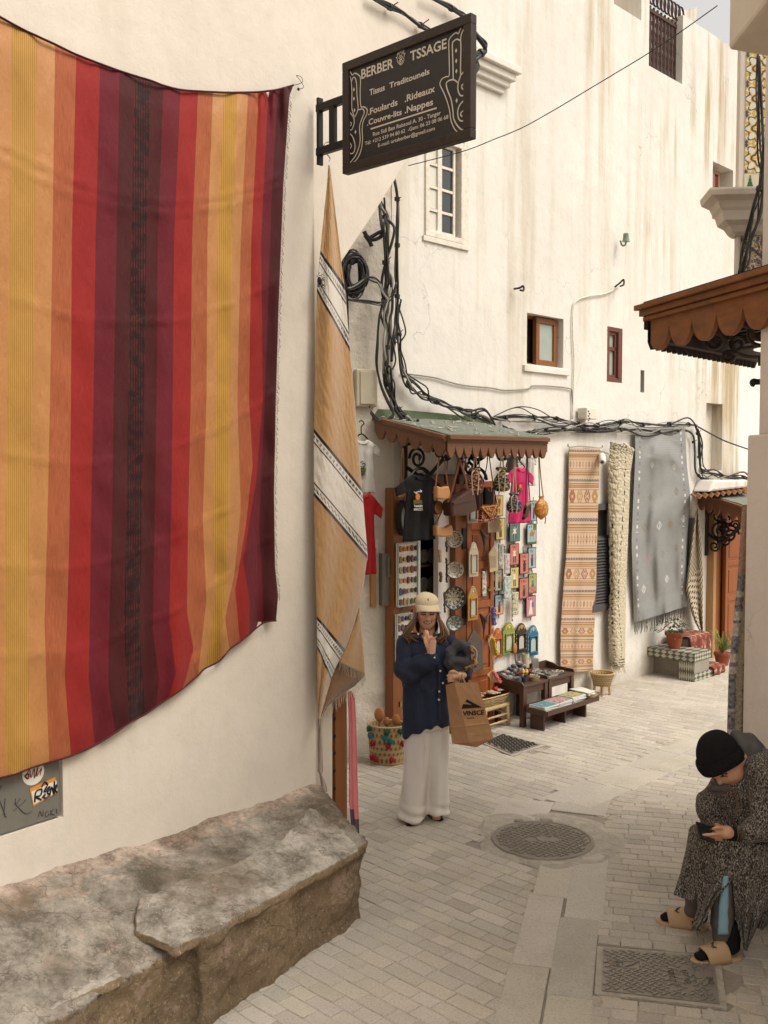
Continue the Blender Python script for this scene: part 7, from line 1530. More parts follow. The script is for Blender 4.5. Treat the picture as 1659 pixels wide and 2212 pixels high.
def rfascia(p, q, n, drop, saw, m, nm, nrm):
    d = q-p; L = d.length; d.normalize(); pts = []
    w_ = L/n
    for k in range(n):
        s0 = k*w_
        if saw: pts += [(s0, -drop*.65), (s0+w_/2, -drop), (s0+w_*.999, -drop*.65)]
        else:
            for i in range(9): t = i/8; pts.append((s0+w_*(.04+.74*t), -drop*.80-drop*.20*sin(pi*t)**.7 if 0 < t < 1 else -drop*.8))
            pts += [(s0+w_*.82, -drop*.74), (s0+w_*.90, -drop*.5), (s0+w_, -drop*.74)]
    o = MB(); t_ = nrm*.016
    for (s0, z0), (s1, z1) in zip(pts, pts[1:]):
        if s1-s0 < 1e-4: continue
        q0, q1 = p+d*s0, p+d*s1; o.add([q0+t_, q1+t_, q1+t_+up*z1, q0+t_+up*z0, q0-t_, q1-t_, q1-t_+up*z1, q0-t_+up*z0], [(0, 3, 2, 1), (4, 5, 6, 7), (3, 7, 6, 2)])
    o.build(nm, m, ra)
nr1 = d1.cross(up); nr1 = nr1 if nr1.dot(Vector((-1, 0, 0))) > 0 else -nr1; nr2 = d2.cross(up); nr2 = nr2 if nr2.dot(d1) < 0 else -nr2
P0 = Vector((0, 0, 0)); P1 = d1*L1; P2 = d2*L2; 
dropf = .30
rfascia(P0-nr1*.04-up*.02+d1*.05, P1-nr1*.04-up*.02, 6, dropf, False, m_awn, 'scalloped_board', nr1)
o = MB(); 
for k, (dz, e, h_) in enumerate(((-.01, .03, .035), (-.05, .0, .04), (-.09, -.02, .03))): o.beam(P0+nr1*e+up*dz-d1*.02*(2-k), P1+nr1*e+up*dz, .05, h_)
o.build('moulding', m_awn, ra, bev=.004)
rfascia(P0-nr2*.05-up*.16, P2-nr2*.05-up*.16, 22, .14, True, m_awd, 'sawtooth_board', nr2); o = MB(); o.beam(P0-nr2*.02-up*.1, P2-nr2*.02-up*.1, .03, .12); o.beam(P0+d2*.05-up*.22-nr2*.12, P2-up*.22-nr2*.12, .07, .07); o.build('side_beam', m_awd, ra)
o = MB(); vs = [P0, P1, P1+P2, P2]; o.add([v+up*.0 for v in vs]+[v+up*.03 for v in vs], [(0, 3, 2, 1), (4, 5, 6, 7), (0, 1, 5, 4), (1, 2, 6, 5), (2, 3, 7, 6), (3, 0, 4, 7)]); o.build('roof_deck', m_awd, ra)
o = MB()
for k in range(10): s = .12+k*.16; o.beam(d2*s-up*.06+d1*.1, d2*s+P1-up*.06, .05, .06)
o.build('rafters', m_awd, ra)
def scr3(mb, c, ax, r, turns, a0, w, sgn=1):
    n = int(turns*16); mb.tube([c+ax*(r*(1-i/n*.78)*cos(a0+sgn*i/n*turns*2*pi))+up*(r*(1-i/n*.78)*sin(a0+sgn*i/n*turns*2*pi)) for i in range(n+1)], w, 6)
m_ironb = mat('iron_brown', '4b4038', .6, .25, 20, .2, metal=.3)
def pxp(x, y, Y): return rel(rp(*zN(x, y), Y))
for pts, Y in (([(630,570),(680,640),(735,720),(775,780)], 7.2), ([(530,640),(600,670),(700,700),(720,710)], 7.2), ([(690,800),(740,780),(745,730),(720,700)], 7.3), ([(860,860),(830,800),(850,770),(890,770)], 7.6), ([(775,880),(800,850),(860,860),(950,890),(1060,890)], 7.6), ([(1045,890),(1045,960)], 6.6), ([(930,480),(925,530),(960,590),(1050,600)], 6.4), ([(960,600),(920,630),(960,650),(1000,640)], 6.4), ([(1060,620),(1000,640),(975,700),(1000,740),(1060,750)], 6.4), ([(900,825),(960,815),(1060,795)], 7.4)):
    o = MB(); o.tube(smooth_path([pxp(x, y, Y) for x, y in pts], 5), .016, 6); o.build('scroll_bar', m_ironb, ra)
for (x, y, r, a0, sg, Y) in ((570, 625, .09, pi, 1, 7.2), (690, 765, .09, 0, 1, 7.3), (1040, 520, .1, 0, 1, 6.4), (1045, 690, .1, 0, -1, 6.4), (865, 790, .07, 0, 1, 7.6), (790, 880, .05, 0, -1, 7.6)):
    o = MB(); scr3(o, pxp(x, y, Y), (d1*.6+Vector((.8, 0, 0))).normalized(), r, 1.4, a0, .015, sg); o.build('scroll_bar', m_ironb, ra)
# rugs hanging at the corner of the right house
c_ = Vector((RX0-.03, RY0+.06, 0)); fr = Fr((c_.x, c_.y, 1.0), 62)
ur = thing('hanging_rug', 'shaggy rug edges in blue, cream and black hanging at the corner behind the sitting man', 'rug', fr)
def edge_strip(tab, w_, cs, nm, fl=.02, dy=0):
    """tab: (v, u) image path of the strip's left edge; depth follows the wall corner"""
    o = MB(); vs = []; cc_ = []; n = 160; ph = rnd.uniform(0, 9)
    for i in range(n+1):
        v = lerp(tab[0][0], tab[-1][0], i/n); u = interp(tab, v)[0]; p = fr.l(u, v, dy); 
        for k in range(13):
            a = pi*k/12; rr_ = 1.9*w_*(1+.3*N3((i*.9, k*2, ph), 1)); vs.append((p.x+rr_*(1-cos(a)), p.y-rr_*.8*sin(a), p.z)); c = cs(i/n); g_2 = .5+.9*N3((i*.45, k*.5, 8), 1); c = tuple(lerp(p, q, max(0, min(.8, g_2))) for p, q in zip(c, hexc('a89c8c'))); f = 1+.45*N3((i*1.3, k*1.7, 2), 1); cc_.append(tuple(x*f for x in c))
    o.add(vs, [(i*13+k, i*13+k+1, (i+1)*13+k+1, (i+1)*13+k) for i in range(n) for k in range(12)], cc_); o.build(nm, cmat('shaggy_edge', .98, 1.0, 70, .01, .05), ur, smooth=True)
bl1, wh1, pk1 = hexc('46566c'), hexc('cdc4b4'), hexc('a8705f')
edge_strip([(1090, 1603), (1250, 1593), (1340, 1584), (1450, 1574), (1592, 1570)], .014, lambda t: (pk1 if t < .3 else wh1 if N3((t*30, 0, 0), 1) > .1 and t < .75 else bl1 if N3((t*22, 3, 0), 1) > -.1 else wh1), 'blue_edge')
edge_strip([(1090, 1610), (1250, 1603), (1340, 1596), (1450, 1588), (1592, 1584)], .014, lambda t: hexc('c4b496'), 'cream_edge', dy=.01); edge_strip([(1180, 1611), (1340, 1604), (1450, 1599), (1592, 1594)], .012, lambda t: hexc('16161a'), 'black_edge', dy=.03)
bundle('cable_bundle', 'black cables hanging down the tiled pillar at the right edge', PF, [(1636,120),(1640,210),(1645,330),(1648,385),(1635,430),(1620,480),(1608,540),(1598,590)], 5, .012, .035, [m_cable], 1, 21, y=-.35)
bundle('cable_bundle', 'second group of cables curving across the white capital', PF, [(1650,300),(1647,400),(1640,470),(1625,520),(1612,560),(1603,590)], 3, .011, .03, [m_cable], 0, 22, y=-.4)
fr = Fr(rp(*zN(1020, 1090), 6.2), 90); o = MB(); P = [Vector(rp(*zN(*p), 6.2))-fr.p for p in ((1060,1085),(1020,1090),(990,1085),(985,1100),(1000,1110))]; o.tube(smooth_path(P, 4), .02, 6); tag(o.build('wall_hook', m_iron, fr=fr), 'dark stub of a hook sticking out of the right house edge', 'hook')
bpy.data.objects
# ================================================================ people
def skin_mat(name, col):
    m, t, b = nodes(name); tc = nd(t, 'ShaderNodeTexCoord').outputs['Object']; a = nd(t, 'ShaderNodeAttribute'); a.attribute_name = 'Col'
    c = mix(t, 1.0, a.outputs['Color'], mix(t, tex_noise(t, tc, 60, 4), .92, 1.07), 'MULTIPLY'); t.links.new(c, b.inputs['Base Color']); b.inputs['Roughness'].default_value = .5
    b.inputs['Subsurface Weight'].default_value = .12; b.inputs['Subsurface Radius'].default_value = (.01, .004, .002); b.inputs['Specular IOR Level'].default_value = .35
    bumpit(t, b, tex_noise(t, tc, 220, 3), .15, .001); return m
m_skin = skin_mat('skin', None)
def finger(mb, pts, r): 
    for i in range(len(pts)-1): mb.cap(pts[i], pts[i+1], r*(1-.1*i), r*(1-.1*(i+1)), 8)
# ---- woman
g_ = gp(915, 1782); WF = Fr((g_.x, g_.y+.05, 0), 90)
def W(x, y, dy=0): k = WF.l(*zF(x, y), dy); return k
wm = thing('person', 'smiling woman in beige cap, navy linen shirt and wide pale trousers holding a paper bag', 'person', WF)
o = MB(); hc = W(798, 499, .0)
o.ell(hc+Vector((0, 0, .02)), (.076, .095, .105), 24, 18); o.ell(hc+Vector((0, -.02, -.035)), (.062, .07, .075), 20, 14); o.ell(hc+Vector((0, -.045, -.072)), (.034, .035, .03), 14, 10)  # skull, jaw, chin
o.cap(hc+Vector((0, -.088, .01)), hc+Vector((0, -.108, -.017)), .008, .013, 8); o.ell(hc+Vector((0, -.098, -.02)), (.017, .014, .010), 10, 8)
for s in (-1, 1): o.ell(hc+Vector((s*.034, -.066, -.02)), (.022, .02, .018), 10, 8); o.ell(hc+Vector((s*.08, .005, -.005)), (.010, .018, .028), 10, 8)
o.ell(hc+Vector((0, -.088, -.043)), (.026, .012, .009), 10, 8)
nb_ = W(800, 760, .02); o.cap(hc+Vector((0, .02, -.06)), nb_, .052, .062, 14); o.ell(W(800, 800, .0), (.13, .075, .06), 18, 12)
o.cap(W(800, 900, .02), W(800, 1500, .02), .12, .14, 16); o.cap(W(700, 1560, .02), W(890, 1560, .02), .12, .12, 14)
for x0, x1, dy in ((700, 640, .0), (900, 900, .03)): o.cap(W(x0, 1600, dy), W((x0+x1)/2, 2150, dy), .085, .055, 12); o.cap(W((x0+x1)/2, 2150, dy), W(x1, 2680, dy), .055, .035, 12)
# right arm raised to the chin
o.cap(W(610, 830, .02), W(575, 1080, -.05), .055, .045, 12); o.cap(W(575, 1080, -.05), W(845, 935, -.20), .042, .028, 12)
pal = [W(845, 935, -.20), W(830, 800, -.205)]; o.cap(pal[0], pal[1], .028, .033, 12, .7); o.cap(W(850, 900, -.2), W(860, 790, -.2), .026, .024, 12)
finger(o, [W(795, 800, -.205), W(778, 735, -.20), W(776, 672, -.185)], .0095); finger(o, [W(818, 790, -.21), W(805, 725, -.21), W(800, 678, -.19)], .0100)
finger(o, [W(845, 790, -.21), W(850, 742, -.225), W(835, 745, -.24), W(825, 790, -.235)], .0095); finger(o, [W(868, 800, -.205), W(880, 748, -.215), W(893, 742, -.225)], .0085); finger(o, [W(800, 860, -.215), W(775, 800, -.22), W(768, 755, -.215)], .0100)
# left arm across, hand in front
o.cap(W(1030, 830, .02), W(1180, 1090, .02), .052, .045, 12); o.cap(W(1180, 1090, .02), W(1165, 1160, -.16), .042, .03, 12); o.cap(W(1175, 1155, -.17), W(1095, 1165, -.20), .034, .036, 12, .8)
for k, (y0, y1, x1) in enumerate(((1130, 1125, 1030), (1155, 1160, 1010), (1185, 1195, 1012), (1215, 1228, 1020))): finger(o, [W(1085, y0+5, -.215), W(1045, y0, -.225), W(x1+5, y1, -.21)], .0105-.0005*k)
finger(o, [W(1120, 1130, -.22), W(1080, 1108, -.23), W(1050, 1115, -.235)], .011)
def wcol(c, n):
    sk = hexc('d6a585'); x, z = c.x-hc.x, c.z-hc.z; f = 1
    if c.y < hc.y-.03 and abs(x) < .09 and abs(z) < .13:
        for s in (-1, 1):
            ex = x-s*.031
            if abs(ex) < .017 and abs(z-.012) < .0042: return hexc('3a2419')
            if abs(ex) < .021 and abs(z-.028+ex*s*.12) < .004: return hexc('5a3c2a')
            if (ex/.022)**2+((z-.011)/.010)**2 < 1: return tuple(k*.82 for k in sk)
            if ((x-s*.042)/.02)**2+((z+.022)/.014)**2 < 1: return hexc('cb8f72')
            if abs(abs(x)-.036-.1*abs(z)) < .003 and -.05 < z < -.02: return tuple(k*.75 for k in sk)
        mz = z+.047-abs(x)*.16
        if abs(x) < .029 and abs(mz) < .0035: return hexc('d8c8b8') if abs(x) < .021 else hexc('6a3026')
        if abs(x) < .031 and abs(mz) < .0085: return hexc('8f4a3c')
        if abs(z+.028) < .003 and abs(abs(x)-.008) < .004: return hexc('6a4030')
    return sk
me = remesh(o, .0052, 2, None, 'body'); colour(me, wcol); o.build('body', m_skin, wm, smooth=True, me=me)
# hair
def haircol(seed): 
    a, b = hexc('4e3422'), hexc('a07a4e'); k = max(0, min(1, .5+1.1*N3((seed, 0, 0), 1))); return tuple(lerp(p, q, k*k) for p, q in zip(a, b))
o = MB(); rnd = random.Random(31)
for k in range(420):
    s = -1 if k % 2 else 1; ang = rnd.uniform(.05, 2.5); sx = s*sin(ang*.6+.35); cy_ = -.055+.13*(ang/2.5)
    p0 = hc+Vector((s*(.070+rnd.uniform(-.004, .008)), cy_*.8, .03+rnd.uniform(-.02, .03))); w_ = rnd.uniform(.0, .035); zend = rnd.uniform(-.20, -.145) if s < 0 else rnd.uniform(-.215, -.15)
    out = (.045 if s < 0 else .025)+w_; ph = rnd.uniform(0, 6)
    P = [p0, hc+Vector((s*(.083+w_*.3), cy_, -.03)), hc+Vector((s*(.085+out*.6+.008*sin(ph)), cy_*1.1-.01, -.09)), hc+Vector((s*(.08+out+.012*sin(ph+1)), cy_*1.1-.015, -.14)), hc+Vector((s*(.06+out*.8+.015*sin(ph+2)), cy_-.02, zend))]
    if rnd.random() < .3: P[4] = P[4]+Vector((-s*.03, -.01, .01))
    o.cur = haircol(k*.37+s); o.tube(smooth_path(P, 4), [.0045]*13+[.0035]*3+[.0015], 4)
m_hair = cmat('hair', .45, .4, 200, .001, .5); o.cur = hexc('3a2618'); o.ell(hc+Vector((0, .035, .0)), (.082, .075, .105), 18, 12); o.ell(hc+Vector((0, .05, -.09)), (.085, .05, .08), 16, 10); o.build('hair', m_hair, wm, smooth=True)
# cap
m_cap = mat('cap_beige', 'd0bd9b', .9, .08, 30, .4, 200); o = MB(); cc_ = W(797, 396, .0)+Vector((0, .006, .010))
def capfn(a, t):
    an = a*2*pi; th = t*pi/2*1.02; r = .083; return cc_+Vector((r*sin(th)*cos(an)*1.0, r*1.13*sin(th)*sin(an)+.005, .076*cos(th)**.8*(1-.06*cos(an)) if th < pi/2 else -.002))+Vector((0, 0, -.012*sin(an)*sin(th)*-1))
o.grid(capfn, 36, 16); o.uv = {}; cp = o.build('cap', m_cap, wm, smooth=True, solid=.004)
o = MB()
def brim(a, t):
    an = lerp(pi*1.06, pi*1.94, a); r = .083+.075*t*sin((an-pi))**.6 if sin(an-pi) > 0 else .083; dz = -.040*t**1.4+.014*t*(1-(abs(a-.5)*2)**2)-.004; sx = cos(an)*(.083+.010*t); return cc_+Vector((sx+.008*t, sin(an)*r*1.12+.005, dz-.004*t-.022*(abs(a-.5)*2)**2*t))
o.grid(brim, 26, 8); o.uv = {}; o.build('brim', m_cap, cp, smooth=True, solid=.005)
o = MB(); e = W(812, 345, -.11); e.y = cc_.y-.088; o.ell(e, (.004, .003, .009), 6, 5); o.ell(e+Vector((-.003, -.001, .004)), (.003, .003, .004), 6, 5); o.build('emblem', m_prk, cp); o = MB(); o.ell(cc_+Vector((0, .005, .078)), (.007, .007, .004), 8, 6); o.build('button', m_cap, cp)
for s in (-1, 1): o = MB(); o.ell(hc+Vector((s*.083, -.02, -.042)), (.006, .006, .011), 8, 6); o.build('earring', mat('gold', 'b8955a', .25, .1, metal=1), wm)
# shirt
SC = W(800, 1000, .02)
def fold(c, n):
    k = .012*N3((c.x*4, c.y*4, c.z*2.2), 2.2)+.010*sin((c.x*9+c.z*14+3*N3(c, 3))*1.6)*(1 if c.z > 1.0 else .5)+.006*abs(N3((c.x*11, c.y*11, c.z*4), 1.5, 4))
    if c.z < 1.0: k += .008*sin(atan2(c.y, c.x-SC.x)*9+c.z*2)
    return c+n*k
def oval(cx, cy, z, rx, ry, n=28): return [(cx+rx*cos(2*pi*k/n), cy+ry*sin(2*pi*k/n), (z(2*pi*k/n) if callable(z) else z)) for k in range(n)]
zW = lambda y: W(800, y).z
xW = lambda x: W(x, 1000).x
hem = lambda a: zW(1640)-.125*max(0, -cos(a))**.9-.03*max(0, cos(a))-.07*max(0, sin(a))
rings = [oval(xW(800), .02, zW(722), .068, .062), oval(xW(803), .02, zW(745), .13, .085), oval(xW(808), .02, zW(800), .185, .105), oval(xW(805), .015, zW(900), .185, .125), oval(xW(800), .0, zW(1050), .175, .14), oval(xW(795), .0, zW(1250), .175, .145), oval(xW(795), .0, zW(1450), .180, .148), oval(xW(800), 0, hem, .182, .15)]
o = MB(); o.loft(rings[::-1])
o.cap(W(590, 815, .02), W(545, 1060, -.05), .072, .082, 14); o.cap(W(545, 1060, -.05), W(640, 1120, -.12), .084, .075, 14); o.cap(W(640, 1110, -.12), W(845, 985, -.19), .08, .05, 14); o.cap(W(845, 985, -.19), W(845, 960, -.195), .05, .044, 14)
o.cap(W(1035, 830, .02), W(1190, 1080, .02), .07, .072, 14); o.cap(W(1190, 1080, .02), W(1200, 1150, -.11), .068, .05, 14); o.cap(W(545, 1060, -.05), W(600, 1180, -.06), .08, .05, 12)
me = remesh(o, .0075, 3, fold, 'shirt'); m_shirt = mat('navy_linen', '232a3c', .75, .25, 10, .5, 160, stretch=(1, 1, .4), spec=.35)
sh_ = o.build('shirt', m_shirt, wm, smooth=True, me=me)
for i, (x, y) in enumerate(((940, 1110), (968, 1240), (928, 1330), (925, 1420))): o = MB(); k = W(x, y, -.162); o.ell(k, (.008, .006, .008), 10, 6); o.build('button', mat('pearl', 'c9c4b4', .3, .1), sh_)
o = MB(); k = W(878, 965, -.245); o.ell(k, (.007, .006, .007), 8, 6); o.build('button', MC['pearl'], sh_)
o = MB(); 
for s, pts in ((-1, [(745, 700), (720, 740), (760, 790), (800, 800)]), (1, [(868, 700), (900, 740), (872, 790), (830, 800)])):
    P = [W(x, y, -.075-.02*i) for i, (x, y) in enumerate(pts)]; o.tube(smooth_path(P, 4), .014, 6, .5)
o.build('collar', m_shirt, sh_, smooth=True)
o = MB(); P = [W(x, y, -.145) for x, y in ((900, 830), (925, 1000), (935, 1200), (930, 1400), (935, 1640))]; P[0].y = -.11; o.tube(smooth_path(P, 4), .012, 6, .3); o.build('placket', m_shirt, sh_)
# trousers
o = MB(); fx_ = lambda u: (u-915)/F*g_.y
def leg(x0, x1, y_, ru, rl, zl):
    R_ = []
    for i in range(9):
        t = i/8; z = lerp(.82, zl, t); x = lerp(x0, x1, t**.8); r = lerp(ru, rl, t)*(1-.06*sin(pi*t)); R_.append(oval(x, y_+.0, z, r, r*.95, 24))
    o.loft(R_[::-1])
leg(xW(740), fx_(890), -.02, .10, .100, .035); leg(xW(885), fx_(944), .03, .10, .09, .055); o.loft([oval(xW(808), 0, .70, .15, .115), oval(xW(805), 0, .95, .14, .11)])
def tf(c, n):
    a = atan2(c.y, c.x-(fx_(891) if c.x < .0 else fx_(944))); k = .006*sin(a*3+c.z*3+3*N3(c, 2))+.008*N3((c.x*5, c.y*5, c.z*2), 2)
    if c.z < .2: k += .012*sin(c.z*75+c.x*18)*(1-c.z/.2)*.8
    return c+n*k
me = remesh(o, .0085, 3, tf, 'trousers'); o.build('trousers', mat('beige_linen', 'd6cdc2', .85, .08, 14, .5, 150, stretch=(1, 1, .5)), wm, smooth=True, me=me)
m_shoe = mat('suede_taupe', '75685a', .9, .15, 20, .4); m_sole = mat('dark_sole', '2c2622', .8)
for u, v, dy, an in ((887, 1783, -.1, -.25), (946, 1772, -.04, .35)):
    p = gp(u, v); p = Vector((p.x-g_.x, p.y-g_.y-.05+.0, 0)); o = MB(); M_ = Matrix.Rotation(an, 3, 'Z')
    def foot(a, t):
        y = lerp(.10, -.14, t); w_ = .048*(sin(pi*min(1, max(.02, t*.9+.06)))**.4); h_ = lerp(.085, .045, t)*(sin(pi*min(.98, max(.05, (1-t)*.85+.1)))**.4); an_ = a*pi; return p+M_ @ Vector((w_*cos(an_), y+.1, .012+h_*sin(an_)))
    o.grid(foot, 14, 18); o.uv = {}; f_ = o.build('shoe', m_shoe, wm, smooth=True, solid=.004)
    o = MB(); o.zprism([tuple((p+M_ @ Vector((.05*sin(pi*min(.99, max(.01, t_))) ** .35*s_, lerp(.21, -.055, t_), 0)))[:2]) for s_, ts in ((1, [i/10 for i in range(11)]), (-1, [1-i/10 for i in range(11)])) for t_ in ts], .0, .016); o.build('sole', m_sole, f_)
# jacket over the arm
o = MB(); P = smooth_path([W(1060, 1080, -.12), W(1040, 960, -.12), W(1080, 870, -.12), W(1170, 840, -.11), W(1240, 880, -.1), W(1245, 980, -.1), W(1190, 1060, -.13), W(1110, 1080, -.15)], 4)
for a, b in zip(P, P[1:]): o.cap(a, b, .036, .036, 10, 1.3)
o.ell(W(1140, 980, -.05), (.085, .05, .08), 16, 12); o.cap(W(1080, 1020, -.16), W(1220, 1000, -.15), .04, .035, 12); o.cap(W(1100, 1075, -.1), W(1120, 1160, -.02), .05, .03, 10)
me = remesh(o, .0065, 2, lambda c, n: c+n*(.014*N3(c, 11)+.008*N3(c, 26, 3)+.006*sin(c.z*60+c.x*40)), 'jacket'); jk = o.build('folded_jacket', mat('denim_dark', '48484a', .85, .3, 30, .5, 150), fr=WF, smooth=True, me=me); tag(jk, 'dark grey denim jacket with patterned lining bundled over the arm of the woman', 'jacket')
o = MB(); P = smooth_path([W(1265, 835, -.14), W(1288, 900, -.16), W(1295, 970, -.17), W(1330, 1035, -.17), W(1270, 1065, -.18), W(1180, 1095, -.18)], 6); o.tube(P, .018, 8, .45); me = o.mesh('patterned_lining'); colour(me, lambda c, n: hexc('b4835c') if N3(c, 60) > -.12 else hexc('3a3434')); o.c = []; l_ = o.build('patterned_lining', m_emb, jk, smooth=True, me=me)
o = MB(); o.tube(smooth_path([W(1290, 840, -.15), W(1335, 900, -.17), W(1330, 990, -.18), W(1320, 1010, -.18)], 5), .003, 5); o.build('drawstring', m_white, jk)
o = MB(); o.tube(smooth_path([W(980, 735, -.06), W(1010, 800, -.10), W(1040, 880, -.12)], 4), .007, 5, .5); o.build('bag_strap', mat('strap_maroon', '3c1c1c', .5), wm)
# paper bag
m_kraft = mat('kraft_paper', 'b58a62', .75, .1, 18, .3, 40); BFr = WF.px(*zF(1215, 1900), -.28); bg2 = thing('paper_bag', 'brown kraft paper shopping bag with black logo hanging from the hand of the woman', 'bag', BFr)
def b(x, y, dy=0): return BFr.l(*zF(x, y), dy)
fl = b(1095, 1236), b(1345, 1236), b(1513, 1838), b(1250, 1882); sl_ = b(997, 1258, .09), b(1068, 1892, .09); bk_ = b(1300, 1236, .12), b(1470, 1800, .12); bt = b(1330, 1932, .03), b(1075, 1900, .08)
def crease(fn, nu, nv, mb, amp=.004, s=0): mb.grid(lambda a, t: fn(a, t)+Vector((0, amp*N3((a*3, t*6, s), 1.5)-.004*exp(-((t-.72)/.012)**2), 0)), nu, nv)
o = MB(); crease(lambda a, t: fl[0].lerp(fl[1], a).lerp(fl[3].lerp(fl[2], a), t), 20, 40, o); crease(lambda a, t: sl_[0].lerp(fl[0], a).lerp(sl_[1].lerp(fl[3], a), t)+Vector((0, .03*sin(pi*a)*0, 0)), 12, 40, o, s=4); crease(lambda a, t: fl[1].lerp(bk_[0], a).lerp(fl[2].lerp(bk_[1], a), t), 8, 30, o, s=2); crease(lambda a, t: bk_[0].lerp(sl_[0], a).lerp(bk_[1].lerp(sl_[1], a), t), 12, 30, o, s=3)
o.add([fl[3], fl[2], bk_[1], sl_[1], bt[0]], [(0, 4, 1), (1, 4, 2), (2, 4, 3), (3, 4, 0)]); o.uv = {}; o.build('body', m_kraft, bg2, solid=.0015)
o = MB(); 
def polyf(mb, pts, dy=-.006): q = [b(*p, dy) for p in pts]; mb.add(q, [tuple(range(len(q)-1, -1, -1))])
polyf(o, [(1225,1415),(1392,1502),(1300,1482),(1210,1440)]); polyf(o, [(1188,1466),(1290,1476),(1392,1503),(1168,1518)], -.0062); o.build('logo', m_ink2, bg2)
def btext(s, p0, p1, h, nm):
    o = MB(); q0, q1 = b(*p0, -.006), b(*p1, -.006); hh2 = abs(b(p0[0], p0[1]-h).z-q0.z); text_into(o, s, (q0.x, q0.z), (q1.x, q1.z), hh2, -.006, bold=.035); sk_ = .0
    o.build(nm, m_ink2, bg2)
btext('VINSCE', (1183, 1592), (1412, 1578), 50, 'lettering'); btext('BRAND', (1232, 1624), (1310, 1622), 14, 'lettering'); btext('WWW.VINSCE.COM', (1285, 1812), (1370, 1806), 5, 'lettering')
o = MB(); [o.tube(smooth_path([b(x0, 1240, dy), b(x1, 1180, dy), b(1172, 1150, .07), b(x2, 1190, dy), b(x3, 1240, dy)], 5), .004, 5) for x0, x1, x2, x3, dy in ((1145, 1155, 1185, 1200, .02), (1175, 1168, 1190, 1215, .05))]; o.tube(smooth_path([b(1240, 1238, .08), b(1255, 1212, .08), b(1275, 1238, .08)], 5), .004, 5); o.build('handle', m_kraft, bg2)
# ---- man
MF = Fr((1.9, 5.2, 0), 90)
mn = thing('person', 'man in black beanie and speckled wool robe sitting bent over a phone', 'person', MF)
def m_(x, y, dy=0): return MF.l(*zH(x, y), dy)
o = MB(); hd = m_(690, 500, 0)
o.ell(m_(665, 455, .02), (.082, .075, .09), 22, 16, (0, -.5, 0)); o.ell(m_(722, 568, -.005), (.074, .068, .078), 18, 14, (0, -.3, 0)); o.cap(m_(638, 600, -.01), m_(650, 655, -.012), .014, .015, 10); o.ell(m_(662, 655, 0), (.013, .016, .010), 8, 6)
o.ell(m_(700, 640, .0), (.03, .04, .018), 12, 8); o.ell(m_(748, 625, 0), (.045, .045, .03), 12, 8); o.cap(m_(640, 560, -.0), m_(780, 470, .0), .055, .06, 12)
o.cap(m_(800, 560, .03), m_(900, 640, .06), .06, .075, 14); o.cap(m_(930, 680, .08), m_(1050, 1050, .12), .13, .14, 14)
o.cap(m_(950, 600, -.05), m_(1000, 930, -.15), .055, .045, 12); o.cap(m_(1000, 930, -.15), m_(760, 1035, -.15), .042, .027, 12)
o.cap(m_(765, 1030, -.15), m_(690, 1020, -.16), .026, .034, 12, .9); o.cap(m_(700, 1010, -.16), m_(650, 1010, -.15), .032, .028, 12)
for k, (y0, y1, x1, dy) in enumerate(((995, 990, 600, -.15), (1020, 1035, 530, -.165), (1045, 1048, 525, -.15), (1062, 1060, 560, -.135))): finger(o, [m_(665, y0+5, dy), m_((665+x1)/2, (y0+y1)/2+3, dy-.01), m_(x1, y1, dy)], .0105)
finger(o, [m_(680, 985, -.17), m_(635, 978, -.18), m_(605, 990, -.175)], .0115)
o.cap(m_(740, 760, .15), m_(640, 930, .12), .05, .04, 12); o.cap(m_(640, 930, .12), m_(620, 1030, -.02), .035, .026, 12); o.cap(m_(620, 1030, -.02), m_(590, 1045, -.08), .026, .03, 10)
for y_ in (1035, 1050, 1063): finger(o, [m_(595, y_, -.09), m_(560, y_-6, -.1), m_(535, y_-8, -.1)], .0098)
o.cap(m_(1050, 1150, .1), m_(640, 1120, -.06), .1, .075, 12); o.cap(m_(640, 1120, -.06), m_(665, 1800, -.08), .06, .04, 12); o.cap(m_(1050, 1120, .15), m_(520, 1040, .15), .09, .07, 12); o.cap(m_(520, 1040, .15), m_(450, 1600, .2), .055, .04, 12)
def mcol(c, n):
    sk = hexc('cb9878'); k = MF.M @ c; 
    e0, e1 = m_(655, 590, 0), m_(628, 605, 0)
    if abs(c.x-e0.x) < .016 and abs(c.z-e0.z-.2*(c.x-e0.x)) < .004 and c.y < .0: return hexc('2a1a12')
    b0 = m_(645, 575, 0)
    if abs(c.x-b0.x) < .02 and abs(c.z-b0.z-.3*(c.x-b0.x)) < .005 and c.y < .0: return hexc('2f2018')
    l0 = m_(693, 662, 0)
    if abs(c.x-l0.x) < .018 and abs(c.z-l0.z) < .005: return hexc('7a4238')
    j = m_(740, 650, 0)
    if (c.x-j.x)**2*1.2+(c.z-j.z)**2*2.5 < .0022: return tuple(v*.72 for v in sk)
    return sk
me = remesh(o, .0058, 3, None, 'body'); colour(me, mcol); o.build('body', m_skin, mn, smooth=True, me=me)
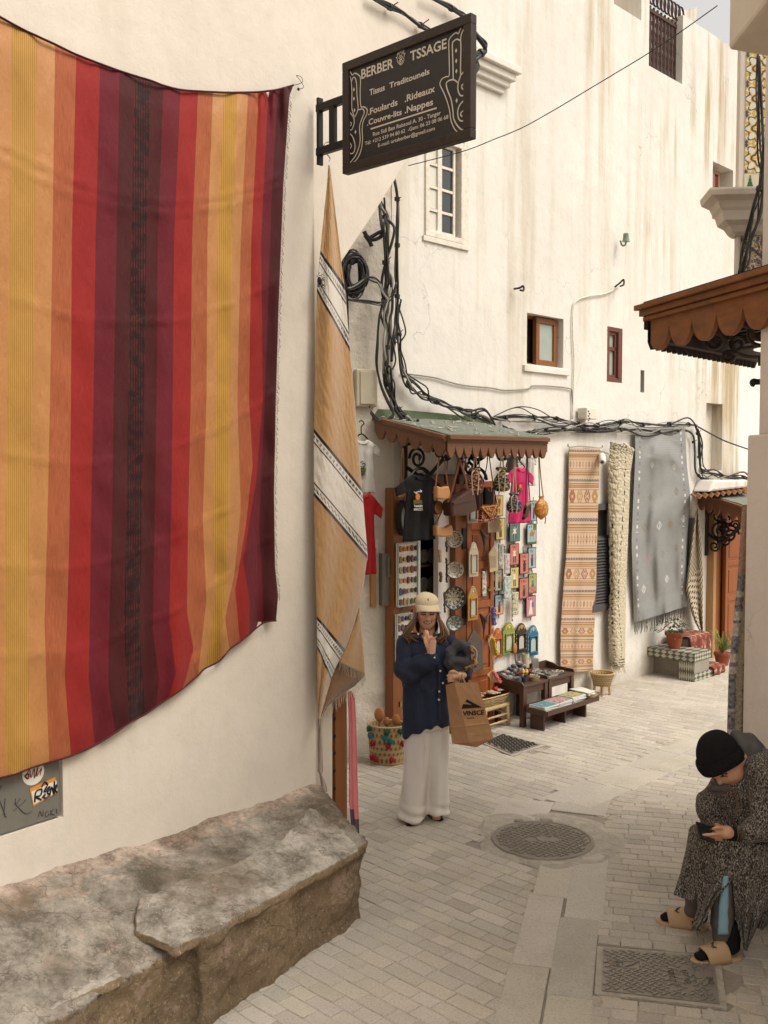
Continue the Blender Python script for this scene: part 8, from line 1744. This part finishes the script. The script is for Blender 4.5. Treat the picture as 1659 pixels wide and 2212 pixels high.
# beanie
m_bean = mat('black_knit', '151414', .98, .3, 60, .9, 120, bd=.004, stretch=(1, 1, 1))
bc = m_(655, 492, .01); ax_ = Euler((0, -.52, 0)).to_matrix()
def bn(a, t):
    an = a*2*pi; th = t*pi/2; r = .116; p = Vector((r*sin(th)*cos(an)*1.0+.01*cos(th), r*.92*sin(th)*sin(an), .168*cos(th)**.85 if t < 1 else 0)); rib = 1+.012*sin(an*46); return bc+ax_ @ (Vector((p.x*rib, p.y*rib, p.z-.01))*1.0)+Vector((0, 0, .006*N3(p, 14)))
o = MB(); o.grid(bn, 184, 22); o.uv = {}; be = o.build('beanie', m_bean, mn, smooth=True, solid=.006)
def bn2(a, t): an = a*2*pi; r = .120+.006*sin(pi*t); rib = 1+.02*sin(an*46); return bc+ax_ @ Vector((r*cos(an)*rib, r*.93*sin(an)*rib, lerp(.036, -.026, t)+.004*sin(an*3)))
o = MB(); o.grid(bn2, 184, 6); o.uv = {}; o.build('folded_rim', m_bean, be, smooth=True, solid=.008)
# hood
o = MB(); 
for a, b_, r0, r1 in (((775, 340, .03), (860, 370, .06), .045, .05), ((860, 370, .06), (930, 430, .08), .05, .045), ((820, 400, .0), (850, 560, .0), .05, .04), ((880, 430, .0), (840, 620, -.03), .05, .03), ((620, 690, .03), (740, 700, -.02), .03, .03)): o.cap(m_(*a), m_(*b_), r0, r1, 12)
me = remesh(o, .0075, 3, lambda c, n: c+n*(.006*N3(c, 12)+.004*sin(c.x*70+c.z*30)), 'hood'); o.build('hood', mat('grey_jersey', '595654', .85, .12, 20, .3), mn, smooth=True, me=me)
# robe
def tweed():
    m, t, b = nodes('speckled_wool'); tc = nd(t, 'ShaderNodeTexCoord').outputs['Object']
    f = tex_noise(t, tc, 150, 3, .75, (1.3, 1.3, .55)); c = ramp(t, f, [(.38, hexc('1d1a18')), (.46, hexc('38322d')), (.53, hexc('71675c')), (.64, hexc('c2b9ac'))])
    c = mix(t, ramp(t, tex_noise(t, tc, 7, 4), [(.3, .0), (.8, .35)]), c, hexc('251c17')); t.links.new(c, b.inputs['Base Color']); b.inputs['Roughness'].default_value = .95; b.inputs['Sheen Weight'].default_value = .1; b.inputs['Specular IOR Level'].default_value = .1
    n1 = bumpit(t, b, tex_noise(t, tc, 90, 3, .8, (1.4, 1.4, .4)), 1.0, .008); return m
m_tw = tweed(); o = MB()
C_ = lambda a, b_, r0, r1, f=1.0: o.cap(m_(*a), m_(*b_), r0, r1, 14, f)
C_((930, 600, .06), (1040, 1050, .10), .15, .19); C_((880, 600, .05), (940, 620, .03), .08, .12); C_((700, 720, .10), (800, 700, .04), .10, .12); C_((800, 760, .08), (900, 950, .05), .13, .15)
C_((955, 570, -.06), (1010, 900, -.14), .10, .095); C_((1010, 930, -.14), (850, 1030, -.15), .085, .055); C_((850, 1030, -.15), (815, 1035, -.15), .052, .05)
C_((700, 740, .16), (620, 850, .14), .10, .10); C_((600, 860, .14), (640, 940, .10), .10, .07); C_((650, 700, .1), (600, 800, .12), .06, .09)
C_((1050, 1150, .0), (700, 1120, -.06), .12, .075); C_((1050, 1100, .15), (520, 1040, .13), .11, .07); C_((700, 1100, .0), (560, 1060, .05), .08, .07); C_((1080, 1200, .05), (900, 1250, -.02), .15, .1)
me = remesh(o, .009, 3, lambda c, n: c+n*(.012*N3(c, 5)+.005*sin(c.x*30+c.z*26+4*N3(c, 3))), 'robe'); rb_ = o.build('robe', m_tw, mn, smooth=True, me=me)
def drape(L, R2, ya, yb, amp, nf, nm='robe_skirt'):
    L = [(i/(len(L)-1), *p) for i, p in enumerate(L)]; R2 = [(i/(len(R2)-1), *p) for i, p in enumerate(R2)]
    def fn(a, t):
        l, r = interp(L, t), interp(R2, t); return m_(lerp(l[0], r[0], a), lerp(l[1], r[1], a), lerp(ya, yb, a)-amp*sin(a*nf*pi+t)*t-.03*sin(pi*a)+.008*N3((a*5, t*5, nf), 1))
    o = MB(); o.grid(fn, 30, 50); o.uv = {}; o.build(nm, m_tw, rb_, smooth=True, solid=.008)
drape([(432, 985), (410, 1130), (365, 1320), (318, 1466)], [(610, 960), (560, 1200), (530, 1400), (490, 1530)], .10, .0, .025, 3)
drape([(470, 960), (450, 1200), (480, 1400), (490, 1560), (448, 1715)], [(750, 1040), (745, 1200), (735, 1365), (620, 1480), (500, 1725)], -.02, -.15, .022, 4)
drape([(700, 1060), (735, 1200), (742, 1360), (765, 1620), (825, 1862)], [(1150, 1150), (1100, 1350), (1010, 1480), (930, 1650), (838, 1868)], -.15, -.12, .025, 5)
drape([(850, 1250), (880, 1400), (880, 1550), (890, 1690)], [(1100, 1250), (1100, 1400), (1040, 1600), (950, 1720)], .05, .08, .02, 3)
o = MB(); 
for k in range(3): P = [m_(782+k*18, y, -.20-.002*k) for y in (990, 1020, 1050, 1085)]; P[0].y = P[3].y = -.185; o.tube(smooth_path(P, 4), .004, 5)
for k in range(2): P = [m_(x+k*25, y, dy) for x, y, dy in ((690, 700, -.07), (750, 720, -.09), (780, 830, -.12), (760, 900, -.14))]; o.tube(smooth_path(P, 4), .0045, 5)
P = [m_(x, y, dy) for x, y, dy in ((560, 690, .04), (575, 720, .02), (640, 735, .0), (720, 715, -.04))]; o.tube(smooth_path(P, 4), .006, 5); o.build('trim_cord', mat('robe_trim', '5a4a3c', .9, .3, 60), rb_)
o = MB(); C2 = lambda a, b_, r0, r1: o.cap(m_(*a), m_(*b_), r0, r1, 14); C2((725, 1030, -.15), (790, 1030, -.15), .034, .037); o.build('jersey_cuff', m_shb, mn, smooth=True)
m_trk = mat('track_grey', '5f574f', .85, .1, 16, .3)
o = MB(); C2((690, 1180, -.07), (668, 1600, -.085), .068, .064); C2((668, 1600, -.085), (665, 1745, -.085), .064, .056); C2((665, 1740, -.085), (670, 1790, -.08), .05, .05); C2((560, 1150, .12), (470, 1500, .18), .06, .055); C2((470, 1500, .18), (450, 1570, .19), .05, .045)
me = remesh(o, .008, 2, lambda c, n: c+n*(.004*N3(c, 12)+.003*sin(c.z*60+c.x*20)), 'track_trousers'); tr_ = o.build('track_trousers', m_trk, mn, smooth=True, me=me)
o = MB(); o.grid(lambda a, t: m_(lerp(interp([(0, 672), (.5, 640), (1, 633)], t)[0], 712, a), lerp(1330, 1752, t), -.085-.062*cos((a-.6)*1.3)-.004), 8, 20); o.uv = {}; o.build('side_stripe', mat('stripe_blue', '86a9b4', .8, .08, 16, .2), tr_, smooth=True, solid=.004)
# slides and socks
m_slide = mat('slide_rubber', 'b59470', .6, .06, 12, .15, 90); m_sock = mat('sock_black', '121214', .95, .2, 40, .5); m_grn = mat('emblem_green', '27442c', .6)
def slide(toe, heel, lab, w_=.052, emb=True):
    a, b_ = gp(*zH(*heel)), gp(*zH(*toe)); d = (b_-a); L = .285; az = math.degrees(atan2(d.x, d.y)); c = (a+b_)/2-d.normalized()*L/2; fr = Fr((c.x, c.y, 0), az); r = thing('slide_sandal', lab, 'sandal', fr)
    def outl(s, k=1): return [(L*t, s*w_*k*(.72+.28*sin(pi*min(1, t*.9+.1)*.95))*(min(1, 9*t+.25))**.5*(min(1, 6*(1-t)+.12))**.5) for t in [i/16 for i in range(17)]]
    o = MB(); pts = outl(-1)+outl(1)[::-1]; o.zprism(pts, 0, .028); o.build('sole', m_slide, r, smooth=False, bev=.006)
    o = MB()
    def st_(aa, t): x = lerp(L*.36, L*.80, t)-.02*abs(aa-.5)*2; an = pi*aa; hgt = lerp(.098, .070, t); return (x, -cos(an)*w_*1.04, .012+hgt*sin(an)**.7)
    o.grid(st_, 20, 12); o.uv = {}; o.build('strap', m_slide, r, smooth=True, solid=.008)
    if emb:
        o = MB(); o.tube([st_(.30+.02*i, .45+.06*sin(i*1.2)) if False else Vector(st_(.72-.045*i, .5+.10*sin(i*.8)))+Vector((0, -.001, .011)) for i in range(7)], [.003, .006, .0065, .005, .004, .003, .0015], 6, .5)
        for i in (1, 2, 4): p = Vector(st_(.72-.045*i, .5+.10*sin(i*.8)))+Vector((0, 0, .011)); o.tube([p, p+Vector((.012, 0, -.002))], .002, 4)
        o.build('green_emblem', m_grn, r)
    o = MB(); o.cap((L*.16, 0, .075), (L*.45, 0, .062), .042, .038, 14); o.cap((L*.45, 0, .06), (L*.80, 0, .045), .036, .022, 14, 1.3); o.cap((L*.17, 0, .08), (L*.14, 0, .17), .042, .044, 14); o.ell((L*.82, 0, .042), (.030, .038, .018), 14, 10)
    me = remesh(o, .007, 3, None, 'sock'); s_ = o.build('sock', m_sock, fr=fr, smooth=True, me=me); s_.parent = mn; s_.matrix_parent_inverse = Matrix.Identity(4); s_.matrix_basis = MF.I @ fr.M
    return r
slide((428, 1975), (805, 1925), 'nearer beige slide sandal with green emblem beside the access cover'); slide((195, 1670), (560, 1725), 'farther beige slide sandal poking out from under the robe')
ph = thing('phone', 'dark phone held low in both hands of the sitting man', 'phone', Fr(MF.M @ m_(545, 1018, -.13), 90)); o = MB(); o.obox((0, 0, 0), (.085, .13, .009), (.35, .35, 0)); o.build('case', m_ink2, ph, bev=.003); o = MB(); o.obox((0, -.001, .006), (.076, .12, .001), (.35, .35, 0)); o.build('screen', m_glassd, ph)
sf3 = Fr((2.32, 5.35, 0), 77); stl = thing('stool', 'dark wooden stool with a red edge under the sitting man', 'stool', sf3); o = MB(); o.box(-.2, .2, -.2, .2, .42, .47); o.build('seat', mat('stool_dark', '3b2e26', .7, .2), stl, bev=.01); o = MB(); o.box(-.21, .21, -.21, -.2, .43, .46); o.build('edge', m_shr, stl)
for a, b_ in ((-1, -1), (1, -1), (1, 1), (-1, 1)): o = MB(); o.box(a*.17-.025, a*.17+.025, b_*.17-.025, b_*.17+.025, 0, .42); o.build('leg', MC['stool_dark'], stl)
